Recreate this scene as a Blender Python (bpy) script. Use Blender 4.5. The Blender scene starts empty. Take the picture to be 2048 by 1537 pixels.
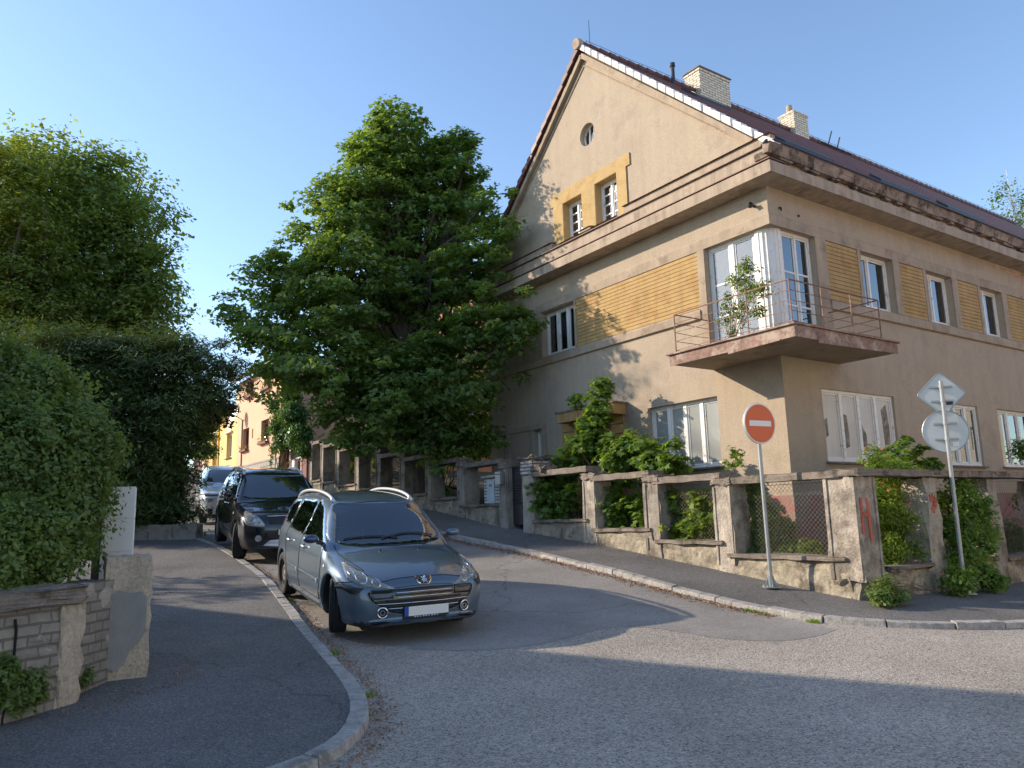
import bpy, bmesh, math, random
import numpy as np
from mathutils import Vector, Matrix
from mathutils.geometry import tessellate_polygon, delaunay_2d_cdt
from mathutils.bvhtree import BVHTree
R = math.radians
rng = np.random.default_rng(7)
random.seed(7)
scene = bpy.context.scene
COL = scene.collection

# ------------------------------------------------------------------ camera
EYE = 1.6
FPX, PITCH, ROLL = 1536.47, 0.171853, -0.0272375
cd = bpy.data.cameras.new('camera'); cam = bpy.data.objects.new('camera', cd); COL.objects.link(cam)
cd.sensor_fit = 'HORIZONTAL'; cd.sensor_width = 36.0; cd.lens = 36.0 * FPX / 2048
cd.clip_start = 0.05; cd.clip_end = 3000
cam.matrix_world = (Matrix.Translation((0, 0, EYE)) @ Matrix.Rotation(R(90) + PITCH, 4, 'X')
                    @ Matrix.Rotation(ROLL, 4, 'Z'))
scene.camera = cam

# ------------------------------------------------------------------ sun, sky, exposure
SUN_AZ, SUN_EL = R(-78.5), R(23.5)          # azimuth from +Y towards +X
sd = Vector((math.sin(SUN_AZ) * math.cos(SUN_EL), math.cos(SUN_AZ) * math.cos(SUN_EL), math.sin(SUN_EL)))
sl = bpy.data.lights.new('sun', 'SUN'); sl.energy = 2.45; sl.angle = R(0.55); sl.color = (1.0, 0.84, 0.65)
sun = bpy.data.objects.new('sun', sl); COL.objects.link(sun)
sun.rotation_euler = (-sd).to_track_quat('-Z', 'Y').to_euler()
world = bpy.data.worlds.new('World'); scene.world = world; world.use_nodes = True
nt = world.node_tree; bg = nt.nodes['Background']
sky = nt.nodes.new('ShaderNodeTexSky'); sky.sky_type = 'NISHITA'; sky.sun_disc = False
sky.sun_elevation = SUN_EL; sky.sun_rotation = SUN_AZ
sky.air_density = 1.0; sky.dust_density = 0.4; sky.ozone_density = 2.0; sky.altitude = 300
nt.links.new(sky.outputs[0], bg.inputs['Color']); bg.inputs['Strength'].default_value = 0.112
scene.view_settings.view_transform = 'Standard'; scene.view_settings.look = 'None'
scene.view_settings.exposure = 1.42; scene.view_settings.gamma = 1
scene.cycles.max_bounces = 7; scene.cycles.diffuse_bounces = 4; scene.cycles.transparent_max_bounces = 10
scene.cycles.use_adaptive_sampling = True
scene.cycles.sample_clamp_indirect = 6

# ------------------------------------------------------------------ frames of the place
YAW = 0.60195
HC = np.array([5.0075, 14.0])
dL = np.array([-math.sin(YAW), math.cos(YAW)]); dR = np.array([math.cos(YAW), math.sin(YAW)])
def H(u, v, z):                       # street/house frame -> world
    p = HC + dL * u + dR * v
    return (p[0], p[1], z)
def UV(x, y):
    d = np.array([x, y]) - HC
    return float(d @ dL), float(d @ dR)

# ------------------------------------------------------------------ mesh helpers
def link(o, parent=None):
    COL.objects.link(o)
    if parent: o.parent = parent
    return o
def tag(o, label=None, cat=None, group=None, kind=None):
    if label: o['label'] = label
    if cat: o['category'] = cat
    if group: o['group'] = group
    if kind: o['kind'] = kind
    return o
def empty(name, loc=(0, 0, 0), rz=0):
    o = bpy.data.objects.new(name, None); COL.objects.link(o)
    o.location = loc; o.rotation_euler = (0, 0, rz); o.empty_display_size = .2
    return o
def npmesh(name, V, F, mats, parent=None, smooth=False, mi=None):
    """V (n,3); F list/array of equal-size faces or list of lists"""
    me = bpy.data.meshes.new(name)
    V = np.asarray(V, dtype=np.float32)
    if isinstance(F, np.ndarray):
        k = F.shape[1]; n = F.shape[0]
        me.vertices.add(len(V)); me.vertices.foreach_set('co', V.ravel())
        me.loops.add(n * k); me.loops.foreach_set('vertex_index', F.astype(np.int32).ravel())
        me.polygons.add(n); me.polygons.foreach_set('loop_start', np.arange(0, n * k, k, dtype=np.int32))
        me.polygons.foreach_set('loop_total', np.full(n, k, dtype=np.int32))
        me.update(calc_edges=True)
    else:
        me.from_pydata([tuple(v) for v in V], [], F)
    if not isinstance(mats, (list, tuple)): mats = [mats]
    for m in mats: me.materials.append(m)
    if mi is not None: me.polygons.foreach_set('material_index', np.asarray(mi, dtype=np.int32))
    if smooth: me.polygons.foreach_set('use_smooth', np.ones(len(me.polygons), dtype=bool))
    me.update()
    return link(bpy.data.objects.new(name, me), parent)

class MB:
    def __init__(s, T=None): s.v = []; s.f = []; s.m = []; s.T = T; s.mi = 0
    def P(s, p):
        if s.T: p = s.T(*p)
        s.v.append(tuple(float(c) for c in p)); return len(s.v) - 1
    def face(s, pts):
        s.f.append([s.P(p) for p in pts]); s.m.append(s.mi)
    def box(s, a, b):
        (x0, y0, z0), (x1, y1, z1) = a, b
        i = [s.P(p) for p in ((x0,y0,z0),(x1,y0,z0),(x1,y1,z0),(x0,y1,z0),(x0,y0,z1),(x1,y0,z1),(x1,y1,z1),(x0,y1,z1))]
        for q in ((0,3,2,1),(4,5,6,7),(0,1,5,4),(1,2,6,5),(2,3,7,6),(3,0,4,7)):
            s.f.append([i[k] for k in q]); s.m.append(s.mi)
    def hexa(s, pts):               # 8 points, bottom 4 then top 4
        i = [s.P(p) for p in pts]
        for q in ((0,3,2,1),(4,5,6,7),(0,1,5,4),(1,2,6,5),(2,3,7,6),(3,0,4,7)):
            s.f.append([i[k] for k in q]); s.m.append(s.mi)
    def bar(s, p0, p1, w, h, up=(0,0,1)):
        p0 = Vector(s.T(*p0) if s.T else p0); p1 = Vector(s.T(*p1) if s.T else p1)
        d = (p1 - p0).normalized(); a = d.cross(Vector(up))
        if a.length < 1e-4: a = d.cross(Vector((1,0,0)))
        a.normalize(); b = a.cross(d).normalized()
        T, s.T = s.T, None
        q = []
        for p in (p0, p1):
            for (i, j) in ((-1,-1),(1,-1),(1,1),(-1,1)): q.append(p + a * (i*w/2) + b * (j*h/2))
        s.hexa(q); s.T = T
    def tube(s, pts, r, n=8, cap=True):
        P = [Vector(s.T(*p) if s.T else p) for p in pts]
        rr = r if isinstance(r, (list, tuple)) else [r] * len(P)
        rings = []
        prev = None
        for i, p in enumerate(P):
            d = (P[min(i+1, len(P)-1)] - P[max(i-1, 0)]).normalized()
            ref = prev if prev is not None else (Vector((0,0,1)) if abs(d.z) < .9 else Vector((1,0,0)))
            a = (ref - d * ref.dot(d))
            if a.length < 1e-5: a = Vector((1,.3,0)) - d * d.x
            a.normalize(); prev = a; b = d.cross(a)
            ring = []
            for k in range(n):
                t = 2 * math.pi * k / n
                q = p + a * (math.cos(t) * rr[i]) + b * (math.sin(t) * rr[i])
                s.v.append(tuple(q)); ring.append(len(s.v) - 1)
            rings.append(ring)
        for i in range(len(rings) - 1):
            for k in range(n):
                s.f.append([rings[i][k], rings[i][(k+1) % n], rings[i+1][(k+1) % n], rings[i+1][k]]); s.m.append(s.mi)
        if cap:
            s.f.append(rings[0][::-1]); s.m.append(s.mi); s.f.append(rings[-1]); s.m.append(s.mi)
    def disc(s, c, nrm, r, t, n=32):   # solid disc of thickness t centred at c
        c = Vector(c); d = Vector(nrm).normalized()
        s.tube([c - d * t / 2, c + d * t / 2], r, n)
    def prism(s, poly, f0, f1):        # poly [(a,b)], f0/f1 map (a,b)->point
        n = len(poly)
        A = [s.P(f0(*p)) for p in poly]; B = [s.P(f1(*p)) for p in poly]
        tri = tessellate_polygon([[Vector((p[0], p[1], 0)) for p in poly]])
        for t in tri:
            s.f.append([A[k] for k in t]); s.m.append(s.mi); s.f.append([B[k] for k in t][::-1]); s.m.append(s.mi)
        for k in range(n):
            j = (k + 1) % n
            s.f.append([A[k], A[j], B[j], B[k]]); s.m.append(s.mi)
    def build(s, name, mats, parent=None, smooth=False, recalc=True, bevel=0):
        if not isinstance(mats, (list, tuple)): mats = [mats]
        me = bpy.data.meshes.new(name); me.from_pydata(s.v, [], s.f)
        for m in mats: me.materials.append(m)
        me.polygons.foreach_set('material_index', s.m)
        if recalc:
            bm = bmesh.new(); bm.from_mesh(me)
            bmesh.ops.recalc_face_normals(bm, faces=bm.faces); bm.to_mesh(me); bm.free()
        if smooth: me.polygons.foreach_set('use_smooth', [True] * len(me.polygons))
        me.update()
        o = link(bpy.data.objects.new(name, me), parent)
        if bevel:
            b = o.modifiers.new('bevel', 'BEVEL'); b.width = bevel; b.segments = 2; b.limit_method = 'ANGLE'; b.angle_limit = R(40)
        return o
def panel(T, outer, holes, t0, t1, name, mats, parent=None):
    """flat wall in frame T(a,b,depth): outer/hole loops [(a,b)], front at depth t0, back t1, reveals in holes"""
    m = MB()
    loops = [outer] + holes
    flat = [p for l in loops for p in l]
    tri = tessellate_polygon([[Vector((p[0], p[1], 0)) for p in l] for l in loops])
    A = [m.P(T(p[0], p[1], t0)) for p in flat]; B = [m.P(T(p[0], p[1], t1)) for p in flat]
    for t in tri:
        m.f.append([A[k] for k in t]); m.m.append(0); m.f.append([B[k] for k in t][::-1]); m.m.append(0)
    o = 0
    for l in loops:
        n = len(l)
        for k in range(n):
            j = (k + 1) % n; m.f.append([A[o+k], A[o+j], B[o+j], B[o+k]]); m.m.append(0)
        o += n
    return m.build(name, mats, parent)
def rect(a0, b0, a1, b1): return [(a0, b0), (a1, b0), (a1, b1), (a0, b1)]

# ------------------------------------------------------------------ materials
def newmat(name):
    m = bpy.data.materials.new(name); m.use_nodes = True
    n = m.node_tree.nodes; l = m.node_tree.links
    return m, n, l, n['Principled BSDF']
def mat(name, col, rough=.7, metal=0, spec=.5, coat=0, var=0, vscale=3, bump=0, bscale=60, bdist=.004, stain=None, sscale=1.2, samt=.5, stretch=None, ior=None, streak=0):
    """one colour with soft variation, a shaped stain colour and bump"""
    m, n, l, b = newmat(name)
    b.inputs['Roughness'].default_value = rough; b.inputs['Metallic'].default_value = metal
    b.inputs['Specular IOR Level'].default_value = spec
    if ior: b.inputs['IOR'].default_value = ior
    if coat: b.inputs['Coat Weight'].default_value = coat; b.inputs['Coat Roughness'].default_value = .04
    b.inputs['Base Color'].default_value = (*col, 1)
    tc = n.new('ShaderNodeTexCoord'); src = tc.outputs['Object']
    if stretch:
        mp = n.new('ShaderNodeMapping'); mp.inputs['Scale'].default_value = stretch
        l.new(src, mp.inputs['Vector']); src = mp.outputs[0]
    last = None
    if var:
        t = n.new('ShaderNodeTexNoise'); t.inputs['Scale'].default_value = vscale; t.inputs['Detail'].default_value = 8
        t.inputs['Roughness'].default_value = .65; l.new(src, t.inputs['Vector'])
        r = n.new('ShaderNodeValToRGB'); r.color_ramp.elements[0].position = .3; r.color_ramp.elements[1].position = .7
        r.color_ramp.elements[0].color = (*[c * (1 - var) for c in col], 1)
        r.color_ramp.elements[1].color = (*[min(1, c * (1 + var)) for c in col], 1)
        l.new(t.outputs['Fac'], r.inputs[0]); last = r.outputs[0]
    if stain:
        t = n.new('ShaderNodeTexNoise'); t.inputs['Scale'].default_value = sscale; t.inputs['Detail'].default_value = 10
        t.inputs['Roughness'].default_value = .7; l.new(src, t.inputs['Vector'])
        r = n.new('ShaderNodeValToRGB'); r.color_ramp.elements[0].position = .64 - .28 * samt; r.color_ramp.elements[1].position = .70 - .18 * samt
        l.new(t.outputs['Fac'], r.inputs[0])
        mx = n.new('ShaderNodeMix'); mx.data_type = 'RGBA'
        l.new(r.outputs[0], mx.inputs['Factor'])
        if last: l.new(last, mx.inputs[6])
        else: mx.inputs[6].default_value = (*col, 1)
        mx.inputs[7].default_value = (*stain, 1); last = mx.outputs[2]
    if streak:
        mp2 = n.new('ShaderNodeMapping'); mp2.inputs['Scale'].default_value = (2.6, 2.6, .16); l.new(tc.outputs['Object'], mp2.inputs['Vector'])
        t = n.new('ShaderNodeTexNoise'); t.inputs['Scale'].default_value = 1.6; t.inputs['Detail'].default_value = 9; t.inputs['Roughness'].default_value = .7; l.new(mp2.outputs[0], t.inputs['Vector'])
        mr = n.new('ShaderNodeMapRange'); mr.inputs[1].default_value = .42; mr.inputs[2].default_value = .68; mr.inputs[3].default_value = 1.0; mr.inputs[4].default_value = 1 - streak; l.new(t.outputs['Fac'], mr.inputs[0])
        mx = n.new('ShaderNodeMix'); mx.data_type = 'RGBA'; mx.blend_type = 'MULTIPLY'; mx.inputs['Factor'].default_value = 1
        if last: l.new(last, mx.inputs[6])
        else: mx.inputs[6].default_value = (*col, 1)
        l.new(mr.outputs[0], mx.inputs[7]); last = mx.outputs[2]
    if bump >= .5 and metal < .3:
        t = n.new('ShaderNodeTexNoise'); t.inputs['Scale'].default_value = bscale * 1.3; t.inputs['Detail'].default_value = 4; t.inputs['Roughness'].default_value = .75; l.new(src, t.inputs['Vector'])
        mr = n.new('ShaderNodeMapRange'); mr.inputs[1].default_value = .3; mr.inputs[2].default_value = .7; mr.inputs[3].default_value = .78; mr.inputs[4].default_value = 1.2; l.new(t.outputs['Fac'], mr.inputs[0])
        mx = n.new('ShaderNodeMix'); mx.data_type = 'RGBA'; mx.blend_type = 'MULTIPLY'; mx.inputs['Factor'].default_value = 1
        if last: l.new(last, mx.inputs[6])
        else: mx.inputs[6].default_value = (*col, 1)
        l.new(mr.outputs[0], mx.inputs[7]); last = mx.outputs[2]
    if last: l.new(last, b.inputs['Base Color'])
    if bump:
        t = n.new('ShaderNodeTexNoise'); t.inputs['Scale'].default_value = bscale; t.inputs['Detail'].default_value = 5
        l.new(src, t.inputs['Vector'])
        bp = n.new('ShaderNodeBump'); bp.inputs['Strength'].default_value = bump; bp.inputs['Distance'].default_value = bdist
        l.new(t.outputs['Fac'], bp.inputs['Height']); l.new(bp.outputs[0], b.inputs['Normal'])
    return m
def brickmat(name, c1, c2, mortar, bw=.25, bh=.075, ms=.012, uvz=True, damage=None):
    m, n, l, b = newmat(name); b.inputs['Roughness'].default_value = .85
    tc = n.new('ShaderNodeTexCoord')
    # street frame u+v along wall, z up
    sx = n.new('ShaderNodeVectorRotate'); sx.rotation_type = 'Z_AXIS'; sx.inputs['Angle'].default_value = -YAW
    l.new(tc.outputs['Object'], sx.inputs['Vector'])
    sp = n.new('ShaderNodeSeparateXYZ'); l.new(sx.outputs[0], sp.inputs[0])
    ad = n.new('ShaderNodeMath'); ad.operation = 'ADD'; l.new(sp.outputs[0], ad.inputs[0]); l.new(sp.outputs[1], ad.inputs[1])
    cb = n.new('ShaderNodeCombineXYZ'); l.new(ad.outputs[0], cb.inputs[0]); l.new(sp.outputs[2], cb.inputs[1])
    nz = n.new('ShaderNodeTexNoise'); nz.inputs['Scale'].default_value = 6; l.new(cb.outputs[0], nz.inputs['Vector'])
    vm = n.new('ShaderNodeVectorMath'); vm.operation = 'SCALE'; vm.inputs['Scale'].default_value = .02; l.new(nz.outputs['Color'], vm.inputs[0])
    va = n.new('ShaderNodeVectorMath'); l.new(cb.outputs[0], va.inputs[0]); l.new(vm.outputs[0], va.inputs[1])
    br = n.new('ShaderNodeTexBrick'); br.inputs['Scale'].default_value = 1
    br.inputs['Brick Width'].default_value = bw; br.inputs['Row Height'].default_value = bh; br.inputs['Mortar Size'].default_value = ms
    br.inputs['Mortar Smooth'].default_value = .3; br.inputs['Bias'].default_value = 0
    br.inputs['Color1'].default_value = (*c1, 1); br.inputs['Color2'].default_value = (*c2, 1); br.inputs['Mortar'].default_value = (*mortar, 1)
    l.new(va.outputs[0], br.inputs['Vector'])
    n2 = n.new('ShaderNodeTexNoise'); n2.inputs['Scale'].default_value = 14; n2.inputs['Detail'].default_value = 8; l.new(tc.outputs['Object'], n2.inputs['Vector'])
    mr = n.new('ShaderNodeMapRange'); mr.inputs[3].default_value = .62; mr.inputs[4].default_value = 1.3; l.new(n2.outputs['Fac'], mr.inputs[0])
    mx = n.new('ShaderNodeMix'); mx.data_type = 'RGBA'; mx.blend_type = 'MULTIPLY'; mx.inputs['Factor'].default_value = 1
    l.new(br.outputs['Color'], mx.inputs[6]); l.new(mr.outputs[0], mx.inputs[7]); last = mx.outputs[2]
    if damage:
        n3 = n.new('ShaderNodeTexNoise'); n3.inputs['Scale'].default_value = 2.2; n3.inputs['Detail'].default_value = 9; l.new(tc.outputs['Object'], n3.inputs['Vector'])
        rp = n.new('ShaderNodeValToRGB'); rp.color_ramp.elements[0].position = damage[1]; rp.color_ramp.elements[1].position = damage[1] + .02
        l.new(n3.outputs['Fac'], rp.inputs[0])
        m2 = n.new('ShaderNodeMix'); m2.data_type = 'RGBA'; l.new(rp.outputs[0], m2.inputs['Factor']); l.new(last, m2.inputs[6]); m2.inputs[7].default_value = (*damage[0], 1); last = m2.outputs[2]
    l.new(last, b.inputs['Base Color'])
    hs = n.new('ShaderNodeMath'); hs.operation = 'MULTIPLY_ADD'; hs.inputs[1].default_value = -1; l.new(br.outputs['Fac'], hs.inputs[0])
    m4 = n.new('ShaderNodeMath'); m4.operation = 'MULTIPLY'; m4.inputs[1].default_value = .6; l.new(n2.outputs['Fac'], m4.inputs[0]); l.new(m4.outputs[0], hs.inputs[2])
    bp = n.new('ShaderNodeBump'); bp.inputs['Strength'].default_value = .7; bp.inputs['Distance'].default_value = .008
    l.new(hs.outputs[0], bp.inputs['Height']); l.new(bp.outputs[0], b.inputs['Normal'])
    return m
def asphalt(name, base, dark, light, scale, patch=.25, bstr=.6, crack=False):
    m, n, l, b = newmat(name); b.inputs['Roughness'].default_value = .86; b.inputs['Specular IOR Level'].default_value = .35
    tc = n.new('ShaderNodeTexCoord'); O = tc.outputs['Object']
    v = n.new('ShaderNodeTexVoronoi'); v.inputs['Scale'].default_value = scale; l.new(O, v.inputs['Vector'])
    sp = n.new('ShaderNodeSeparateColor'); l.new(v.outputs['Color'], sp.inputs[0])
    r = n.new('ShaderNodeValToRGB'); e = r.color_ramp.elements
    e[0].position = .0; e[0].color = (*dark, 1); e[1].position = 1; e[1].color = (*light, 1)
    x = e.new(.35); x.color = (*base, 1); x = e.new(.75); x.color = (*[c * 1.15 for c in base], 1)
    l.new(sp.outputs[0], r.inputs[0])
    big = n.new('ShaderNodeTexNoise'); big.inputs['Scale'].default_value = .55; big.inputs['Detail'].default_value = 9; big.inputs['Roughness'].default_value = .62; l.new(O, big.inputs['Vector'])
    mr = n.new('ShaderNodeMapRange'); mr.inputs[1].default_value = .3; mr.inputs[2].default_value = .7; mr.inputs[3].default_value = 1 - patch; mr.inputs[4].default_value = 1 + patch; l.new(big.outputs['Fac'], mr.inputs[0])
    mid = n.new('ShaderNodeTexNoise'); mid.inputs['Scale'].default_value = 26; mid.inputs['Detail'].default_value = 6; l.new(O, mid.inputs['Vector'])
    mr2 = n.new('ShaderNodeMapRange'); mr2.inputs[3].default_value = .68; mr2.inputs[4].default_value = 1.32; l.new(mid.outputs['Fac'], mr2.inputs[0])
    mm = n.new('ShaderNodeMath'); mm.operation = 'MULTIPLY'; l.new(mr.outputs[0], mm.inputs[0]); l.new(mr2.outputs[0], mm.inputs[1])
    mx = n.new('ShaderNodeMix'); mx.data_type = 'RGBA'; mx.blend_type = 'MULTIPLY'; mx.inputs['Factor'].default_value = 1
    l.new(r.outputs[0], mx.inputs[6]); l.new(mm.outputs[0], mx.inputs[7]); last = mx.outputs[2]
    if crack:
        wn = n.new('ShaderNodeTexNoise'); wn.inputs['Scale'].default_value = 1.3; wn.inputs['Detail'].default_value = 6; l.new(O, wn.inputs['Vector'])
        vs = n.new('ShaderNodeVectorMath'); vs.operation = 'SCALE'; vs.inputs['Scale'].default_value = 1.1; l.new(wn.outputs['Color'], vs.inputs[0])
        va = n.new('ShaderNodeVectorMath'); l.new(O, va.inputs[0]); l.new(vs.outputs[0], va.inputs[1])
        cv = n.new('ShaderNodeTexVoronoi'); cv.feature = 'DISTANCE_TO_EDGE'; cv.inputs['Scale'].default_value = .16; l.new(va.outputs[0], cv.inputs['Vector'])
        cr = n.new('ShaderNodeValToRGB'); cr.color_ramp.elements[0].position = .0; cr.color_ramp.elements[1].position = .0022
        cr.color_ramp.elements[0].color = (.62, .62, .62, 1); cr.color_ramp.elements[1].color = (1, 1, 1, 1); l.new(cv.outputs['Distance'], cr.inputs[0])
        m3 = n.new('ShaderNodeMix'); m3.data_type = 'RGBA'; m3.blend_type = 'MULTIPLY'; m3.inputs['Factor'].default_value = 1
        l.new(last, m3.inputs[6]); l.new(cr.outputs[0], m3.inputs[7]); last = m3.outputs[2]
    l.new(last, b.inputs['Base Color'])
    bp = n.new('ShaderNodeBump'); bp.inputs['Strength'].default_value = bstr; bp.inputs['Distance'].default_value = .006
    ma = n.new('ShaderNodeMath'); ma.operation = 'MULTIPLY_ADD'; ma.inputs[1].default_value = -.8
    l.new(v.outputs['Distance'], ma.inputs[0]); l.new(mid.outputs['Fac'], ma.inputs[2])
    l.new(ma.outputs[0], bp.inputs['Height']); l.new(bp.outputs[0], b.inputs['Normal'])
    return m
def leafmat(name, c0, c1, trans=.45, rough=.5, tcol=None):
    m, n, l, b = newmat(name)
    g = n.new('ShaderNodeNewGeometry'); tc = n.new('ShaderNodeTexCoord')
    r = n.new('ShaderNodeValToRGB'); r.color_ramp.elements[0].color = (*c0, 1); r.color_ramp.elements[1].color = (*c1, 1)
    nz = n.new('ShaderNodeTexNoise'); nz.inputs['Scale'].default_value = .7; nz.inputs['Detail'].default_value = 3; l.new(tc.outputs['Object'], nz.inputs['Vector'])
    ad = n.new('ShaderNodeMath'); ad.operation = 'MULTIPLY_ADD'; ad.inputs[1].default_value = .55; l.new(g.outputs['Random Per Island'], ad.inputs[0])
    m2 = n.new('ShaderNodeMath'); m2.operation = 'MULTIPLY_ADD'; m2.inputs[1].default_value = 1.4; m2.inputs[2].default_value = -.48; l.new(nz.outputs['Fac'], m2.inputs[0])
    l.new(m2.outputs[0], ad.inputs[2]); l.new(ad.outputs[0], r.inputs[0])
    l.new(r.outputs[0], b.inputs['Base Color']); b.inputs['Roughness'].default_value = rough; b.inputs['Specular IOR Level'].default_value = .35
    t = n.new('ShaderNodeBsdfTranslucent')
    hs = n.new('ShaderNodeMix'); hs.data_type = 'RGBA'; hs.blend_type = 'MULTIPLY'; hs.inputs['Factor'].default_value = 1
    l.new(r.outputs[0], hs.inputs[6]); hs.inputs[7].default_value = (*(tcol or (1.9, 1.7, .5)), 1); l.new(hs.outputs[2], t.inputs['Color'])
    mx = n.new('ShaderNodeMixShader'); mx.inputs[0].default_value = trans
    l.new(b.outputs[0], mx.inputs[1]); l.new(t.outputs[0], mx.inputs[2]); l.new(mx.outputs[0], n['Material Output'].inputs['Surface'])
    return m
def glassmat(name, tint=(.02, .03, .035), opacity=.75, rough=.02, ior=1.6):
    """pane: partly see-through tinted body under a Fresnel reflection"""
    m, n, l, b = newmat(name)
    b.inputs['Base Color'].default_value = (*tint, 1); b.inputs['Roughness'].default_value = .6
    b.inputs['Specular IOR Level'].default_value = 0
    t = n.new('ShaderNodeBsdfTransparent'); mx = n.new('ShaderNodeMixShader'); mx.inputs[0].default_value = opacity
    l.new(t.outputs[0], mx.inputs[1]); l.new(b.outputs[0], mx.inputs[2])
    g = n.new('ShaderNodeBsdfGlossy'); g.inputs['Roughness'].default_value = rough; g.inputs['Color'].default_value = (.95, .97, 1, 1)
    fr = n.new('ShaderNodeFresnel'); fr.inputs['IOR'].default_value = ior
    m2 = n.new('ShaderNodeMixShader'); l.new(fr.outputs[0], m2.inputs[0]); l.new(mx.outputs[0], m2.inputs[1]); l.new(g.outputs[0], m2.inputs[2])
    l.new(m2.outputs[0], n['Material Output'].inputs['Surface'])
    return m

# ------------------------------------------------------------------ terrain
TP = [(0,0,0),(-4,1,.0),(5,0,-.02),(-5,-8,-.2),(8,-8,-.25),(15,6,-.05),(-1.045,8.96,.26),(-3.1,12.86,.645),(-4.27,14.87,.855),(-6.4,18.86,1.28),
      (-8.45,23.3,1.62),(-10.3,27.4,2.02),(-5.5,6,.12),(-9,10,.55),(-12,16,1.2),(3.8,6.1,.12)]
def tp(u, v, z): p = H(u, v, z); TP.append(tuple(p))
for u, z in ((-2.5,.40),(-.65,.64),(1.3,.87),(3.27,1.12),(5.2,1.29),(6.1,1.38),(8.04,1.66),(9.9,1.92),(18.7,2.89)): tp(u, -2.02, z - .12)
for u, z in ((-1.87,.378),(-.05,.624),(6.19,1.214)): tp(u, -3.7, z - .12)
for v, z in ((0,.345),(2,.32),(8,.28),(16,.2)): tp(-2.5, v, z - .1)
for v, z in ((-.5,.12),(6,.05),(16,0)): tp(-5, v, z)
tp(30, -5, 3.9); tp(45, -5, 5.2); tp(30, -12, 3.8); tp(30, 8, 4.2); tp(10, 20, 1.5); tp(24, 20, 3.0); tp(10, -20, 1.4)
_P = np.array(TP)
def _phi(r2): return .5 * r2 * np.log(r2 + 1e-9)
def _fit():
    X = _P[:, :2]; n = len(X)
    A = np.zeros((n + 3, n + 3)); d2 = ((X[:, None] - X[None]) ** 2).sum(-1)
    A[:n, :n] = _phi(d2) + np.eye(n) * 3.0; A[:n, n] = 1; A[:n, n+1:] = X; A[n, :n] = 1; A[n+1:, :n] = X.T
    return np.linalg.solve(A, np.concatenate([_P[:, 2], np.zeros(3)]))
_W = _fit()
def hgt(x, y):
    x = np.asarray(x, float); y = np.asarray(y, float); sh = x.shape
    X = np.stack([np.clip(x, -70, 70).ravel(), np.clip(y, -30, 90).ravel()], 1)
    n = len(_P); out = np.empty(len(X))
    for s in range(0, len(X), 20000):
        Q = X[s:s+20000]; d2 = ((Q[:, None] - _P[None, :, :2]) ** 2).sum(-1)
        out[s:s+20000] = _phi(d2) @ _W[:n] + _W[n] + Q @ _W[n+1:]
    return np.clip(out, -2.5, 9).reshape(sh)
def h1(x, y): return float(hgt(np.array([x]), np.array([y]))[0])
def hu(u, v): p = HC + dL * u + dR * v; return h1(p[0], p[1])
# ------------------------------------------------------------------ palette
M = {}
M['road'] = asphalt('road_asphalt', (.345,.308,.265), (.115,.105,.097), (.52,.47,.41), 85, .2, 1.0)
M['patch'] = asphalt('smooth_asphalt', (.25,.235,.215), (.15,.145,.14), (.34,.32,.30), 150, .3, .35, True)
M['walk'] = asphalt('pavement_asphalt', (.135,.13,.125), (.05,.05,.052), (.27,.26,.245), 120, .3, .6, True)
M['kerb'] = mat('kerb_granite', (.33,.315,.295), .85, var=.35, vscale=9, bump=.8, bscale=35, bdist=.01, stain=(.18,.17,.155), sscale=2.5, samt=.3)
M['soil'] = mat('soil', (.07,.055,.035), .95, var=.5, vscale=5, bump=.8, bscale=20, bdist=.02, stain=(.05,.07,.02), sscale=3)
M['stucco'] = mat('tan_stucco', (.425,.345,.258), .92, streak=.09, var=.11, vscale=.9, bump=.9, bscale=42, bdist=.012, stain=(.375,.305,.23), sscale=.9, samt=.42)
M['trim'] = mat('plaster_trim', (.385,.305,.225), .9, var=.14, vscale=2.2, bump=.45, bscale=60, bdist=.006, stain=(.28,.21,.155), sscale=2, samt=.4, streak=.2)
M['cornice'] = mat('cornice_plaster', (.42,.335,.25), .9, streak=.35, var=.15, vscale=1.6, bump=.4, bscale=40, bdist=.006, stain=(.31,.23,.17), sscale=1.6, samt=.4)
M['soffit'] = mat('soffit_plaster', (.33,.25,.185), .92, var=.15, vscale=2, bump=.3, bscale=40, stain=(.2,.14,.1), sscale=1.5, samt=.35)
M['ochre'] = mat('ochre_cladding', (.45,.295,.12), .88, var=.16, vscale=2.5, bump=.6, bscale=55, bdist=.006, stain=(.40,.235,.09), sscale=2.2, samt=.42, streak=.18)
M['ochrest'] = mat('ochre_stucco', (.47,.325,.145), .9, var=.12, vscale=3, bump=.9, bscale=45, bdist=.012, stain=(.42,.25,.08), sscale=2, samt=.3)
M['white'] = mat('white_window_paint', (.78,.76,.72), .55, var=.06, vscale=4, stain=(.5,.46,.4), sscale=6, samt=.22)
M['glass'] = glassmat('window_glass', (.03,.04,.05), .30, .012, 2.3)
M['dusty'] = glassmat('dusty_glass', (.42,.43,.41), .72, .12, 1.6)
M['paleglass'] = glassmat('pale_glass', (.34,.37,.38), .45, .03, 2.0)
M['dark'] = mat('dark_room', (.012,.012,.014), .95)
M['curtain'] = mat('lace_curtain', (.70,.70,.66), .95, var=.2, vscale=8, stretch=(6,6,.6))
M['papered'] = mat('papered_pane', (.60,.565,.51), .45, var=.1, vscale=2, streak=.15)
M['rust'] = mat('rusty_steel', (.23,.12,.085), .8, var=.4, vscale=12, bump=.4, bscale=60, stain=(.33,.21,.16), sscale=7, samt=.4)
M['rustlip'] = mat('rusty_balcony_edge', (.25,.155,.125), .85, var=.4, vscale=8, bump=.7, bscale=40, bdist=.01, stain=(.42,.33,.26), sscale=2.6, samt=.5)
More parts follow.
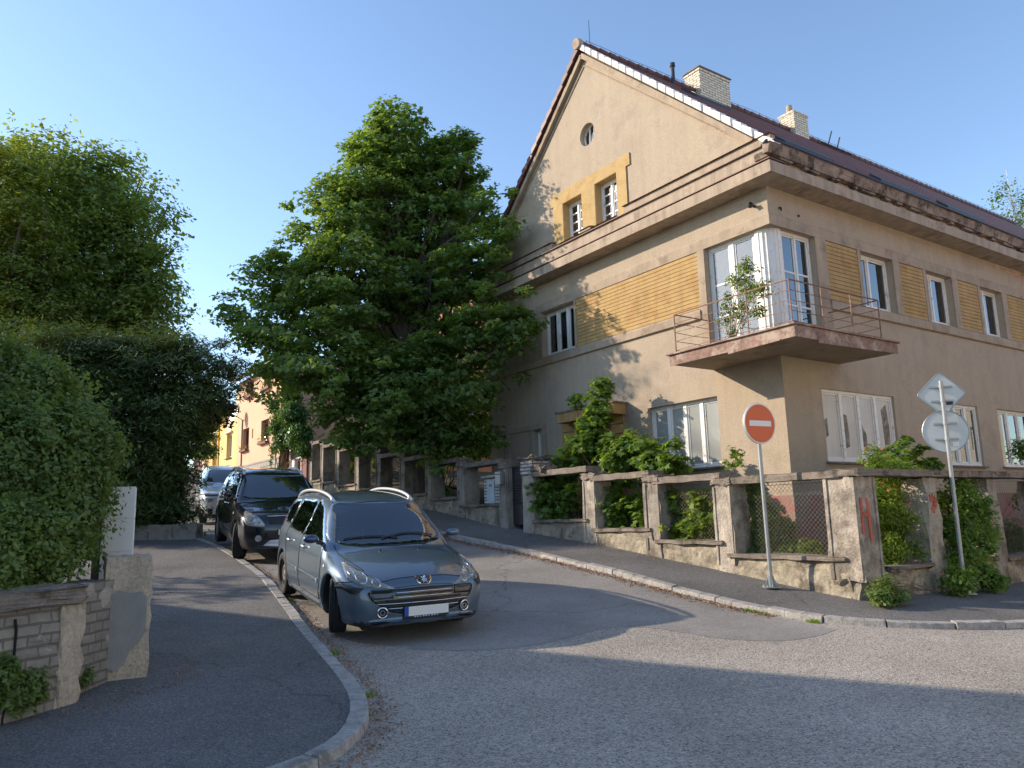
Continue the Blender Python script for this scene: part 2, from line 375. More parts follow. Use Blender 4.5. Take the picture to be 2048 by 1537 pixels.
M['brownmetal'] = mat('brown_flashing', (.15,.065,.045), .6, var=.35, vscale=6, stain=(.30,.2,.15), sscale=4, samt=.3)
M['roof'] = None
M['verge_w'] = mat('white_verge', (.78,.75,.70), .6, var=.08, vscale=4, stain=(.5,.45,.38), sscale=5, samt=.25)  # whitish colour for the verge tiles of the right rake
M['verge_r'] = mat('dark_red_tile', (.10,.028,.024), .5, var=.4, vscale=5, bump=.2, bscale=30)
M['rotten'] = mat('rotten_boards', (.27,.205,.16), .9, var=.5, vscale=3, bump=.8, bscale=25, bdist=.012, stain=(.07,.05,.04), sscale=2.4, samt=.5)
M['chimbrick'] = brickmat('cream_brick', (.78,.70,.56), (.66,.58,.45), (.22,.18,.14), .25, .078, .012)
M['metal'] = mat('galvanised_steel', (.34,.37,.39), .45, metal=.7, var=.12, vscale=9)
M['darkmetal'] = mat('dark_metal', (.05,.05,.055), .5, metal=.5)
M['pinkplinth'] = mat('red_plinth_plaster', (.34,.13,.12), .92, var=.2, vscale=3, bump=.5, bscale=40, stain=(.27,.21,.16), sscale=1.3, samt=.55)
M['conc'] = mat('weathered_concrete', (.30,.265,.225), .93, var=.28, vscale=3.2, bump=1.0, bscale=38, bdist=.012, stain=(.15,.125,.10), sscale=1.7, samt=.45)
M['conc2'] = mat('pale_flaking_concrete', (.40,.35,.29), .93, var=.3, vscale=4, bump=1.0, bscale=30, bdist=.016, stain=(.19,.16,.13), sscale=1.4, samt=.5)
M['cap'] = mat('mossy_concrete_beam', (.21,.175,.145), .93, var=.4, vscale=5, bump=.9, bscale=40, bdist=.01, stain=(.08,.065,.05), sscale=3, samt=.4)
M['plinth'] = mat('rubble_plinth', (.33,.29,.22), .95, var=.4, vscale=4, bump=1.0, bscale=12, bdist=.03, stain=(.15,.125,.095), sscale=2.3, samt=.5)
M['wire'] = mat('chain_link_wire', (.16,.145,.13), .6, metal=.4)
M['whitebrick'] = brickmat('white_brick', (.55,.53,.50), (.46,.44,.41), (.12,.11,.10), .26, .075, .014)
M['bluedoor'] = mat('pale_blue_cabinet_door', (.42,.50,.53), .6, var=.1, vscale=5)

# ------------------------------------------------------------------ ground, road, pavements, kerbs
def grid_sheet(name, xs, ys, off, m, kind='structure'):
    X, Y = np.meshgrid(xs, ys); Z = hgt(X, Y) + off
    V = np.stack([X.ravel(), Y.ravel(), Z.ravel()], 1); nx = len(xs); ny = len(ys)
    i, j = np.meshgrid(np.arange(nx - 1), np.arange(ny - 1)); a = (j * nx + i).ravel()
    F = np.stack([a, a + 1, a + nx + 1, a + nx], 1)
    return tag(npmesh(name, V, F, m, smooth=True), kind=kind)
def ax(lo, hi, st, far): 
    a = list(np.arange(lo, hi + 1e-6, st)); k = st
    r = []; x = hi
    while x < far: k *= 1.5; x += k; r.append(x)
    l = []; x = lo; k = st
    while x > -far: k *= 1.5; x -= k; l.append(x)
    return np.array(l[::-1] + a + r)
grid_sheet('ground', ax(-40, 40, 1.0, 900), ax(-12, 60, 1.0, 900), -.06, M['soil'])
grid_sheet('road', np.arange(-38, 40.1, .4), np.arange(-9, 60.1, .4), 0, M['road'])
def poly_eval(P, n):
    P = np.array(P, float); d = np.r_[0, np.cumsum(np.hypot(*np.diff(P, axis=0).T))]; d /= d[-1]
    t = np.linspace(0, 1, n); return np.stack([np.interp(t, d, P[:, 0]), np.interp(t, d, P[:, 1])], 1)
def smooth_poly(P, it=3):
    P = [np.array(p, float) for p in P]
    for _ in range(it):
        Q = [P[0]]
        for a, b in zip(P[:-1], P[1:]): Q += [a * .75 + b * .25, a * .25 + b * .75]
        P = Q + [P[-1]]
    return P
def strip(name, A, B, off, m, n=160, k=8):
    a = poly_eval(A, n); b = poly_eval(B, n); t = np.linspace(0, 1, k)[None, :, None]
    G = a[:, None] * (1 - t) + b[:, None] * t; Z = hgt(G[..., 0], G[..., 1]) + off
    V = np.concatenate([G, Z[..., None]], 2).reshape(-1, 3)
    i, j = np.meshgrid(np.arange(k - 1), np.arange(n - 1)); q = (j * k + i).ravel()
    F = np.stack([q, q + 1, q + k + 1, q + k], 1)
    return tag(npmesh(name, V, F, m, smooth=True), kind='structure')
def uvp(u, v): p = HC + dL * u + dR * v; return (p[0], p[1])
KL = smooth_poly([(-14,-6),(-8,0),(-4,3.2),(-2.2,4.35),(-1.43,4.86),(-1.16,5.35),(-1.10,5.85),(-1.2,6.5),(-1.5,7.35),(-1.87,8.17),(-2.2,8.9),(-2.53,9.62),(-3.04,10.78),(-3.65,12.12),(-4.2,13.28),(-5.0,14.72),(-5.8,16.1),(-6.8,17.7),(-7.5,18.7),uvp(20,-7.8),uvp(45,-7.9)], 2)
KR = smooth_poly([uvp(45,-3.5),uvp(20,-3.5),(-1.60,17.6),(-.76,16.4),(.16,15.0),(1.0,13.6),(1.71,12.54),(2.24,11.68),(2.67,11.07),(3.08,10.55),(3.36,10.2),(3.62,9.86),(4.0,9.58),(4.5,9.40),(5.06,9.30),(5.95,9.36),uvp(-4.9,2),uvp(-5,24)], 2)
KERB_H = .075; KW = .15
def offset_poly(P, w):
    P = np.array(P); T = np.gradient(P, axis=0); T /= np.hypot(T[:, 0], T[:, 1])[:, None] + 1e-9
    return P + np.stack([-T[:, 1], T[:, 0]], 1) * w
def kerb(name, K, side, skip=()):
    K = poly_eval(K, 4000); d = np.r_[0, np.cumsum(np.hypot(*np.diff(K, axis=0).T))]
    O = offset_poly(K, side * KW); m = MB(); s = 0.3; rg = random.Random(5)
    while s < d[-1] - 1:
        L = rg.uniform(.55, .95); e = s + L; sub = [np.interp(x, d, np.arange(4000)) for x in np.linspace(s + .008, e - .008, 4)]
        jz = rg.uniform(-.012, .012); jw = rg.uniform(-.012, .012)
        A = []; Bq = []
        for q in sub:
            i = int(q); nrm = (O[i] - K[i]) / KW
            A.append(K[i] + nrm * jw); Bq.append(O[i])
        for k in range(3):
            pts = []
            for top in (0, 1):
                for (p, ins) in ((A[k], .02), (A[k+1], .02), (Bq[k+1], 0), (Bq[k], 0)):
                    nrm = (Bq[k] - A[k]) / KW
                    pp = p + (nrm * ins if top else 0)
                    g = h1(*p); pts.append((pp[0], pp[1], g + (KERB_H + jz - rg.uniform(0, .008) * (ins > 0) if top else -.1)))
            m.hexa(pts)
        s = e
    return tag(m.build(name, M['kerb'], bevel=.008), kind='structure')
kerb('kerb_left', KL, 1); kerb('kerb_right', KR, 1)
WL = [(-22,-1),(-12,4),(-7,6.2),(-4.4,6.6),(-3.9,7.2),(-5.5,9.5),(-8,12.5),(-10.5,15.5),(-11.5,17.6),(-10.2,19.0),(-9.0,20.2),uvp(20,-8.9),uvp(45,-9)]
strip('pavement_left', offset_poly(KL, KW - .004), offset_poly(smooth_poly(WL, 2), .0), KERB_H - .012, M['walk'], 260, 14)
FR = [uvp(45,-1.8),uvp(18.5,-1.8),uvp(8,-1.8),uvp(0,-1.8),uvp(-2.3,-1.8),uvp(-2.3,0),uvp(-2.3,8),uvp(-2.3,24)]
strip('pavement_right', offset_poly(KR, KW - .004), poly_eval(FR, 400), KERB_H - .012, M['walk'], 260, 10)
# smooth repair patch of the side street (lighter, finer asphalt than the crossing)
PA = [uvp(40,-7.75),uvp(20,-7.65),(-7.3,18.7),(-5.0,15.0),(-3.6,12.3),(-2.45,9.9),(-1.9,8.9),(-1.2,8.75)]
PB = [uvp(40,-3.6),uvp(20,-3.6),(-1.66,17.5),(.05,15.0),(.95,13.5),(1.6,12.5),(2.2,11.5),(2.85,10.7),(3.2,10.25)]
strip('road_patch', smooth_poly(PA, 2), smooth_poly(PB, 2), .003, M['patch'], 120, 8)
NE = smooth_poly([(-1.2,8.60),(-.3,8.42),(.5,8.9),(1.0,9.55),(1.6,9.62),(2.1,9.0),(2.75,8.72),(3.3,8.95),(3.75,9.4)], 2)
strip('road_patch', NE, [(-1.2,8.755),(3.2,10.255)], .003, M['patch'], 120, 8)
# garden soil behind the fences (raised to the plinth)
def usheet(name, u0, u1, v0, v1, off, m, st=.5):
    us = np.arange(u0, u1 + 1e-6, st); vs = np.arange(v0, v1 + 1e-6, st); U, V_ = np.meshgrid(us, vs)
    X = HC[0] + dL[0] * U + dR[0] * V_; Y = HC[1] + dL[1] * U + dR[1] * V_
    Z = hgt(X, Y) + off + rng.normal(0, .02, X.shape)
    V = np.stack([X.ravel(), Y.ravel(), Z.ravel()], 1); nx = len(us)
    i, j = np.meshgrid(np.arange(nx - 1), np.arange(len(vs) - 1)); a = (j * nx + i).ravel()
    return tag(npmesh(name, V, np.stack([a, a + 1, a + nx + 1, a + nx], 1), m, smooth=True), kind='structure')
usheet('garden_ground', -2.25, 30, -1.8, 0.3, .26, M['soil'])
usheet('garden_ground', -2.25, 0.3, .3, 24, .26, M['soil'])
usheet('garden_ground', 9.8, 30, .3, 24, .26, M['soil'])

# ------------------------------------------------------------------ the corner house
house = empty('corner_house', H(5, 10, 1.0))
tag(house, 'tall tan stucco corner house with ochre panels, pointed gable, balcony and dark red roof', 'house')
def kid(o):                                  # keep world placement under a moved empty
    return o
house.location = (0, 0, 0)
TL = lambda a, b, d: H(a, d, b)              # gable facade: a=u, b=z, d=inward
TR = lambda a, b, d: H(d, a, b)              # long facade:  a=v
ZB = -.2
circ = [(5.15 + .285 * math.cos(t), 11.18 + .30 * math.sin(t)) for t in np.linspace(0, 2 * math.pi, 29)[:-1]]
outer = [(0, ZB), (10, ZB), (10.02, 8.92), (5.13, 13.48), (0, 8.70), (0, 7.0), (1.62, 7.0), (1.62, 4.64), (0, 4.64)]
holes = [rect(1.57, 2.5, 3.55, 3.9), rect(4.75, 1.2, 5.95, 3.75), rect(9.2, 3.1, 9.5, 3.87), rect(7.52, 3.1, 7.9, 3.87),
         rect(5.95, 5.78, 7.33, 6.98), circ, rect(4.12, 8.6, 4.94, 9.74), rect(5.44, 8.6, 6.23, 9.7)]
panel(TL, outer, holes, 0, .32, 'gable_wall', M['stucco'], house)
upv = [(2.98, 4.22), (5.62, 6.8), (8.2, 9.36), (10.9, 12.05), (13.6, 14.75), (16.3, 17.5), (19, 20.2)]
gv = [(1.16, 3.70), (5.75, 7.32), (8.3, 10.2), (12.2, 14), (16, 18)]
outer = [(.32, ZB), (24, ZB), (24, 8.15), (.32, 8.15), (.32, 7.0), (1.38, 7.0), (1.38, 4.64), (.32, 4.64)]
holes = [rect(a, 5.78, b, 7.0) for a, b in upv] + [rect(a, 2.49, b, 3.9) for a, b in gv]
panel(TR, outer, holes, 0, .32, 'street_wall', M['stucco'], house)
m = MB(H); m.box((.35, 24, ZB), (10, 24.3, 8.3)); m.box((9.7, .33, ZB), (10, 24, 8.3)); m.build('rear_wall', M['stucco'], house)
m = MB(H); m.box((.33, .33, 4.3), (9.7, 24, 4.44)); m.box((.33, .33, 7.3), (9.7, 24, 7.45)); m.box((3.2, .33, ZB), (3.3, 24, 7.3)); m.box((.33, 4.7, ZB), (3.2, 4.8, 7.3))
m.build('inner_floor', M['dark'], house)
# plinth
m = MB(H); m.box((-.035, -.035, ZB), (4.2, -.001, 1.86)); m.box((-.035, -.001, ZB), (-.001, 24, 1.86)); m.build('plinth', M['pinkplinth'], house)
# cornice sweep around the corner
def sweep(name, prof, mt, ustart=10.05, vend=24.0, corner=True, usplit=None, parent=house):
    m = MB(H); n = len(prof); st = []
    if ustart is not None: st.append([(ustart, -o, z) for o, z in prof])
    if corner: st.append([(-o, -o, z) for o, z in prof])
    if vend is not None: st.append([(-o, vend, z) for o, z in prof])
    if usplit is not None: st.append([(usplit, -o, z) for o, z in prof])
    ids = [[m.P(p) for p in s] for s in st]
    for a, b in zip(ids[:-1], ids[1:]):
        for k in range(n):
            j = (k + 1) % n; m.f.append([a[k], a[j], b[j], b[k]]); m.m.append(0)
    for s in (ids[0], ids[-1]):
        tri = tessellate_polygon([[Vector((p[0], p[1], 0)) for p in prof]])
        for t in tri: m.f.append([s[k] for k in t]); m.m.append(0)
    return m.build(name, mt, parent)
sweep('cornice', [(-.02,7.79),(.02,7.785),(.44,7.80),(.47,7.79),(.475,8.01),(.44,8.04),(-.02,8.10)], M['cornice'])
sweep('cornice_flashing', [(.28,8.062),(.485,8.035),(.488,8.022),(.49,8.03),(.48,8.052),(.28,8.078)], M['brownmetal'], ustart=10.05, vend=None, corner=True) if False else None
m = MB(H)
def lstep(m, u0, u1, o0, z0, z1, o1=None): 
    o1 = o0 if o1 is None else o1
    m.hexa([(u0,-o0,z0),(u1,-o0,z0),(u1,-.002,z0),(u0,-.002,z0),(u0,-o1,z1),(u1,-o1,z1),(u1,-.002,z1),(u0,-.002,z1)])
lstep(m, -.3, 10.05, .30, 8.07, 8.42, .28)
for a, b in ((-.3, 3.80), (6.60, 10.05)): lstep(m, a, b, .17, 8.44, 8.70, .155)
lstep(m, 3.80, 6.60, .17, 8.44, 8.565, .15)
lstep(m, 4.99, 5.40, .19, 8.568, 8.62, .19)
m.build('stepped_cornice', M['cornice'], house)
m = MB(H)
lstep(m, -.32, 10.06, .335, 8.421, 8.437)
for a, b in ((-.33, 3.82), (6.58, 10.08)): lstep(m, a, b, .215, 8.702, 8.76, .02)
lstep(m, 4.97, 5.42, .23, 8.622, 8.655, .1)
lstep(m, 4.05, 4.99, .2, 8.568, 8.59, .1); lstep(m, 5.40, 6.30, .2, 8.568, 8.59, .1)
lstep(m, -.48, 10.06, .49, 8.043, 8.062)
m.build('cornice_flashing', M['brownmetal'], house)
# plaster ledge + rotten gutter boards on the street side
m = MB(H); m.box((-.34, -.30, 8.072), (-.003, 24, 8.16)); m.build('eave_ledge', M['cornice'], house)
m = MB(H); rg = random.Random(3); v = -.5
while v < 10.0:
    L = rg.uniform(.55, 1.0); dz = rg.uniform(-.02, .02)
    m.hexa([(-.47, v, 8.165 + dz), (-.47, v + L - .012, 8.165 + dz), (-.36, v + L - .012, 8.165 + dz), (-.36, v, 8.165 + dz),
            (-.53, v, 8.36 + dz / 2), (-.53, v + L - .012, 8.36 + dz / 2), (-.36, v + L - .012, 8.36), (-.36, v, 8.36)]); v += L
m.box((-.35, -.35, 8.17), (-.05, 10, 8.3)); m.box((-.45, 10.4, 8.2), (-.1, 24, 8.3))
m.build('gutter_box', M['rotten'], house)
v = -.1
while v < 10:                                 # broken lath ends and brackets under the gutter
    L = rg.uniform(.1, .5); m = MB(H); m.box((-.44, v, 8.10 + rg.uniform(0, .03)), (-.345, v + L, 8.17)); m.build('gutter_lath', M['rotten'], house); v += L + rg.uniform(.1, .5)
m = MB(H); m.tube([(-.56, -.45, 8.385), (-.56, 10.0, 8.36)], .022, 8); m.tube([(-.5, -.55, 8.36), (-.3, -.42, 8.375)], .03, 8)
m.build('gutter_rim', M['darkmetal'], house)
# peeled render patches (brick shows) at the verge and the far corner
def blob(T, cx, cy, rx, ry, seed, d0, d1, rot=0, n=40):
    g = np.random.default_rng(seed); ph = g.uniform(0, 6.28, 6); am = g.uniform(.05, .22, 6)
    P = []
    for t in np.linspace(0, 2 * math.pi, n)[:-1]:
        r = 1 + sum(am[k] * math.sin((k + 2) * t + ph[k]) for k in range(6))
        x, y = rx * r * math.cos(t), ry * r * math.sin(t)
        P.append((cx + x * math.cos(rot) - y * math.sin(rot), cy + x * math.sin(rot) + y * math.cos(rot)))
    return P
M['barebrick'] = brickmat('bare_red_brick', (.45,.24,.15), (.50,.34,.24), (.45,.38,.30), .2, .08, .015, damage=((.5,.4,.3), .52))
for T, a in ((TL, (1.22, 9.66, .42, .075, 4, 0, 0, .76)), (TR, (10.9, 7.3, .28, .55, 9, 0, 0, .1)), (TR, (10.2, 7.72, .9, .1, 12, 0, 0, 0))):
    m = MB(); P = blob(None, *a); m.prism(P, lambda x, y, T=T: T(x, y, -.004), lambda x, y, T=T: T(x, y, .02)); m.build('bare_brick_patch', M['barebrick'], house)

# string course, frieze and window surrounds
for (u0, u1, v0, v1) in ((1.80, 10.03, None, None), (None, None, 1.72, 24)):
    pr = [(0,5.53),(.065,5.55),(.07,5.71),(.03,5.76),(-.01,5.765),(-.01,5.53)]
    m = MB(H)
    st = [[(u, -o, z) for o, z in pr] for u in (u0, u1)] if u0 is not None else [[(-o, v, z) for o, z in pr] for v in (v0, v1)]
    ids = [[m.P(p) for p in s] for s in st]
    for k in range(len(pr)):
        j = (k + 1) % len(pr); m.f.append([ids[0][k], ids[0][j], ids[1][j], ids[1][k]]); m.m.append(0)
    for s in ids: m.f.append(s); m.m.append(0)
    m.build('string_course', M['trim'], house)
m = MB(H)
if 1:
    pr = [(-.01,7.0),(.035,7.0),(.035,7.21),(.02,7.235),(-.01,7.24)]
    ids = [[m.P(p) for p in s] for s in ([(10.03,-o,z) for o,z in pr], [(-o,-o,z) for o,z in pr], [(-o,24,z) for o,z in pr])]
    for a, b in zip(ids[:-1], ids[1:]):
        for k in range(len(pr)):
            j = (k + 1) % len(pr); m.f.append([a[k], a[j], b[j], b[k]]); m.m.append(0)
    for s in (ids[0], ids[-1]): m.f.append(s); m.m.append(0)
m.build('frieze_band', M['trim'], house)
def Lb(u0, u1, z0, z1, o=.036): m = MB(H); m.box((u0, -o, z0), (u1, .01, z1)); m.build('window_surround', M['trim'], house)
def Rb(v0, v1, z0, z1, o=.036): m = MB(H); m.box((-o, v0, z0), (.01, v1, z1)); m.build('window_surround', M['trim'], house)
Lb(1.622, 1.81, 4.66, 6.997); Rb(1.382, 1.74, 4.66, 6.997)
Lb(5.86, 5.945, 5.766, 6.997); Lb(7.335, 7.5, 5.766, 6.997)
for a, b in upv: Rb(a - .12, a - .002, 5.766, 6.997); Rb(b + .002, b + .26, 5.766, 6.997)
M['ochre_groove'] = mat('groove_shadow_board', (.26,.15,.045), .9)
def cladding(T, a0, a1, b0, b1, n):
    m = MB(); h = (b1 - b0) / n
    for k in range(n):
        z = b0 + k * h; jt = ((k * 7919) % 13 - 6) * .0006
        p = lambda a, b, d: T(a, b, d)
        m.hexa([p(a0, z, -.024 + jt), p(a1, z, -.024 - jt), p(a1, z, .01), p(a0, z, .01), p(a0, z + h - .010, -.022), p(a1, z + h - .010, -.022), p(a1, z + h - .012, .01), p(a0, z + h - .012, .01)])
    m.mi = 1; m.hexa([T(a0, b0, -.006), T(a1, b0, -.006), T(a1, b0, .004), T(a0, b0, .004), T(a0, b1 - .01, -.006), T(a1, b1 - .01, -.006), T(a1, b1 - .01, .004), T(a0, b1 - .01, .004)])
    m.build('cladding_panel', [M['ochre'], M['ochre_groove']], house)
cladding(TL, 1.812, 5.858, 5.77, 6.995, 14)
for a, b in ((1.742, 2.858), (4.482, 5.498), (7.062, 8.078), (9.622, 10.778), (12.312, 13.478), (15.01, 16.17)): cladding(TR, a, b, 5.77, 6.995, 14)
# gable window surround
panel(TL, [(3.79, 8.58), (6.62, 8.58), (6.62, 9.74), (6.71, 9.74), (6.71, 10.04), (3.65, 10.04), (3.65, 9.74), (3.79, 9.74)],
      [rect(4.121, 8.601, 4.939, 9.739), rect(5.441, 8.601, 6.229, 9.699)], -.035, .012, 'gable_window_surround', M['ochrest'], house)
m = MB()
for (a, b, c, d) in ((4.121, 4.939, 8.6, 9.739), (5.441, 6.229, 8.6, 9.699)):     # ochre reveals
    for (x0, x1, y0, y1) in ((a, a + .012, c, d), (b - .012, b, c, d), (a, b, d - .012, d)):
        m.hexa([TL(x0, y0, -.03), TL(x1, y0, -.03), TL(x1, y0, .2), TL(x0, y0, .2), TL(x0, y1, -.03), TL(x1, y1, -.03), TL(x1, y1, .2), TL(x0, y1, .2)])
m.build('gable_window_reveal', M['ochrest'], house)
# raked moulding under the verge
m = MB()
for (a, b) in (((.33, 8.80), (5.13, 13.08)), ((9.93, 8.80), (5.13, 13.08))):
    m.bar(TL(a[0], a[1], -.012), TL(b[0], b[1], -.012), .03, .03)
for (a, b) in (((.16, 8.74), (5.13, 13.34)), ((10.12, 8.70), (5.13, 13.34))): m.bar(TL(a[0], a[1], -.06), TL(b[0], b[1], -.06), .12, .12)
m.build('raked_moulding', M['trim'], house)

# windows ------------------------------------------------------------------
def window(T, a0, b0, a1, b1, n, depth=.16, fw=.06, mull=.07, trans=(), sill=None, pane=None, curtain=0, widths=None, parent=house, white=None, low=0):
    white = white or M['white']; m = MB()
    def bx(x0, y0, x1, y1, d0, d1): m.hexa([T(x0,y0,d0),T(x1,y0,d0),T(x1,y0,d1),T(x0,y0,d1),T(x0,y1,d0),T(x1,y1,d0),T(x1,y1,d1),T(x0,y1,d1)])
    D = depth
    bx(a0, b0, a0 + fw, b1, D, D + .07); bx(a1 - fw, b0, a1, b1, D, D + .07); bx(a0 + fw, b1 - fw, a1 - fw, b1, D, D + .07); bx(a0 + fw, b0, a1 - fw, b0 + fw, D, D + .07)
    xs = [a0 + fw + (a1 - a0 - 2 * fw) * k / n for k in range(n + 1)] if widths is None else widths
    for x in xs[1:-1]: bx(x - mull / 2, b0 + fw, x + mull / 2, b1 - fw, D - .006, D + .064)
    sw = .034
    for k in range(n):
        l = xs[k] + (mull / 2 if k else 0); r = xs[k+1] - (mull / 2 if k < n - 1 else 0)
        y0 = b0 + fw; y1 = b1 - fw
        bx(l + .004, y0 + .004, l + sw, y1 - .004, D + .018, D + .05); bx(r - sw, y0 + .004, r - .004, y1 - .004, D + .018, D + .05)
        bx(l + sw, y1 - sw, r - sw, y1 - .004, D + .018, D + .05); bx(l + sw, y0 + .004, r - sw, y0 + sw + low, D + .018, D + .05)
        for t in trans: bx(l + sw, y0 + (y1 - y0) * t - .018, r - sw, y0 + (y1 - y0) * t + .018, D + .022, D + .046)
    w = m.build('window', white, parent)
    g = MB(); g.hexa([T(a0+.03,b0+.03,D+.034),T(a1-.03,b0+.03,D+.034),T(a1-.03,b0+.03,D+.039),T(a0+.03,b0+.03,D+.039),T(a0+.03,b1-.03,D+.034),T(a1-.03,b1-.03,D+.034),T(a1-.03,b1-.03,D+.039),T(a0+.03,b1-.03,D+.039)])
    g.build('pane', pane or M['glass'], w)
    if curtain:
        rngs = [(a0 + .02, a0 + (a1 - a0) * .22), (a0 + (a1 - a0) * .7, a1 - .02)] if curtain == 1 else ([(a0 + (a1-a0)*.58, a1 - .02)] if curtain == 3 else [(a0 + .02, a1 - .02)])
        for (c0, c1) in rngs:
            k = max(8, int((c1 - c0) / .03)); V = []; F = []
            for i in range(k + 1):
                x = c0 + (c1 - c0) * i / k; dd = D + .16 + .025 * math.sin(i * 1.15) + .012 * math.sin(i * 2.7)
                V += [T(x, b0 + .02, dd), T(x, b1 - .02, dd)]
            F = [[2*i, 2*i+2, 2*i+3, 2*i+1] for i in range(k)]
            npmesh('curtain', V, F, M['curtain'], w, True)
    if sill:
        s = MB(); bxs = [T(a0 - .06, b0 - .045, -sill), T(a1 + .06, b0 - .045, -sill), T(a1 + .06, b0 - .045, D), T(a0 - .06, b0 - .045, D),
                         T(a0 - .06, b0 - .012, -sill), T(a1 + .06, b0 - .012, -sill), T(a1 + .06, b0 + .004, D), T(a0 - .06, b0 + .004, D)]
        s.hexa(bxs); s.build('sill', M['cap'] if sill > .06 else M['trim'], w)
    return w
window(TL, 1.57, 2.5, 3.55, 3.9, 4, depth=.12, mull=.085, sill=.09, curtain=2, pane=M['dusty'])
window(TL, 5.95, 5.79, 7.33, 6.98, 3, mull=.10)
window(TL, 4.13, 8.6, 4.93, 9.73, 2, depth=.18, mull=.05, trans=(.25,.5,.75), sill=.03, curtain=1)
window(TL, 5.45, 8.6, 6.22, 9.69, 2, depth=.18, mull=.05, trans=(.25,.5,.75), sill=.03, curtain=1)
window(TL, 9.2, 3.1, 9.5, 3.87, 1, sill=.03); window(TL, 7.52, 3.1, 7.9, 3.87, 1, sill=.03)
for i, (a, b) in enumerate(upv): window(TR, a, 5.79, b, 7.0, 2, depth=.13, mull=.06, widths=[a+.06, a+.06+(b-a-.12)*.4, b-.06], curtain=2)
window(TR, 1.16, 2.49, 3.70, 3.9, 4, depth=.05, mull=.09, sill=.07, pane=M['papered'])
window(TR, 5.75, 2.49, 7.32, 3.9, 3, depth=.05, mull=.09, sill=.07, pane=None, curtain=2)
M['torn'] = mat('dark_torn_paper', (.17,.14,.11), .7, var=.6, vscale=7, stain=(.33,.28,.2), sscale=5, samt=.5)
for P in ([(1.74,2.78),(1.9,2.75),(2.06,2.80),(2.08,3.05),(2.05,3.42),(1.92,3.45),(1.80,3.40),(1.76,3.1)], [(2.38,3.46),(2.50,3.43),(2.57,3.2),(2.68,3.08),(2.69,2.84),(2.55,2.8),(2.44,2.9)],
          [(2.99,3.5),(3.04,3.47),(3.08,3.56),(3.09,2.9),(3.0,2.95)], [(1.29,3.3),(1.38,3.34),(1.39,3.0),(1.31,2.96)], [(3.30,3.6),(3.38,3.66),(3.50,3.72),(3.55,3.3),(3.52,2.7),(3.40,2.62),(3.33,2.9)]):
    P = [tuple(p) for p in np.repeat(np.array(P), 1, 0)]
    m = MB(); m.prism(P, lambda x, y: TR(x, y, .0815), lambda x, y: TR(x, y, .088)); m.build('torn_paper', M['torn'], house)
for a, b in gv[2:]: window(TR, a, 2.49, b, 3.9, 3, depth=.08, mull=.08, sill=.07, curtain=2)
# dark broken hole in the pane beside the maple
m = MB(); P = blob(None, 6.62, 6.5, .10, .26, 3, 0, 0); m.prism(P, lambda x, y: TL(x, y, .186), lambda x, y: TL(x, y, .193)); m.build('broken_pane_hole', M['dark'], house)
# round window
m = MB()
ring = [(5.15 + .285 * math.cos(t), 11.18 + .30 * math.sin(t)) for t in np.linspace(0, 2 * math.pi, 33)]
m.tube([TL(x, y, .17) for x, y in ring], .03, 6, False)
for x in (5.06, 5.24): m.bar(TL(x, 10.9, .17), TL(x, 11.46, .17), .04, .04)
w = m.build('round_window', M['white'], house)
m = MB(); m.prism(circ, lambda x, y: TL(x, y, .18), lambda x, y: TL(x, y, .185)); m.build('pane', M['glass'], w)
# corner bay glazing behind the balcony
m = MB(H)
cz0, cz1 = 4.66, 7.0
arc = []
for k in range(13):
    t = math.pi / 2 * k / 12; arc.append((.06 + .30 - .30 * math.sin(t), .06 + .30 - .30 * math.cos(t)))
prof = [(.40, .06)] + arc + [(.06, .40), (.12, .40), (.40, .12)]
m.prism(prof, lambda x, y: H(x, y, cz0), lambda x, y: H(x, y, cz1)) if False else None
m2 = MB(); m2.prism(prof, lambda x, y: H(x, y, cz0), lambda x, y: H(x, y, cz1))
for k in range(1, 12, 2):                      # fluted cover strips
    x, y = arc[k]; m2.tube([H(x, y, cz0), H(x, y, cz1 - .02)], .014, 6)
m2.build('corner_post', M['white'], house)
window(TL, .42, 4.66, 1.61, 7.0, 2, depth=.10, mull=.12, trans=(.36, .66), curtain=2, low=.1, pane=M['paleglass'])
window(TR, .42, 4.66, 1.37, 7.0, 2, depth=.10, mull=.05, trans=(.36, .66), curtain=2, low=.1)
# door with canopy
for (a, b) in ((5.96, 6.60), (4.30, 4.74)):
    n = 12; m = MB()
    for k in range(n): z = 1.2 + k * .225; m.hexa([TL(a, z, -.05), TL(b, z, -.05), TL(b, z, .01), TL(a, z, .01), TL(a, z+.205, -.05), TL(b, z+.205, -.05), TL(b, z+.205, .01), TL(a, z+.205, .01)])
    m.build('door_surround', M['ochre'], house)
m = MB(H); m.box((4.22, -.42, 3.86), (6.30, -.02, 4.10)); 
for k in range(22): m.box((4.24 + k * .094, -.428, 3.87), (4.24 + k * .094 + .07, -.42, 4.085))
m.build('door_canopy', M['ochre'], house)
m = MB(H); m.box((4.18, -.46, 4.10), (6.34, .0, 4.14)); m.box((4.6, -.25, 4.142), (5.9, -.003, 4.22)); m.build('canopy_top', M['cap'], house)
M['doorwood'] = mat('brown_door', (.14,.075,.035), .6, var=.2, vscale=6)
m = MB(H); m.box((4.76, .12, 1.2), (5.94, .17, 3.74)); dd = m.build('door', M['doorwood'], house)
m = MB(H); m.box((4.95, .105, 2.3), (5.5, .119, 3.55)); m.build('pane', M['glass'], dd)
m = MB(H); m.tube([(4.86, .06, 2.2), (4.98, .06, 2.2)], .012, 8); m.build('handle', M['metal'], dd)
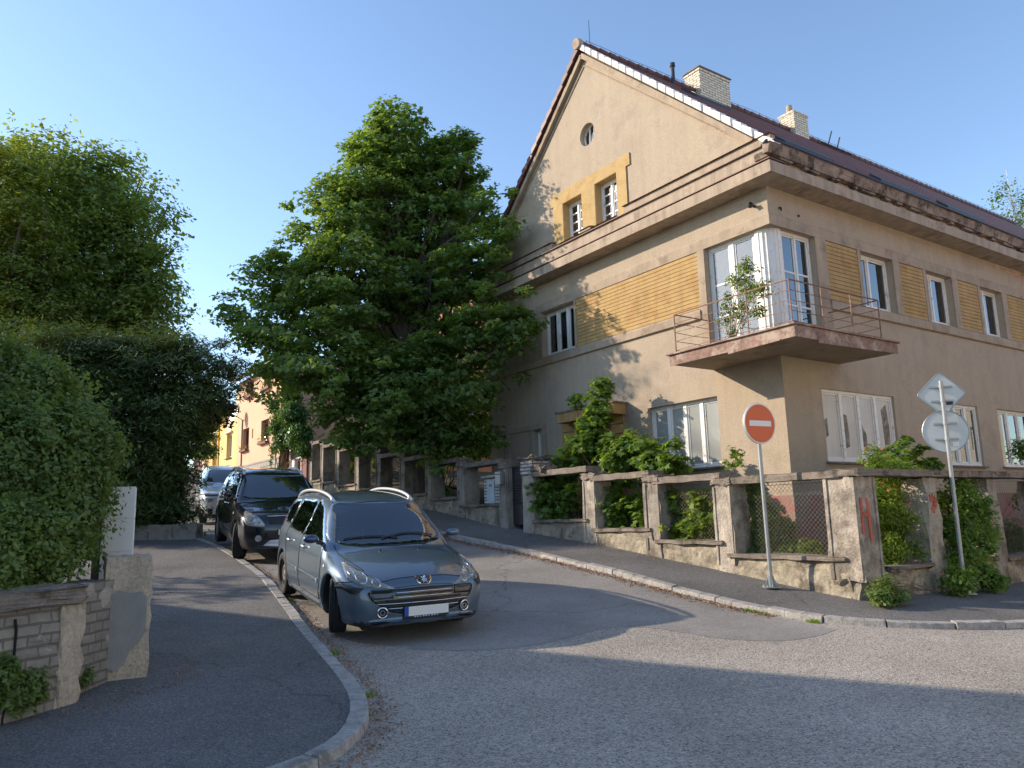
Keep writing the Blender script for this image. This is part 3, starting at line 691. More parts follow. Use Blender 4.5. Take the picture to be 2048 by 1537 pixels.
m = MB(H); m.box((7.30, -.04, 3.89), (9.82, .01, 4.02)); m.box((7.30, -.03, 3.05), (7.50, .01, 3.887)); m.box((9.52, -.03, 3.05), (9.66, .01, 3.887)); m.box((7.92, -.03, 3.05), (8.06, .01, 3.887)); m.box((9.02, -.03, 3.05), (9.17, .01, 3.887))
m.build('small_window_surround', M['trim'], house)
# wall lamp stub and old fittings on the frieze
m = MB(H); m.tube([(.30, 0, 7.47), (.30, -.10, 7.47)], .03, 8); m.tube([(.33, -.1, 7.45), (.27, -.14, 7.49)], .045, 8)
m.tube([(0, .35, 7.40), (-.04, .35, 7.40), (-.05, .35, 7.34)], .02, 6); m.tube([(0, .95, 7.36), (-.03, .95, 7.36)], .025, 6); m.build('wall_bracket', M['darkmetal'], house)

# balcony ------------------------------------------------------------------
bal = MB(H)
pl = [(1.60,-.003),(1.60,-1.2),(-1.17,-1.2),(-1.17,1.85),(-.003,1.85),(-.003,-.003)]
bal.box((-1.17, -1.2, 4.43), (1.60, -.003, 4.61)); bal.box((-1.17, -.002, 4.43), (-.003, 1.85, 4.61))
balc = bal.build('balcony', M['soffit'], house)
m = MB(H)
# rusty fascia sheets and drip lip
for (a, b) in (((1.63, -1.21), (-1.185, -1.21)), ((-1.18, -1.215), (-1.18, 1.88))):
    if a[1] == b[1]: m.box((b[0], a[1] - .012, 4.41), (a[0], a[1], 4.615)); m.box((b[0] - .04, a[1] - .06, 4.617), (a[0] + .05, a[1] + .15, 4.645))
    else: m.box((a[0] - .012, a[1] - .007, 4.412), (a[0], b[1], 4.613)); m.box((a[0] - .055, a[1] + .16, 4.618), (a[0] + .15, b[1] + .05, 4.646))
m.box((1.601, -1.205, 4.43), (1.612, -.003, 4.612)); m.box((-1.17, 1.851, 4.43), (-.003, 1.862, 4.612))
m.hexa([(.2,-1.235,4.37),(-.9,-1.235,4.40),(-.9,-1.224,4.40),(.2,-1.224,4.37),(.2,-1.235,4.43),(-.9,-1.235,4.43),(-.9,-1.224,4.43),(.2,-1.224,4.43)])
m.hexa([(-1.206,-.6,4.36),(-1.206,1.3,4.40),(-1.196,1.3,4.40),(-1.196,-.6,4.36),(-1.206,-.6,4.45),(-1.206,1.3,4.45),(-1.196,1.3,4.45),(-1.196,-.6,4.45)])
m.build('balcony_edge', M['rustlip'], balc)
m = MB(H); m.box((-1.1, -1.12, 4.613), (1.6, -.004, 4.635)); m.box((-1.1, -.004, 4.613), (-.004, 1.8, 4.635)); m.build('balcony_floor', M['cap'], balc)
ro = 1.08
posts = [(1.58, -ro), (.72, -ro), (-.17, -ro), (-1.06, -ro), (-1.06, -.19), (-1.06, .70), (-1.06, 1.60)]
rg = random.Random(11)
rail = MB(H)
for (u, v) in posts: rail.bar((u, v, 4.60), (u + rg.uniform(-.01, .01), v, 5.45), .019, .019)
for k in range(5):
    z = 5.445 - k * .18; w_ = .020 if k == 0 else .010
    P = [(1.58, -.02, z), (1.58, -ro, z), (-1.06, -ro, z), (-1.06, 1.60, z), (-.02, 1.60, z)]
    for a, b in zip(P[:-1], P[1:]):
        mid = tuple((a[i] + b[i]) / 2 + (rg.uniform(-.015, .015) if k else 0) for i in range(3))
        rail.bar(a, mid, w_, w_); rail.bar(mid, b, w_, w_)
rail.build('railing', M['rust'], balc)
# junk left on the balcony
m = MB(H); m.box((-.35, .95, 4.64), (-.15, 1.1, 5.15)); m.build('old_board', M['conc'], balc) if False else None

# roof ----------------------------------------------------------------------
def roofmat():
    m, n, l, b = newmat('plain_tiles'); b.inputs['Roughness'].default_value = .55; b.inputs['Specular IOR Level'].default_value = .4
    tc = n.new('ShaderNodeTexCoord'); rot = n.new('ShaderNodeVectorRotate'); rot.rotation_type = 'Z_AXIS'; rot.inputs['Angle'].default_value = -YAW - math.pi * 0
    l.new(tc.outputs['Object'], rot.inputs['Vector']); sp = n.new('ShaderNodeSeparateXYZ'); l.new(rot.outputs[0], sp.inputs[0])
    cb = n.new('ShaderNodeCombineXYZ'); l.new(sp.outputs[0], cb.inputs[0]); l.new(sp.outputs[2], cb.inputs[1])
    br = n.new('ShaderNodeTexBrick'); br.inputs['Scale'].default_value = 1; br.inputs['Brick Width'].default_value = .2; br.inputs['Row Height'].default_value = .13
    br.inputs['Mortar Size'].default_value = .008; br.inputs['Color1'].default_value = (.155,.055,.05,1); br.inputs['Color2'].default_value = (.10,.04,.04,1); br.inputs['Mortar'].default_value = (.02,.01,.01,1)
    l.new(cb.outputs[0], br.inputs['Vector'])
    nz = n.new('ShaderNodeTexNoise'); nz.inputs['Scale'].default_value = 1.5; nz.inputs['Detail'].default_value = 8; l.new(tc.outputs['Object'], nz.inputs['Vector'])
    mr = n.new('ShaderNodeMapRange'); mr.inputs[3].default_value = .6; mr.inputs[4].default_value = 1.5; l.new(nz.outputs['Fac'], mr.inputs[0])
    mx = n.new('ShaderNodeMix'); mx.data_type = 'RGBA'; mx.blend_type = 'MULTIPLY'; mx.inputs['Factor'].default_value = 1; l.new(br.outputs['Color'], mx.inputs[6]); l.new(mr.outputs[0], mx.inputs[7])
    l.new(mx.outputs[2], b.inputs['Base Color'])
    bp = n.new('ShaderNodeBump'); bp.inputs['Distance'].default_value = .01; bp.inputs['Strength'].default_value = .6; bp.invert = True; l.new(br.outputs['Fac'], bp.inputs['Height']); l.new(bp.outputs[0], b.inputs['Normal'])
    return m
M['roof'] = roofmat()
m = MB(H)
RU, RZ = 5.13, 13.62
for (ue, ze) in ((-.5, 8.36), (10.76, 8.36)):
    n = 40
    for k in range(n):
        t0 = k / n; t1 = (k + 1) / n + .012
        a = (ue + (RU - ue) * t0, ze + (RZ - ze) * t0); b = (ue + (RU - ue) * min(t1, 1), ze + (RZ - ze) * min(t1, 1))
        m.hexa([(a[0], -.12, a[1] - .10), (a[0], 24.3, a[1] - .10), (b[0], 24.3, b[1] - .10), (b[0], -.12, b[1] - .10),
                (a[0], -.12, a[1] + .03), (a[0], 24.3, a[1] + .03), (b[0], 24.3, b[1] + .002), (b[0], -.12, b[1] + .002)])
roof = m.build('roof', M['roof'], house)
def verge(ue, ze, mt, name):
    m = MB(H); rg = random.Random(8); n = 23
    for k in range(n):
        t0 = k / n; t1 = (k + 1.12) / n
        a = (ue + (RU - ue) * t0, ze + (RZ - ze) * t0); b = (ue + (RU - ue) * t1, ze + (RZ - ze) * t1)
        j = rg.uniform(-.012, .012)
        m.hexa([(a[0], -.20 + j, a[1] - .12), (a[0], .0, a[1] - .12), (b[0], .0, b[1] - .12), (b[0], -.17 + j, b[1] - .12),
                (a[0], -.20 + j, a[1] + .075), (a[0], .0, a[1] + .075), (b[0], .0, b[1] + .03), (b[0], -.17 + j, b[1] + .03)])
    m.build(name, mt, roof, bevel=.012)
verge(-.42, 8.44, M['verge_w'], 'verge_tiles'); verge(10.68, 8.44, M['verge_r'], 'verge_tiles')
m = MB(H); v = -.2
while v < 24.2:
    m.tube([(RU, v, RZ + .03), (RU, v + .36, RZ + .015)], [.115, .10], 10); v += .34
m.build('ridge_tiles', M['verge_r'], roof, smooth=False)
m = MB(H); m.tube([(RU, -.27, RZ + .0), (RU, -.12, RZ + .02)], .14, 10); m.build('ridge_end_tile', M['cornice'], roof)
m = MB(H); P = [(RU, v, RZ + .21 + .01 * math.sin(v * 3)) for v in np.arange(.1, 24, .5)]; m.tube(P, .006, 5)
for v in np.arange(.1, 24, 1.0): m.bar((RU, v, RZ + .1), (RU, v, RZ + .22), .012, .012)
m.tube([(RU, .22, RZ + .1), (RU, .22, RZ + .85)], .008, 5)
m.build('lightning_wire', M['darkmetal'], roof)
def chimney(u0, u1, v0, v1, z0, z1, pot):
    m = MB(H); m.box((u0, v0, z0), (u1, v1, z1 - .08)); m.box((u0 - .02, v0 - .02, z1 - .08), (u1 + .02, v1 + .02, z1))
    c = m.build('chimney', M['chimbrick'], roof)
    m = MB(H); m.box((u0 - .05, v0 - .05, z1 + .001), (u1 + .05, v1 + .05, z1 + .03)) if not pot else m.tube([((u0+u1)/2, v0 + .2, z1 + .01), ((u0+u1)/2, v0 + .2, z1 + .32)], [.11, .09], 12)
    m.build('chimney_pot' if pot else 'chimney_cap', M['cornice'] if pot else M['cap'], c)
chimney(4.86, 5.42, 4.12, 5.42, 12.9, 14.28, False)
chimney(4.86, 5.42, 8.5, 9.22, 12.9, 14.24, True)
m = MB(H); m.tube([(4.9, 3.05, 13.3), (4.9, 3.05, 13.95)], .055, 10); m.tube([(4.9, 3.05, 13.95), (4.9, 3.05, 14.05)], .08, 10); m.build('vent_pipe', M['darkmetal'], roof)
m = MB(H); m.bar((4.9, 10.3, 13.5), (4.9, 10.6, 14.1), .03, .03); m.bar((4.9, 10.8, 13.5), (4.9, 11.05, 14.0), .03, .03); m.bar((4.8, 9.8, 13.45), (4.8, 11.5, 13.45), .04, .04)
m.build('roof_bracket', M['darkmetal'], roof)
def roofpt(u, v, up=0): t = (u + .5) / (RU + .5); return (u, v, 8.36 + (RZ - 8.36) * t + .03 + up)
for (v0, v1, u0, u1) in ((2.1, 3.4, 3.3, 3.8), (.9, 2.6, .1, .38), (4.4, 6.6, .1, .36), (7.4, 9.3, .1, .36)):
    m = MB(H); m.hexa([roofpt(u0, v0, -.02), roofpt(u0, v1, -.02), roofpt(u1, v1, -.02), roofpt(u1, v0, -.02), roofpt(u0, v0, .07), roofpt(u0, v1, .07), roofpt(u1, v1, .07), roofpt(u1, v0, .07)])
    s = m.build('roof_window', M['darkmetal'], roof)
    if u0 < 1: continue
    e = .06; m = MB(H); m.hexa([roofpt(u0+e, v0+e, .071), roofpt(u0+e, v1-e, .071), roofpt(u1-e, v1-e, .071), roofpt(u1-e, v0+e, .071), roofpt(u0+e, v0+e, .078), roofpt(u0+e, v1-e, .078), roofpt(u1-e, v1-e, .078), roofpt(u1-e, v0+e, .078)])
    m.build('pane', M['glass'], s)
# ------------------------------------------------------------------ fences, gate, walls
def rpillar(m, cu, cv, w, d, z0, z1, rg, taper=.0):
    def q(z, s): return [(cu - w/2 * s, cv - d/2 * s, z), (cu + w/2 * s, cv - d/2 * s, z), (cu + w/2 * s, cv + d/2 * s, z), (cu - w/2 * s, cv + d/2 * s, z)]
    m.hexa(q(z0, 1 + taper) + q(z1, 1))
def chipped(o, amt=.012, cuts=4, seed=1):
    """break up the edges of a cast block with real chips"""
    me = o.data; bm = bmesh.new(); bm.from_mesh(me)
    bmesh.ops.subdivide_edges(bm, edges=bm.edges, cuts=cuts, use_grid_fill=True)
    g = random.Random(seed)
    for v in bm.verts:
        k = len(v.link_faces); s = amt * (1.0 if k < 4 else .5)
        ang = max([e.calc_face_angle(0) for e in v.link_edges] + [0])
        s = amt * (2.2 if ang > .6 else .45)
        v.co += Vector((g.uniform(-s, s), g.uniform(-s, s), g.uniform(-s, s) * .7))
    bm.to_mesh(me); bm.free(); return o
def mesh_panel(parent, P0, P1, z0a, z0b, z1a, z1b, step=.075):
    """chain link between two plan points"""
    a = np.array(P0); b = np.array(P1); L = np.hypot(*(b - a)); m = MB(H)
    def pt(s, z): p = a + (b - a) * s / L; return (p[0], p[1], z)
    zlo = lambda s: z0a + (z0b - z0a) * s / L
    zhi = lambda s: z1a + (z1b - z1a) * s / L
    hgt_ = max(z1a, z1b) - min(z0a, z0b); s = -hgt_
    def seg(s0, zz0, s1, zz1):
        # clip to 0..L and lo/hi
        t0, t1 = 0., 1.; ds = s1 - s0; dz = zz1 - zz0
        for (p, q) in ((-ds, s0), (ds, L - s0), (-dz, zz0 - max(z0a, z0b)), (dz, min(z1a, z1b) - zz0)):
            if abs(p) < 1e-9:
                if q < 0: return
            else:
                r = q / p
                if p < 0: t0 = max(t0, r)
                else: t1 = min(t1, r)
        if t1 - t0 < .01: return
        m.bar(pt(s0 + ds * t0, zz0 + dz * t0), pt(s0 + ds * t1, zz0 + dz * t1), .0030, .0030)
    zb = min(z0a, z0b)
    while s < L:
        seg(s, zb, s + hgt_, zb + hgt_); seg(s + hgt_, zb, s, zb + hgt_); s += step
    m.bar(pt(0, zhi(0) - .03), pt(L, zhi(L) - .03), .007, .007)
    m.build('wire_mesh', M['wire'], parent)
PV = -1.82                                       # centre line of the uphill fence
def fence_uphill(root, pillars, beams, mats, seed=1, mesh=()):
    rg = random.Random(seed)
    for k, (uc, w, ztop) in enumerate(pillars):
        g = hu(uc, -2.02) + .08
        m = MB(H); rpillar(m, uc, PV, w, .40, g - .25, ztop, rg, .03)
        p = m.build('pillar', mats[k % len(mats)], root); chipped(p, .012, 5, seed * 40 + k)
        m = MB(H); m.box((uc - w/2 - .02, PV - .235, ztop - .09), (uc + w/2 + .02, PV + .22, ztop + .035))
        c = m.build('pillar_cap', M['cap'], p); chipped(c, .011, 5, seed * 90 + k)
        for s in (-1, 1):                        # thin edge strips on the front face
            m = MB(H); m.box((uc + s * (w/2 - .03) - .02, PV - .222, g + .1), (uc + s * (w/2 - .03) + .02, PV - .203, ztop - .12)); m.build('edge_strip', mats[k % len(mats)], p)
    for k, (a, b, z) in enumerate(beams):
        m = MB(H); m.box((a, PV - .225, z - .115), (b, PV + .18, z)); chipped(m.build('top_beam', M['cap'], root), .005, 7, seed * 7 + k)
        z0 = max(hu(a, -2.02), hu(b, -2.02)) + .12
        m = MB(H)
        lo = min(hu(a, -2), hu(b, -2)) - .2; zt = sillz(a, b)
        m.box((a, PV - .19, lo), (b, PV + .17, zt)); p = m.build('plinth_wall', M['plinth'], root); chipped(p, .02, 6, seed * 17 + k)
        m = MB(H); m.box((a + .02, PV - .25, zt + .002), (b - .02, PV + .18, zt + .065)); chipped(m.build('sill_slab', M['cap'], root), .006, 7, seed * 27 + k)
        if k in mesh: mesh_panel(root, (a, PV + .05), (b, PV + .05), zt + .07, zt + .07, z - .13, z - .13)
def sillz(a, b): return max(hu(a, -2.02), hu(b, -2.02)) + .30
lf = empty('garden_fence')
tag(lf, 'crumbling concrete pillar fence on the street corner before the house, red letter H on it', 'fence')
pil = [(-2.22, .42, 2.03), (-.10, .38, 2.12), (1.52, .38, 2.26), (3.28, .38, 2.40)]
bm_ = [(-2.25, -.13, 2.15), (-.09, 1.48, 2.24), (1.55, 3.22, 2.38), (3.32, 5.22, 2.585)]
fence_uphill(lf, pil[1:], bm_, [M['conc2'], M['conc']], 1, mesh=(0, 1))
m = MB(H); rpillar(m, -2.22, -1.78, .50, .46, .60, 2.04, None, .05); cp = chipped(m.build('pillar', M['conc2'], lf), .010, 6, 77)
m = MB(H); m.box((-2.42, -2.0, .15), (-2.0, -1.56, .60)); chipped(m.build('pillar_footing', M['plinth'], cp), .03, 4, 78)
for (a0, a1, b0, b1) in ((-2.03, -1.98, -2.035, -2.013), (-2.46, -2.41, -2.035, -2.013)):
    m = MB(H); m.box((a0, b0, .62), (a1, b1, 2.02)); m.build('edge_strip', M['conc2'], cp)
m = MB(H); m.box((-2.495, -1.60, .62), (-2.473, -1.55, 2.02)); m.build('edge_strip', M['conc2'], cp)
# red H sprayed on the street side of the corner pillar
M['graffiti'] = mat('red_spray_paint', (.45,.09,.06), .7, var=.3, vscale=9)
def hmark(m, v0, v1, z0, z1, x):
    for (a, b) in (((v0, z0), (v0 + .012, z1)), ((v1, z0 - .10), (v1 - .02, z1 - .01)), ((v0, (z0 + z1)/2 + .03), (v1 - .01, (z0 + z1)/2 + .01))):
        d = Vector((b[0] - a[0], b[1] - a[1]))  .normalized() * .027; nx = Vector((-d.y, d.x))
        q = [(a[0] - nx.x, a[1] - nx.y), (b[0] - nx.x, b[1] - nx.y), (b[0] + nx.x, b[1] + nx.y), (a[0] + nx.x, a[1] + nx.y)]
        m.hexa([H(x, p[0], p[1]) for p in q] + [H(x - .006, p[0], p[1]) for p in q])
m = MB(); hmark(m, -1.94, -1.76, 1.24, 1.74, -2.478); m.build('painted_letter', M['graffiti'], cp)
# right-hand run along the cross street
for k, (vc, z) in enumerate(((.0, 2.03), (1.98, 2.02), (4.0, 2.0), (6.2, 2.0), (8.6, 2.0), (11, 2))):
    g = hu(-2.5, vc)
    m = MB(H); rpillar(m, -2.28, vc, .38, .36, g - .1, z, None, .03); p = m.build('pillar', M['conc'] if k % 2 else M['conc2'], lf); chipped(p, .012, 5, 200 + k)
    if k == 0:
        m = MB(); 
        for (cy, cz, r) in ((-.03, 1.72, .05), (.05, 1.66, .06), (.0, 1.56, .05)): P = blob(None, cy, cz, r, r * 1.3, int(cz * 100), 0, 0, n=20); m.prism(P, lambda x, y: H(-2.484, x, y), lambda x, y: H(-2.46, x, y))
        m.build('painted_mark', M['graffiti'], p)
vs = [-1.6, .0, 1.98, 4.0, 6.2, 8.6, 11]
for k in range(6):
    a, b = vs[k], vs[k + 1]
    m = MB(H); m.box((-2.55, a - (.45 if k == 0 else 0) + .01, 2.045), (-2.08, b - .005, 2.145)); chipped(m.build('top_beam', M['cap'], lf), .005, 7, 300 + k)
    zt = .70 if k < 2 else .66
    m = MB(H); m.box((-2.46, a + .15, .0), (-2.10, b - .15, zt)); chipped(m.build('plinth_wall', M['plinth'], lf), .022, 6, 320 + k)
    m = MB(H); m.box((-2.52, a + .2, zt + .002), (-2.06, b - .2, zt + .06)); chipped(m.build('sill_slab', M['cap'], lf), .014, 5, 340 + k)
    if k > 1: mesh_panel(lf, (-2.26, a), (-2.26, b), zt + .07, zt + .07, 2.03, 2.03)
# brick gate pillar (belongs to the corner fence)
g = hu(5.4, -2.02)
m = MB(H); m.box((5.2, -2.03, g - .1), (5.6, -1.6, 2.52)); p = m.build('gate_pillar', M['conc2'], lf); chipped(p, .012, 5, 401)
m = MB(H); m.box((5.18, -2.045, 2.525), (5.62, -1.58, 2.86)); b2 = m.build('brick_top', M['whitebrick'], p); chipped(b2, .006, 3, 402)
m = MB(H); m.box((5.14, -2.08, 2.862), (5.66, -1.55, 2.93)); chipped(m.build('pillar_cap', M['cap'], p), .03, 4, 403)
m = MB(H); m.box((4.72, -2.06, 2.588), (5.15, -1.7, 2.70)); chipped(m.build('loose_stone', M['cap'], p), .04, 4, 404)
# gate
gt = empty('garden_gate'); tag(gt, 'narrow black slatted metal gate between brick topped pillar and mailbox pillar', 'gate')
g = max(hu(5.65, -2), hu(6.2, -2)) + .12
M['gate'] = mat('black_gate_paint', (.035,.033,.036), .5, var=.35, vscale=7, stain=(.10,.05,.03), sscale=5, samt=.3)
m = MB(H); m.box((5.63, -1.86, g + .03), (5.67, -1.82, 2.78)); m.box((6.20, -1.86, g + .03), (6.24, -1.82, 2.78)); m.box((5.672, -1.86, 2.73), (6.198, -1.82, 2.775)); m.box((5.672, -1.86, g + .03), (6.198, -1.82, g + .07))
m.build('gate_frame', M['gate'], gt)
m = MB(H); m.box((5.673, -1.855, g + .075), (6.197, -1.84, g + .50)); m.build('lower_plate', M['gate'], gt)
m = MB(H); z = g + .52
while z < 2.71: m.hexa([(5.673,-1.862,z),(6.197,-1.862,z),(6.197,-1.83,z+.012),(5.673,-1.83,z+.012),(5.673,-1.862,z+.036),(6.197,-1.862,z+.036),(6.197,-1.83,z+.045),(5.673,-1.83,z+.045)]); z += .058
m.build('slats', M['gate'], gt)
m = MB(H); m.tube([(6.15, -1.86, 2.0), (6.15, -1.93, 2.0), (6.05, -1.93, 2.0)], .012, 8); m.build('handle', M['darkmetal'], gt)
# upper fence
uf = empty('upper_garden_fence'); tag(uf, 'brown concrete pillar fence stepping uphill under the maple, from the mailbox to the red door', 'fence')
ups = [(6.38, .30, 2.83), (8.30, .38, 3.0), (10.05, .36, 3.28), (11.65, .36, 3.52), (13.3, .36, 3.75), (14.95, .34, 4.02), (16.65, .34, 4.22), (18.15, .30, 4.45), (19.3, .30, 4.6)]
ubm = [(6.5, 8.35, 2.98), (8.4, 10.0, 3.16), (10.1, 11.6, 3.40), (11.72, 13.2, 3.62), (13.4, 14.9, 3.88), (15.0, 16.6, 4.10), (16.7, 18.1, 4.36), (18.2, 19.5, 4.58)]
fence_uphill(uf, ups, ubm, [M['conc']], 3, mesh=(2, 3, 4))
# mailbox
m = MB(H); m.box((6.30, -2.16, 2.36), (6.52, -2.03, 2.66)); mb_ = m.build('mailbox', M['metal'], bevel=.008)
tag(mb_, 'small grey metal mailbox hung on the pillar left of the black gate', 'mailbox')
m = MB(H); m.box((6.32, -2.168, 2.59), (6.50, -2.161, 2.61)); m.build('letter_slot', M['darkmetal'], mb_)
# meter cabinet
mc = empty('meter_cabinet'); tag(mc, 'white brick meter cabinet with pale blue door behind the fence left of the gate', 'cabinet')
g = hu(7.2, -2.0)
m = MB(H); m.box((6.62, -1.98, g + .2), (7.28, -1.62, g + 1.14)); m.build('brick_housing', M['whitebrick'], mc)
m = MB(H); m.box((6.58, -2.03, g + 1.142), (7.34, -1.58, g + 1.20)); m.build('cabinet_cap', M['kerb'], mc)
m = MB(H); m.box((6.80, -2.004, g + .48), (7.12, -1.981, g + 1.07)); d = m.build('cabinet_door', M['bluedoor'], mc, bevel=.004)
m = MB(H); P = [(6.96, g + .62), (6.985, g + .70), (6.965, g + .70), (6.975, g + .76), (6.94, g + .68), (6.96, g + .68)]
m.prism(P, lambda x, y: H(x, -2.0045, y), lambda x, y: H(x, -2.009, y)); m.build('warning_mark', M['darkmetal'], d)
for uu in (6.93, 6.99):
    m = MB(H); m.box((uu - .02, -2.009, g + .93), (uu + .015, -2.0045, g + .98)); m.build('number_mark', M['darkmetal'], d)

# ------------------------------------------------------------------ near left garden wall
def wpt(x, y): return (x, y)
M['leftbrick'] = brickmat('grey_worn_brick', (.29,.255,.21), (.22,.195,.165), (.15,.13,.11), .27, .088, .012, damage=((.40,.355,.29), .60))
M['leftrender'] = mat('coarse_beige_render', (.46,.375,.28), .95, var=.2, vscale=6, bump=1.0, bscale=30, bdist=.02, stain=(.40,.33,.25), sscale=3, samt=.3)
M['leftrender2'] = mat('grey_cement_patch', (.27,.26,.245), .9, var=.15, vscale=4, bump=.4, bscale=40, bdist=.006)
gw = empty('garden_wall'); tag(gw, 'low crumbling brick garden wall under the leafy hedge at the left', 'wall')
A = Vector((-5.2, 2.9, 0)); B = Vector((-3.66, 6.68, 0)); d = (B - A).normalized(); nrm = Vector((d.y, -d.x, 0))
def wf(o, s, t, z): p = o + d * s + nrm * t; return (p.x, p.y, z)
Lw = (B - A).length
m = MB(); m.hexa([wf(A, 0, -.32, -.1), wf(A, Lw - .2, -.32, -.1), wf(A, Lw - .2, 0, -.1), wf(A, 0, 0, -.1), wf(A, 0, -.32, 1.0), wf(A, Lw - .2, -.32, 1.0), wf(A, Lw - .2, 0, 1.0), wf(A, 0, 0, 1.0)])
chipped(m.build('brick_wall', M['leftbrick'], gw), .008, 12, 5)
m = MB(); m.hexa([wf(A, Lw - .2, -.5, -.1), wf(A, Lw, -.5, -.1), wf(A, Lw, .012, -.1), wf(A, Lw - .2, .012, -.1), wf(A, Lw - .2, -.5, 1.02), wf(A, Lw, -.5, 1.02), wf(A, Lw, .012, 1.02), wf(A, Lw - .2, .012, 1.02)])
chipped(m.build('rendered_end', M['leftrender'], gw), .012, 8, 6)
m = MB(); m.hexa([wf(A, 0, -.38, 1.003), wf(A, Lw - .05, -.38, 1.003), wf(A, Lw - .05, .05, 1.003), wf(A, 0, .05, 1.003), wf(A, 0, -.38, 1.13), wf(A, Lw + .0, -.38, 1.13), wf(A, Lw + .0, .05, 1.13), wf(A, 0, .05, 1.13)])
chipped(m.build('coping', M['cap'], gw), .014, 10, 7)
m = MB(); rgx = random.Random(4); zz = .12; sx = Lw - .62; pts_ = []
while zz < .98: pts_.append((sx + rgx.uniform(-.02, .02), zz)); zz += .09; sx += .004
for (a0, z0_), (a1, z1_) in zip(pts_[:-1], pts_[1:]):
    w0 = .003 + .006 * z0_; m.hexa([wf(A, a0 - w0, .002, z0_), wf(A, a0 + w0, .002, z0_), wf(A, a0 + w0, .014, z0_), wf(A, a0 - w0, .014, z0_), wf(A, a1 - w0, .002, z1_), wf(A, a1 + w0, .002, z1_), wf(A, a1 + w0, .014, z1_), wf(A, a1 - w0, .014, z1_)])
m.build('wall_crack', M['dark'], gw)
# return wall and square pillar
A2 = Vector((-4.02, 6.72, 0)); B2 = Vector((-3.84, 7.42, 0))
m = MB(); m.hexa([(-4.1, 6.70, 0), (-3.80, 6.62, 0), (-3.745, 7.38, 0), (-4.1, 7.4, 0), (-4.1, 6.70, 1.13), (-3.80, 6.62, 1.13), (-3.745, 7.38, 1.13), (-4.1, 7.4, 1.13)])
chipped(m.build('return_wall', M['leftbrick'], gw), .008, 8, 9)
pb = empty('wall_pillar'); tag(pb, 'chunky beige rendered pillar with a grey cement patch, at the end of the brick garden wall', 'pillar')
c = [(-3.80, 7.30), (-3.45, 7.45), (-3.80, 8.08), (-4.16, 7.92)]
m = MB(); m.hexa([(x, y, .1) for x, y in c] + [(x, y, 1.33) for x, y in c]); chipped(m.build('pillar_body', M['leftrender'], pb), .006, 10, 21)
fd = Vector((c[1][0] - c[0][0], c[1][1] - c[0][1], 0)); fl = fd.length; fd.normalize(); fn = Vector((fd.y, -fd.x, 0))
P = [(.03, .35), (.10, .31), (.18, .36), (.22, .48), (.30, .56), (.345, .66), (.35, .84), (.345, .96), (.30, 1.01), (.2, 1.0), (.1, 1.03), (.05, .99), (.02, .9), (.015, .6)]
m = MB(); m.prism(P, lambda a, b: tuple(Vector((c[0][0], c[0][1], b)) + fd * a + fn * .016), lambda a, b: tuple(Vector((c[0][0], c[0][1], b)) + fd * a - fn * .02)); m.build('cement_patch', M['leftrender2'], pb)
# white panelled cabinet
M['wpanel'] = mat('white_panel', (.78,.78,.76), .5, var=.04, vscale=3)
ct = empty('utility_cabinet'); tag(ct, 'tall narrow white panelled cabinet standing behind the beige pillar', 'cabinet')
cc = [(-4.47, 8.42), (-4.17, 8.50), (-4.30, 8.80), (-4.60, 8.72)]
m = MB()
for k in range(5):
    z0 = .3 + k * .35 + .005; z1 = .3 + (k + 1) * .35 - .005
    m.hexa([(x, y, z0) for x, y in cc] + [(x, y, z1) for x, y in cc])
m.hexa([(x, y + .02, .3) for x, y in cc[:2]] + [(x, y - .02, .3) for x, y in cc[2:]] + [(x, y + .02, 2.03) for x, y in cc[:2]] + [(x, y - .02, 2.03) for x, y in cc[2:]])
m.build('cabinet_body', M['wpanel'], ct)
cs = [(-4.58, 8.46), (-4.50, 8.44), (-4.64, 8.74), (-4.72, 8.76)]
m = MB(); m.hexa([(x, y, .3) for x, y in cs] + [(x, y, 1.9) for x, y in cs]); m.build('side_post', M['conc'], ct)
# low stone wall before the yew
sw = empty('stone_edging_wall'); tag(sw, 'low grey block wall at the foot of the dark yew beside the pavement', 'wall')
for k in range(6):
    p0 = Vector((-7.62, 18.62, 0)) + Vector((-.99, .1, 0)) * k * .62; p1 = p0 + Vector((-.99, .1, 0)) * .61; nn = Vector((.1, .99, 0)) * .3
    g = h1(p0.x, p0.y)
    m = MB(); m.hexa([(p0.x, p0.y, g - .1), (p1.x, p1.y, g - .1), (p1.x + nn.x, p1.y + nn.y, g - .1), (p0.x + nn.x, p0.y + nn.y, g - .1),
                      (p0.x, p0.y, g + .42), (p1.x, p1.y, g + .42), (p1.x + nn.x, p1.y + nn.y, g + .42), (p0.x + nn.x, p0.y + nn.y, g + .42)])
    chipped(m.build('block', M['conc'], sw), .012, 4, 500 + k)

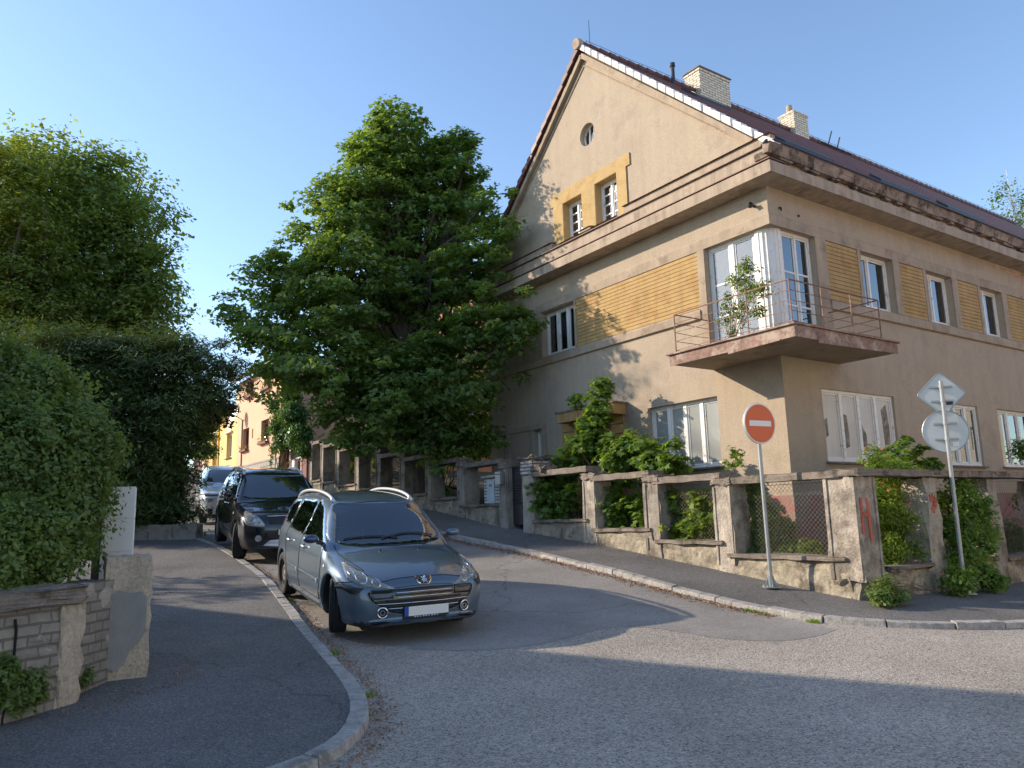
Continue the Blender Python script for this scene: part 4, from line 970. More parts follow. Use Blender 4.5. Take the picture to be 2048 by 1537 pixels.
# ------------------------------------------------------------------ traffic signs
M['signred'] = mat('sign_red', (.66,.095,.02), .45, coat=.3)
M['signwhite'] = mat('sign_white', (.80,.80,.78), .45)
M['signback'] = mat('sign_back', (.52,.56,.56), .45, metal=.25, var=.05, vscale=5)
def post_base(m, x, y, z):
    m.box((x - .11, y - .11, z), (x + .11, y + .11, z + .018))
    for (dx, dy) in ((1, 0), (-1, 0), (0, 1), (0, -1)):
        m.hexa([(x + dx*.03 - dy*.005, y + dy*.03 - dx*.005, z + .018), (x + dx*.10 - dy*.005, y + dy*.10 - dx*.005, z + .018), (x + dx*.10 + dy*.005, y + dy*.10 + dx*.005, z + .018), (x + dx*.03 + dy*.005, y + dy*.03 + dx*.005, z + .018),
                (x + dx*.03 - dy*.005, y + dy*.03 - dx*.005, z + .14), (x + dx*.045 - dy*.005, y + dy*.045 - dx*.005, z + .14), (x + dx*.045 + dy*.005, y + dy*.045 + dx*.005, z + .14), (x + dx*.03 + dy*.005, y + dy*.03 + dx*.005, z + .14)])
    m.tube([(x, y, z + .018), (x, y, z + .17)], .045, 12)
    for (dx, dy) in ((1, 1), (-1, 1), (1, -1), (-1, -1)): m.tube([(x + dx*.08, y + dy*.08, z + .018), (x + dx*.08, y + dy*.08, z + .04)], .012, 6)
def sign_root(x, y, label):
    r = empty('traffic_sign', (0, 0, 0)); tag(r, label, 'road sign'); return r
# no entry
x, y = 3.72, 11.62; z = h1(x, y) + KERB_H; top = 2.80
s1 = sign_root(x, y, 'red and white no entry sign on a grey post before the low fence')
m = MB(); m.tube([(x, y, z + .17), (x - .01, y, top)], .03, 14); m.build('post', M['metal'], s1, smooth=False)
m = MB(); post_base(m, x, y, z); m.build('base', M['metal'], s1)
n_ = Vector((.44, -.90, -.01)).normalized()
def face_frame(n): a = Vector((0, 0, 1)).cross(n).normalized(); b = n.cross(a); return a, b
c = Vector((x - .01, y, 2.90)) + n_ * .05; ra = .31
m = MB(); m.disc(c, n_, ra, .012, 48); dsk = m.build('sign_plate', M['signwhite'], s1)
m = MB(); m.disc(c + n_ * .009, n_, ra * .93, .004, 48); m.build('red_disc', M['signred'], dsk)
a_, b_ = face_frame(n_)
m = MB(); q = [c + a_ * sx + b_ * sy for sx, sy in ((-.215, -.042), (.215, -.042), (.215, .042), (-.215, .042))]
m.hexa([tuple(p + n_ * .0115) for p in q] + [tuple(p + n_ * .0145) for p in q]); m.build('white_bar', M['signwhite'], dsk)
m = MB(); m.disc(c - n_ * .012, n_, ra + .006, .012, 48); m.build('rim', M['signback'], dsk)
# signs seen from behind
x, y = 6.60, 11.72; z = h1(x, y) + KERB_H
s2 = sign_root(x, y, 'backs of a diamond sign and a round sign on one leaning post at right')
m = MB(); tp_ = Vector((x + .02, y, 3.50)); m.tube([(x, y, z + .17), tuple(tp_)], .03, 14); m.build('post', M['metal'], s2)
m = MB(); post_base(m, x, y, z); m.build('base', M['metal'], s2)
nb = Vector((.30, .954, 0)).normalized(); a_, b_ = face_frame(nb)
pc = lambda zz: Vector((x + .02 * (zz - z) / (3.6 - z), y, zz))
c = pc(2.72) + nb * .055
m = MB(); m.disc(c, nb, .32, .010, 48); pl_ = m.build('round_plate', M['signback'], s2)
m = MB(); P = [tuple(c - nb * .003 + a_ * (.318 * math.cos(t)) + b_ * (.318 * math.sin(t))) for t in np.linspace(0, 2 * math.pi, 49)]; m.tube(P, .009, 6, False); m.build('rim', M['metal'], pl_)
c2 = pc(3.30) + nb * .055
def rsq(r, cr=.05):
    P = []
    for k in range(4):
        t = math.pi / 2 * k; cx = (r - cr * 1.414) * math.cos(t); cy = (r - cr * 1.414) * math.sin(t)
        for j in range(5): tt = t + (j - 2) * math.pi / 8; P.append((cx + cr * math.cos(tt), cy + cr * math.sin(tt)))
    return P
P = rsq(.345); m = MB(); m.prism(P, lambda u, v: tuple(c2 + a_ * u + b_ * v - nb * .005), lambda u, v: tuple(c2 + a_ * u + b_ * v + nb * .005)); pd = m.build('diamond_plate', M['signback'], s2)
m = MB(); Q = [tuple(c2 - nb * .006 + a_ * u + b_ * v) for u, v in P + P[:1]]; m.tube(Q, .009, 6, False); m.build('rim', M['metal'], pd)
for zz in (2.60, 2.84, 3.19, 3.41):
    m = MB(); q = pc(zz) + nb * .032; m.bar(tuple(q - a_ * .16), tuple(q + a_ * .16), .03, .028); cl = m.build('clamp_rail', M['metal'], s2)
    m = MB(); m.tube([tuple(pc(zz) - Vector((0, 0, .018))), tuple(pc(zz) + Vector((0, 0, .018)))], .037, 14); m.build('clamp', M['metal'], cl)
for (cx, zz) in ((.12, 2.52), (.10, 3.16)):
    m = MB(); q = pc(zz) + nb * .046 - a_ * cx; q2 = [q + a_ * s * .045 + Vector((0, 0, t * .035)) for s, t in ((-1,-1),(1,-1),(1,1),(-1,1))]
    m.hexa([tuple(p) for p in q2] + [tuple(p - nb * .003) for p in q2]); m.build('sticker', M['darkmetal'] if zz > 3 else M['signwhite'], s2)

# ------------------------------------------------------------------ houses up the street
M['pink'] = mat('pink_plaster', (.72,.44,.29), .9, var=.06, vscale=1.5, bump=.2, bscale=30)
M['yellowp'] = mat('yellow_plaster', (.78,.54,.22), .9, var=.06, vscale=1.5, bump=.2, bscale=30)
M['orangep'] = mat('orange_yellow_plaster', (.76,.47,.16), .9, var=.05, vscale=1.5)
M['stonebase'] = brickmat('stone_base', (.42,.38,.33), (.34,.31,.27), (.20,.18,.15), .42, .2, .03)
M['redwood'] = mat('dark_red_joinery', (.16,.03,.025), .5)
M['creamp'] = mat('cream_plaster', (.78,.70,.54), .9)
M['greyroof'] = mat('grey_roof', (.17,.155,.15), .85, var=.2, vscale=6)
M['orangegable'] = mat('orange_gable', (.62,.26,.12), .9, var=.1, vscale=2)
M['redtile'] = mat('red_roof_tile', (.35,.10,.06), .8, var=.3, vscale=5)
FV = -2.3
def TF(off=FV): return lambda a, b, d: H(a, off + d, b)
ph = empty('pink_house'); tag(ph, 'pink plastered house with red windows, flower boxes and ivy at its corner', 'house')
T = TF()
panel(T, [(22.2, 3.0), (28.6, 3.0), (28.6, 8.3), (22.2, 8.3)], [rect(26.66, 4.92, 27.66, 5.96), rect(26.02, 5.4, 26.2, 5.83), rect(23.66, 5.0, 24.82, 6.02), rect(26.1, 7.33, 27.2, 8.1), rect(23.5, 7.33, 24.6, 8.1)], 0, .3, 'street_wall', M['pink'], ph)
m = MB(H); m.box((22.2, -1.99, 3.0), (22.5, 6.5, 8.3)); m.box((28.3, -1.99, 3.0), (28.6, 6.5, 8.3)); m.box((22.51, 6.2, 3.0), (28.29, 6.5, 8.3)); m.build('side_wall', M['pink'], ph)
m = MB(H); m.box((22.18, -2.34, 3.0), (27.9, -2.302, 4.28)); m.build('stone_base', M['stonebase'], ph)
m = MB(H); m.hexa([(21.9,-2.7,8.2),(28.8,-2.7,8.2),(28.8,2.1,11.2),(21.9,2.1,11.2),(21.9,-2.7,8.4),(28.8,-2.7,8.4),(28.8,2.1,11.4),(21.9,2.1,11.4)])
m.hexa([(21.9,2.1,11.2),(28.8,2.1,11.2),(28.8,6.9,8.2),(21.9,6.9,8.2),(21.9,2.1,11.4),(28.8,2.1,11.4),(28.8,6.9,8.4),(21.9,6.9,8.4)]); m.build('roof', M['greyroof'], ph)
M['flower'] = mat('yellow_flowers', (.75,.42,.03), .8)
M['flower2'] = mat('pink_flowers', (.75,.25,.30), .8)
M['leafplain'] = leafmat('box_leaves', (.05,.12,.02), (.10,.2,.03))
def flowerbox(a0, a1, b, parent, T=T):
    m = MB(); q = lambda x, z, d: T(x, z, d)
    m.hexa([q(a0,b-.10,-.16),q(a1,b-.10,-.16),q(a1,b-.10,-.02),q(a0,b-.10,-.02),q(a0,b,-.17),q(a1,b,-.17),q(a1,b,-.02),q(a0,b,-.02)]); fb = m.build('flower_box', M['redwood'], parent)
    g = np.random.default_rng(int(a0 * 10)); m = MB(); m2 = MB()
    for k in range(70):
        p = Vector(q(g.uniform(a0, a1), b + g.uniform(0, .18), -.12 + g.uniform(-.1, .1))); r = .025; n1 = Vector(g.normal(size=3)).normalized(); n2 = n1.orthogonal().normalized(); n3 = n1.cross(n2)
        (m if k % 2 else m2).face([tuple(p + n2 * r), tuple(p + n3 * r), tuple(p - n2 * r), tuple(p - n3 * r)])
    m.build('blossom', M['flower'], fb, recalc=False); m2.build('leaves', M['leafplain'], fb, recalc=False)
for (a0, b0, a1, b1, n) in ((26.66, 4.92, 27.66, 5.96, 2), (23.66, 5.0, 24.82, 6.02, 2), (26.1, 7.33, 27.2, 8.1, 2), (23.5, 7.33, 24.6, 8.1, 2)):
    w = window(T, a0, b0, a1, b1, n, depth=.15, sill=.08, parent=ph, white=M['redwood'], curtain=2); flowerbox(a0, a1, b0 + .06, w)
window(T, 26.02, 5.4, 26.2, 5.83, 1, depth=.15, fw=.03, parent=ph, white=M['redwood'])
m = MB(H); m.tube([(27.75, -2.33, 3.6), (27.75, -2.33, 6.4)], .03, 8); m.build('cable_pipe', M['trim'], ph)
m = MB(); cdish = Vector(H(27.62, -2.75, 6.62)); nd = Vector(H(27.4, -4, 7.0)) - cdish; nd.normalize(); m.disc(cdish, nd, .33, .02, 24); m.bar(tuple(cdish), H(27.75, -2.3, 6.4), .03, .03); sdz = m.build('satellite_dish', M['metal'], ph)
yh = empty('yellow_house'); tag(yh, 'yellow plastered house with arched cream window heads, beyond the pink house', 'house')
panel(T, [(28.62, 3.2), (32.1, 3.2), (32.1, 7.1), (28.62, 7.1)], [rect(29.6, 4.83, 30.55, 6.02)], 0, .3, 'street_wall', M['yellowp'], yh)
panel(T, [(32.1, 3.2), (34.3, 3.2), (34.3, 7.0), (32.1, 7.0)], [rect(32.38, 3.6, 33.35, 5.95)], .002, .302, 'entrance_wall', M['orangep'], yh)
m = MB(H); m.box((32.0, -2.36, 3.2), (32.18, -2.302, 6.95)); m.build('yellow_stripe', M['flower'], yh)
m = MB(H); m.box((28.62, -2.55, 7.1), (30.5, -2.302, 7.26)); m.build('cornice', M['creamp'], yh)
m = MB(H); m.hexa([(30.45,-2.75,6.95),(34.9,-2.75,6.95),(34.9,2.2,9.4),(30.45,2.2,9.4),(30.45,-2.75,7.1),(34.9,-2.75,7.1),(34.9,2.2,9.55),(30.45,2.2,9.55)]); m.build('roof', M['redtile'], yh)
m = MB(H); m.box((28.62, -1.99, 7.12), (30.4, -1.6, 8.2)); m.box((28.62, -1.58, 3.2), (34.3, 6, 6.9)); m.build('rear_block', M['creamp'], yh)
for (a0, b0, a1, b1) in ((29.6, 4.83, 30.55, 6.02), (32.38, 3.62, 33.35, 5.95)):
    w = window(T, a0, b0, a1, b1, 2, depth=.14, sill=.1, parent=yh, white=M['creamp'], curtain=2)
    m = MB(); P = [((a0 + a1)/2 + .42 * math.cos(t), b1 + .1 + .55 * math.sin(t)) for t in np.linspace(0, math.pi, 16)]; m.prism(P, lambda x, y: T(x, y, -.03), lambda x, y: T(x, y, .0)); m.build('arch_panel', M['creamp'], w)
    m = MB(H); m.box((a0 - .15, -2.42, b1 + .02), (a1 + .15, -2.302, b1 + .09)); m.build('window_hood', M['creamp'], w)
m = MB(H); m.tube([(34.35, -2.4, 3.8), (34.35, -2.4, 7.0)], .05, 8); m.build('downpipe', M['trim'], yh)
# red gates
g1 = empty('entrance_gate'); tag(g1, 'brown wooden gate between posts under the ivy, left of the stepped fence', 'gate')
m = MB(H); m.box((22.75, -2.0, 3.3), (23.7, -1.94, 4.55)); m.build('gate_board', M['doorwood'], g1)
m = MB(H)
for k in range(14): m.box((21.62, -2.0, 3.4 + k * .075), (22.55, -1.95, 3.4 + k * .075 + .055))
m.build('slats', M['redwood'], g1)
for uu in (21.5, 22.62): 
    m = MB(H); m.box((uu - .1, -2.1, 3.1), (uu + .1, -1.85, 4.55)); m.build('gate_post', M['trim'], g1)
g2 = empty('wicket_gate'); tag(g2, 'small dark red gate with a white mailbox beside the top end of the pillar fence', 'gate')
m = MB(H); m.box((20.0, -1.95, 3.2), (21.2, -1.9, 4.1)); m.build('gate_board', M['redwood'], g2)
m = MB(H); m.box((19.98, -1.98, 4.1), (21.22, -1.88, 4.15)); m.box((20.5, -1.98, 3.2), (20.56, -1.951, 4.1)); m.build('gate_rail', M['signwhite'], g2)
m = MB(H); m.box((20.9, -2.12, 3.66), (21.2, -1.96, 4.05)); m.build('mailbox', M['signwhite'], g2)
g3 = empty('far_gate'); tag(g3, 'tall red boarded gate at the far left end of the street', 'gate')
m = MB(H)
for k in range(9): m.box((35.4 + k * .19, -2.25, 4.2), (35.4 + k * .19 + .17, -2.2, 5.6))
m.build('gate_board', M['redwood'], g3)
for uu in (34.95, 37.3): m = MB(H); m.box((uu - .15, -2.4, 4.0), (uu + .15, -2.1, 5.72)); m.build('gate_post', M['creamp'], g3)
# house whose orange gable and red roof show through the maple
og = empty('orange_gable_house'); tag(og, 'house with an orange gable glimpsed through the maple branches', 'house')
U0, V0 = 21.0, 3.0
panel(lambda a, b, d: H(U0 + d, a, b), [(V0, 2.5), (V0 + 9, 2.5), (V0 + 9, 8), (V0 + 4.5, 12.2), (V0, 8)], [rect(V0 + 2.2, 6.2, V0 + 3.3, 7.4), rect(V0 + 5.5, 6.2, V0 + 6.6, 7.4)], 0, .3, 'gable_wall', M['orangegable'], og)
m = MB(H); m.box((U0 + .301, V0, 2.5), (U0 + 9, V0 + .3, 8)); m.box((U0 + .301, V0 + 8.7, 2.5), (U0 + 9, V0 + 9, 8)); m.box((U0 + 8.7, V0 + .301, 2.5), (U0 + 9, V0 + 8.699, 8)); m.build('side_wall', M['creamp'], og)
m = MB(H)
for s in (0, 1):
    a = V0 - .5 if s == 0 else V0 + 9.5; c = V0 + 4.5
    m.hexa([(U0-.3,a,7.5),(U0+9.3,a,7.5),(U0+9.3,c,12.2),(U0-.3,c,12.2),(U0-.3,a,7.7),(U0+9.3,a,7.7),(U0+9.3,c,12.45),(U0-.3,c,12.45)])
m.build('roof', M['redtile'], og)
for (a, b) in ((2.2, 3.3), (5.5, 6.6)): window(lambda x, y, d: H(U0 + d, x, y), V0 + a, 6.2, V0 + b, 7.4, 2, parent=og)
# the row across the cross street, behind the camera: its sunlit front lights the shaded facade
rw = empty('opposite_house'); tag(rw, 'long cream house across the cross street, behind the viewer on the right', 'house')
UO = -14.0; TO = lambda a, b, d: H(UO - d, a, b)
ho = [rect(a, b, a + 1.3, b + 1.5) for a in np.arange(-4, 40, 3.2) for b in (1.6, 4.8)]
panel(TO, [(-7, -1), (42, -1), (42, 8.0), (-7, 8.0)], ho, 0, .3, 'street_wall', M['creamp'], rw)
for h_ in ho: window(TO, h_[0][0], h_[0][1], h_[2][0], h_[2][1], 2, parent=rw, curtain=0)
m = MB(H); m.box((UO - 9, -7, -1), (UO - 8.7, 42, 8)); m.box((UO - 8.69, -7, -1), (UO - .31, -6.7, 8)); m.box((UO - 8.69, 41.7, -1), (UO - .31, 42, 8)); m.build('rear_wall', M['creamp'], rw)
m = MB(H); m.hexa([(UO+.5,-7.5,7.8),(UO+.5,42.5,7.8),(UO-4.5,42.5,11.5),(UO-4.5,-7.5,11.5),(UO+.5,-7.5,8.02),(UO+.5,42.5,8.02),(UO-4.5,42.5,11.8),(UO-4.5,-7.5,11.8)])
m.hexa([(UO-9.5,-7.5,7.8),(UO-9.5,42.5,7.8),(UO-4.51,42.5,11.5),(UO-4.51,-7.5,11.5),(UO-9.5,-7.5,8.02),(UO-9.5,42.5,8.02),(UO-4.51,42.5,11.8),(UO-4.51,-7.5,11.8)]); m.build('roof', M['redtile'], rw)
# house across the street, left of the picture: its gable throws the foreground shade
nh = empty('neighbour_house'); tag(nh, 'tan house across the street, out of sight at the left, whose gable shades the crossing', 'house')
VG = -18.0
pk = (3.0, 10.75); e1 = 13.3; ez = pk[1] - .655 * (e1 - pk[0]); e0 = 2 * pk[0] - e1
panel(lambda a, b, d: H(a, VG - d, b), [(e0 + .6, -1), (e1 - .6, -1), (e1 - .6, ez + .3), (pk[0], pk[1] - .1), (e0 + .6, ez + .3)], [rect(1, 3.5, 2.4, 5), rect(4, 3.5, 5.4, 5), rect(8, 1.5, 9.5, 3)], 0, .3, 'gable_wall', M['stucco'], nh)
m = MB(H)
for (ee) in (e0, e1):
    m.hexa([(ee, VG + .35, ez - .12), (pk[0], VG + .35, pk[1] - .12), (pk[0], VG - 9, pk[1] - .12), (ee, VG - 9, ez - .12), (ee, VG + .35, ez), (pk[0], VG + .35, pk[1]), (pk[0], VG - 9, pk[1]), (ee, VG - 9, ez)])
m.build('roof', M['redtile'], nh)
m = MB(H); m.box((e0 + .6, VG - 8.8, -1), (e0 + .9, VG - .31, ez + .2)); m.box((e1 - .9, VG - 8.8, -1), (e1 - .6, VG - .31, ez + .2)); m.box((e0 + .91, VG - 8.8, -1), (e1 - .91, VG - 8.5, ez + .2)); m.build('side_wall', M['stucco'], nh)
for (a, b, c, d) in ((1, 3.5, 2.4, 5), (4, 3.5, 5.4, 5), (8, 1.5, 9.5, 3)): window(lambda x, y, dd: H(x, VG - dd, y), a, b, c, d, 2, parent=nh)
# ------------------------------------------------------------------ vegetation
LEAF = {
 'maple': np.array([(0,-.5),(.16,-.22),(.52,-.12),(.27,.08),(.40,.42),(.12,.28),(0,.62),(-.12,.28),(-.40,.42),(-.27,.08),(-.52,-.12),(-.16,-.22)]),
 'lobed': np.array([(0,-.5),(.42,-.1),(.2,.1),(0,.6),(-.2,.1),(-.42,-.1)]),
 'oval': np.array([(0,-.5),(.28,-.1),(.2,.3),(0,.55),(-.2,.3),(-.28,-.1)]),
 'quad': np.array([(0,-.5),(.3,0),(0,.5),(-.3,0)]),
 'needle': np.array([(0,-.5),(.09,-.1),(.05,.5),(-.05,.5),(-.09,-.1)]),
}
def leaves(P, N, size, kind, g, spread=1.0):
    """P leaf positions, N leaf normals -> verts, faces"""
    t = LEAF[kind]; k = len(t); n = len(P)
    N = N / (np.linalg.norm(N, axis=1, keepdims=True) + 1e-9)
    r = g.normal(size=(n, 3)); A = r - N * (r * N).sum(1, keepdims=True); A /= np.linalg.norm(A, axis=1, keepdims=True) + 1e-9
    B = np.cross(N, A); s = size * g.uniform(.45, 1.4, n)[:, None, None]
    V = P[:, None] + (A[:, None] * t[None, :, 0:1] + B[:, None] * t[None, :, 1:2]) * s
    V -= N[:, None] * (np.abs(t[None, :, 0:1]) * .35) * s
    return V.reshape(-1, 3), np.arange(n * k).reshape(n, k)
def pads_from(lobes, n, g, inner=.45):
    L = np.array(lobes); w = (L[:, 3] * L[:, 4] * L[:, 5]) ** .75; w /= w.sum()
    idx = g.choice(len(L), n, p=w); d = g.normal(size=(n, 3)); d /= np.linalg.norm(d, axis=1, keepdims=True)
    r = g.uniform(inner ** 2, 1, n) ** .5
    return L[idx, :3] + d * r[:, None] * L[idx, 3:6], d
def crown(name, lobes, npads, per, padr, lsize, kind, mt, parent, seed=1, flat=.4, up=.9, inner=.45, droop=.25, excl=None, zmin=None, wallclip=None, jag=.0, shoots=0, slen=.3):
    g = np.random.default_rng(seed)
    C, D = pads_from(lobes, npads, g, inner)
    if jag: C = C + D * g.uniform(0, jag, (len(C), 1)) * (g.random((len(C), 1)) < .25)
    if excl is not None: C2 = C[~excl(C)]; D = D[~excl(C)]; C = C2
    n = len(C) * per
    c = np.repeat(C, per, 0); d = np.repeat(D, per, 0)
    q = g.normal(size=(n, 3)); q /= np.linalg.norm(q, axis=1, keepdims=True); q *= (g.random((n, 1)) ** .4)
    pr = padr * np.repeat(g.uniform(.6, 1.3, len(C)), per)[:, None]
    q = q * pr * np.array([1, 1, flat]); rad = np.linalg.norm(q[:, :2], axis=1)
    P = c + q; P[:, 2] -= droop * rad ** 2 / padr
    N = np.array([0, 0, up]) + d * .45 + q / padr * .4 + g.normal(size=(n, 3)) * .42
    if shoots:
        S, SD = pads_from(lobes, shoots * 3, g, .97); k = SD[:, 2] > -.2; S = S[k][:shoots]; SD = SD[k][:shoots]
        A = SD * .7 + g.normal(size=SD.shape) * .35 + np.array([0, 0, .8]); A /= np.linalg.norm(A, axis=1, keepdims=True)
        L = slen * g.uniform(.4, 1.3, len(S)); t = np.tile(np.linspace(.0, 1, 14), len(S)); rp = lambda a: np.repeat(a, 14, 0)
        Q = rp(S) + rp(A) * (t * rp(L))[:, None] + g.normal(size=(len(t), 3)) * lsize * .45
        P = np.concatenate([P, Q]); N = np.concatenate([N, g.normal(size=Q.shape) + np.array([0, 0, .5])])
    if zmin is not None:
        k = P[:, 2] > zmin; P = P[k]; N = N[k]
    if wallclip is not None:
        k = wallclip(P); P = P[k]; N = N[k]; C = C[wallclip(C)]
    V, F = leaves(P, N, lsize, kind, g)
    return npmesh(name, V, F, mt, parent), C
def limbs(name, base, fork, C, r0, mt, parent, seed=1, nb=60, r1=.035, trunk_pts=None, sides=7):
    """tapered trunk, then limbs curving out to clumps of the crown"""
    g = random.Random(seed); m = MB()
    base = Vector(base); T = [Vector(p) for p in (trunk_pts or [fork])]
    pts = [base] + T; rr = [r0] + [r0 * (.8 - .5 * (i / max(1, len(T)))) for i in range(len(T))]
    m.tube([base - Vector((0, 0, .3))] + pts, [r0 * 1.5] + [r0 * 1.1] + rr[1:], 12)
    ids = list(range(len(C))); g.shuffle(ids)
    for i in ids[:nb]:
        tgt = Vector(C[i]); h = g.uniform(.15, .95); k = h * (len(pts) - 1); a = int(k); s = pts[a].lerp(pts[min(a + 1, len(pts) - 1)], k - a)
        if s.z > tgt.z: s = pts[0].lerp(pts[1], g.uniform(.6, 1)) if tgt.z > pts[0].z + 1 else s
        L = (tgt - s).length; mid = s.lerp(tgt, .45) + Vector((g.uniform(-.08, .08), g.uniform(-.08, .08), .12)) * L
        th = r1 * (1 + L * .25); q = s.lerp(mid, .5) + Vector((0, 0, -.03 * L))
        m.tube([s, q, mid, mid.lerp(tgt, .55) + Vector((0, 0, .02 * L)), tgt], [th * 1.5, th * 1.2, th * .8, th * .45, th * .15], 5, False)
    return m.build(name, mt, parent, smooth=True)
def stems(name, base, C, mt, parent, r=.012, nb=12, seed=1, spread=.15):
    g = random.Random(seed); m = MB(); base = Vector(base); ids = list(range(len(C))); g.shuffle(ids)
    for i in ids[:nb]:
        b = base + Vector((g.uniform(-spread, spread), g.uniform(-spread, spread), 0)); t = Vector(C[i]); L = (t - b).length
        mid = b.lerp(t, .5) + Vector((g.uniform(-.1, .1) * L, g.uniform(-.1, .1) * L, .08 * L)); m.tube([b, mid, t], [r, r * .7, r * .3], 5, False)
    return m.build(name, mt, parent, smooth=True)
M['bark'] = mat('grey_bark', (.10,.085,.07), .95, var=.4, vscale=6, bump=1, bscale=18, bdist=.03, stretch=(1,1,.25))
M['birchbark'] = mat('birch_bark', (.55,.52,.48), .8, var=.3, vscale=8)
M['twig'] = mat('brown_twig', (.13,.09,.06), .9)
M['lf_maple'] = leafmat('maple_leaves', (.09,.155,.055), (.19,.30,.088), .46)
M['lf_lime'] = leafmat('dark_tree_leaves', (.125,.185,.06), (.25,.33,.10), .5)
M['lf_acer'] = leafmat('olive_leaves', (.11,.155,.04), (.25,.31,.07), .45)
M['lf_yew'] = leafmat('yew_needles', (.05,.085,.032), (.125,.18,.055), .25)
M['lf_hedge'] = leafmat('hedge_leaves', (.08,.135,.045), (.20,.285,.085), .42)
M['lf_sap'] = leafmat('sapling_leaves', (.085,.16,.035), (.18,.29,.06), .45)
M['lf_bright'] = leafmat('bright_leaves', (.12,.20,.035), (.24,.34,.065), .45)
M['lf_birch'] = leafmat('birch_leaves', (.07,.13,.02), (.16,.23,.04), .45)
M['lf_ivy'] = leafmat('ivy_leaves', (.03,.085,.02), (.10,.20,.05), .25, rough=.3)
M['lf_purple'] = leafmat('purple_leaves', (.05,.025,.012), (.12,.06,.02), .35, tcol=(1.8,.9,.5))
M['rosepink'] = mat('pink_petals', (.70,.22,.26), .7)
M['yellowfl'] = mat('yellow_petals', (.75,.55,.02), .7)
M['litter'] = mat('dry_leaves', (.28,.155,.08), .9, var=.5, vscale=12)
def tree(name, label, lobes, base, tp, r0, mt, npads, per, padr, ls, kind, seed, nb=60, group=None, bark='bark', r1=.035, **kw):
    r = empty(name); tag(r, label, 'tree', group)
    c, C = crown('crown', lobes, npads, per, padr, ls, kind, mt, r, seed, **kw)
    limbs('trunk', base, None, C, r0, M[bark], r, seed, nb, trunk_pts=tp, r1=r1); return r
def shrub(name, label, cat, lobes, base, mt, npads, per, padr, ls, kind, seed, nb=12, r=.012, group=None, **kw):
    ro = empty(name); tag(ro, label, cat, group)
    c, C = crown('foliage', lobes, npads, per, padr, ls, kind, mt, ro, seed, **kw)
    stems('stem', base, C, M['twig'], ro, r, nb, seed); return ro
L_MAPLE = [(-3.4,22.0,13.56,0.79,0.79,0.79),(-3.24,22.0,12.81,1.29,1.29,1.29),(-4.24,22.0,12.43,0.84,0.84,0.84),(-2.66,22.2,12.24,1.07,1.07,1.07),(-3.7,22.0,11.36,1.52,1.52,1.52),(-1.27,22.5,13.26,0.65,0.65,0.65),(-1.21,22.5,12.42,0.93,0.93,0.93),(-1.3,22.5,11.35,1.32,1.32,1.32),(-4.69,21.0,10.34,1.16,1.16,1.16),(-5.55,21.5,11.27,0.45,0.45,0.45),(-5.77,21.5,11.04,0.27,0.27,0.27),(-2.45,23.0,10.26,2.06,2.06,2.06),(-0.44,21.5,10.42,0.67,0.67,0.67),(-0.2,21.5,11.2,0.33,0.33,0.33),(-5.38,21.0,8.7,1.52,1.52,1.52),(-6.73,21.0,8.44,0.75,0.75,0.75),(-7.59,21.2,8.53,0.38,0.38,0.38),(-7.77,21.2,7.65,0.56,0.56,0.56),(-6.49,21.0,7.26,1.16,1.16,1.16),(-4.2,20.8,8.31,1.72,1.72,1.72),(-2.26,22.5,8.16,1.71,1.71,1.71),(-0.96,20.8,8.51,1.22,1.22,1.22),(-0.6,19.8,6.79,0.96,0.96,0.96),(0.12,19.2,6.61,0.64,0.64,0.64),(0.55,18.9,6.13,0.39,0.39,0.39),(-6.55,21.3,6.18,1.0,1.0,1.0),(-4.89,20.3,5.92,1.54,1.54,1.54),(-3.12,20.2,5.17,1.53,1.53,1.53),(-1.66,20.3,5.29,1.54,1.54,1.54),(-1.28,20.3,4.06,0.84,0.84,0.84),(-4.77,21.0,4.72,0.84,0.84,0.84),(-3.9,20.8,4.19,0.86,0.86,0.86),(-2.38,20.6,3.99,0.85,0.85,0.85),(-4.38,20.5,3.76,0.35,0.35,0.35),(-0.12,21.0,8.26,0.43,0.43,0.43),(-0.14,21.2,10.29,0.5,0.5,0.5),(-0.02,20.7,9.04,0.46,0.46,0.46),(-0.38,21.2,9.53,0.59,0.59,0.59),(-0.88,22.3,12.73,0.65,0.65,0.65),(-0.42,21.8,11.58,0.51,0.51,0.51),(-1.82,22.5,13.02,0.62,0.62,0.62),(-0.09,20.4,10.33,0.39,0.39,0.39),(0.03,20.1,9.47,0.36,0.36,0.36),(0.2,20.2,10.53,0.17,0.17,0.17),(-4.47,22.0,12.85,0.46,0.46,0.46),(-5.23,21.7,11.99,0.39,0.39,0.39)]
L_LIME = [(-14.23,25.0,12.8,1.81,1.81,1.81),(-15.64,25.0,13.2,1.9,1.9,1.9),(-16.59,25.0,14.16,1.29,1.29,1.29),(-12.69,24.5,11.29,1.44,1.44,1.44),(-11.93,24.5,9.7,1.18,1.18,1.18),(-12.03,24.5,8.5,1.35,1.35,1.35),(-14.21,25.0,9.92,2.42,2.42,2.42),(-16.25,25.0,9.98,2.24,2.24,2.24),(-11.36,24.5,8.31,0.59,0.59,0.59),(-15.75,25.0,7.88,2.24,2.24,2.24),(-13.74,25.0,7.82,2.07,2.07,2.07),(-13.77,25.0,13.8,0.69,0.69,0.69)]
L_ACER = [(-16.24,22.5,11.78,2.02,2.02,2.02),(-15.53,22.5,12.58,0.85,0.85,0.85),(-15.08,22.5,10.92,1.4,1.4,1.4),(-14.76,22.7,9.21,1.72,1.72,1.72),(-15.08,22.5,7.28,1.86,1.86,1.86),(-13.89,22.7,7.91,1.25,1.25,1.25),(-16.4,22.5,8.56,2.48,2.48,2.48)]
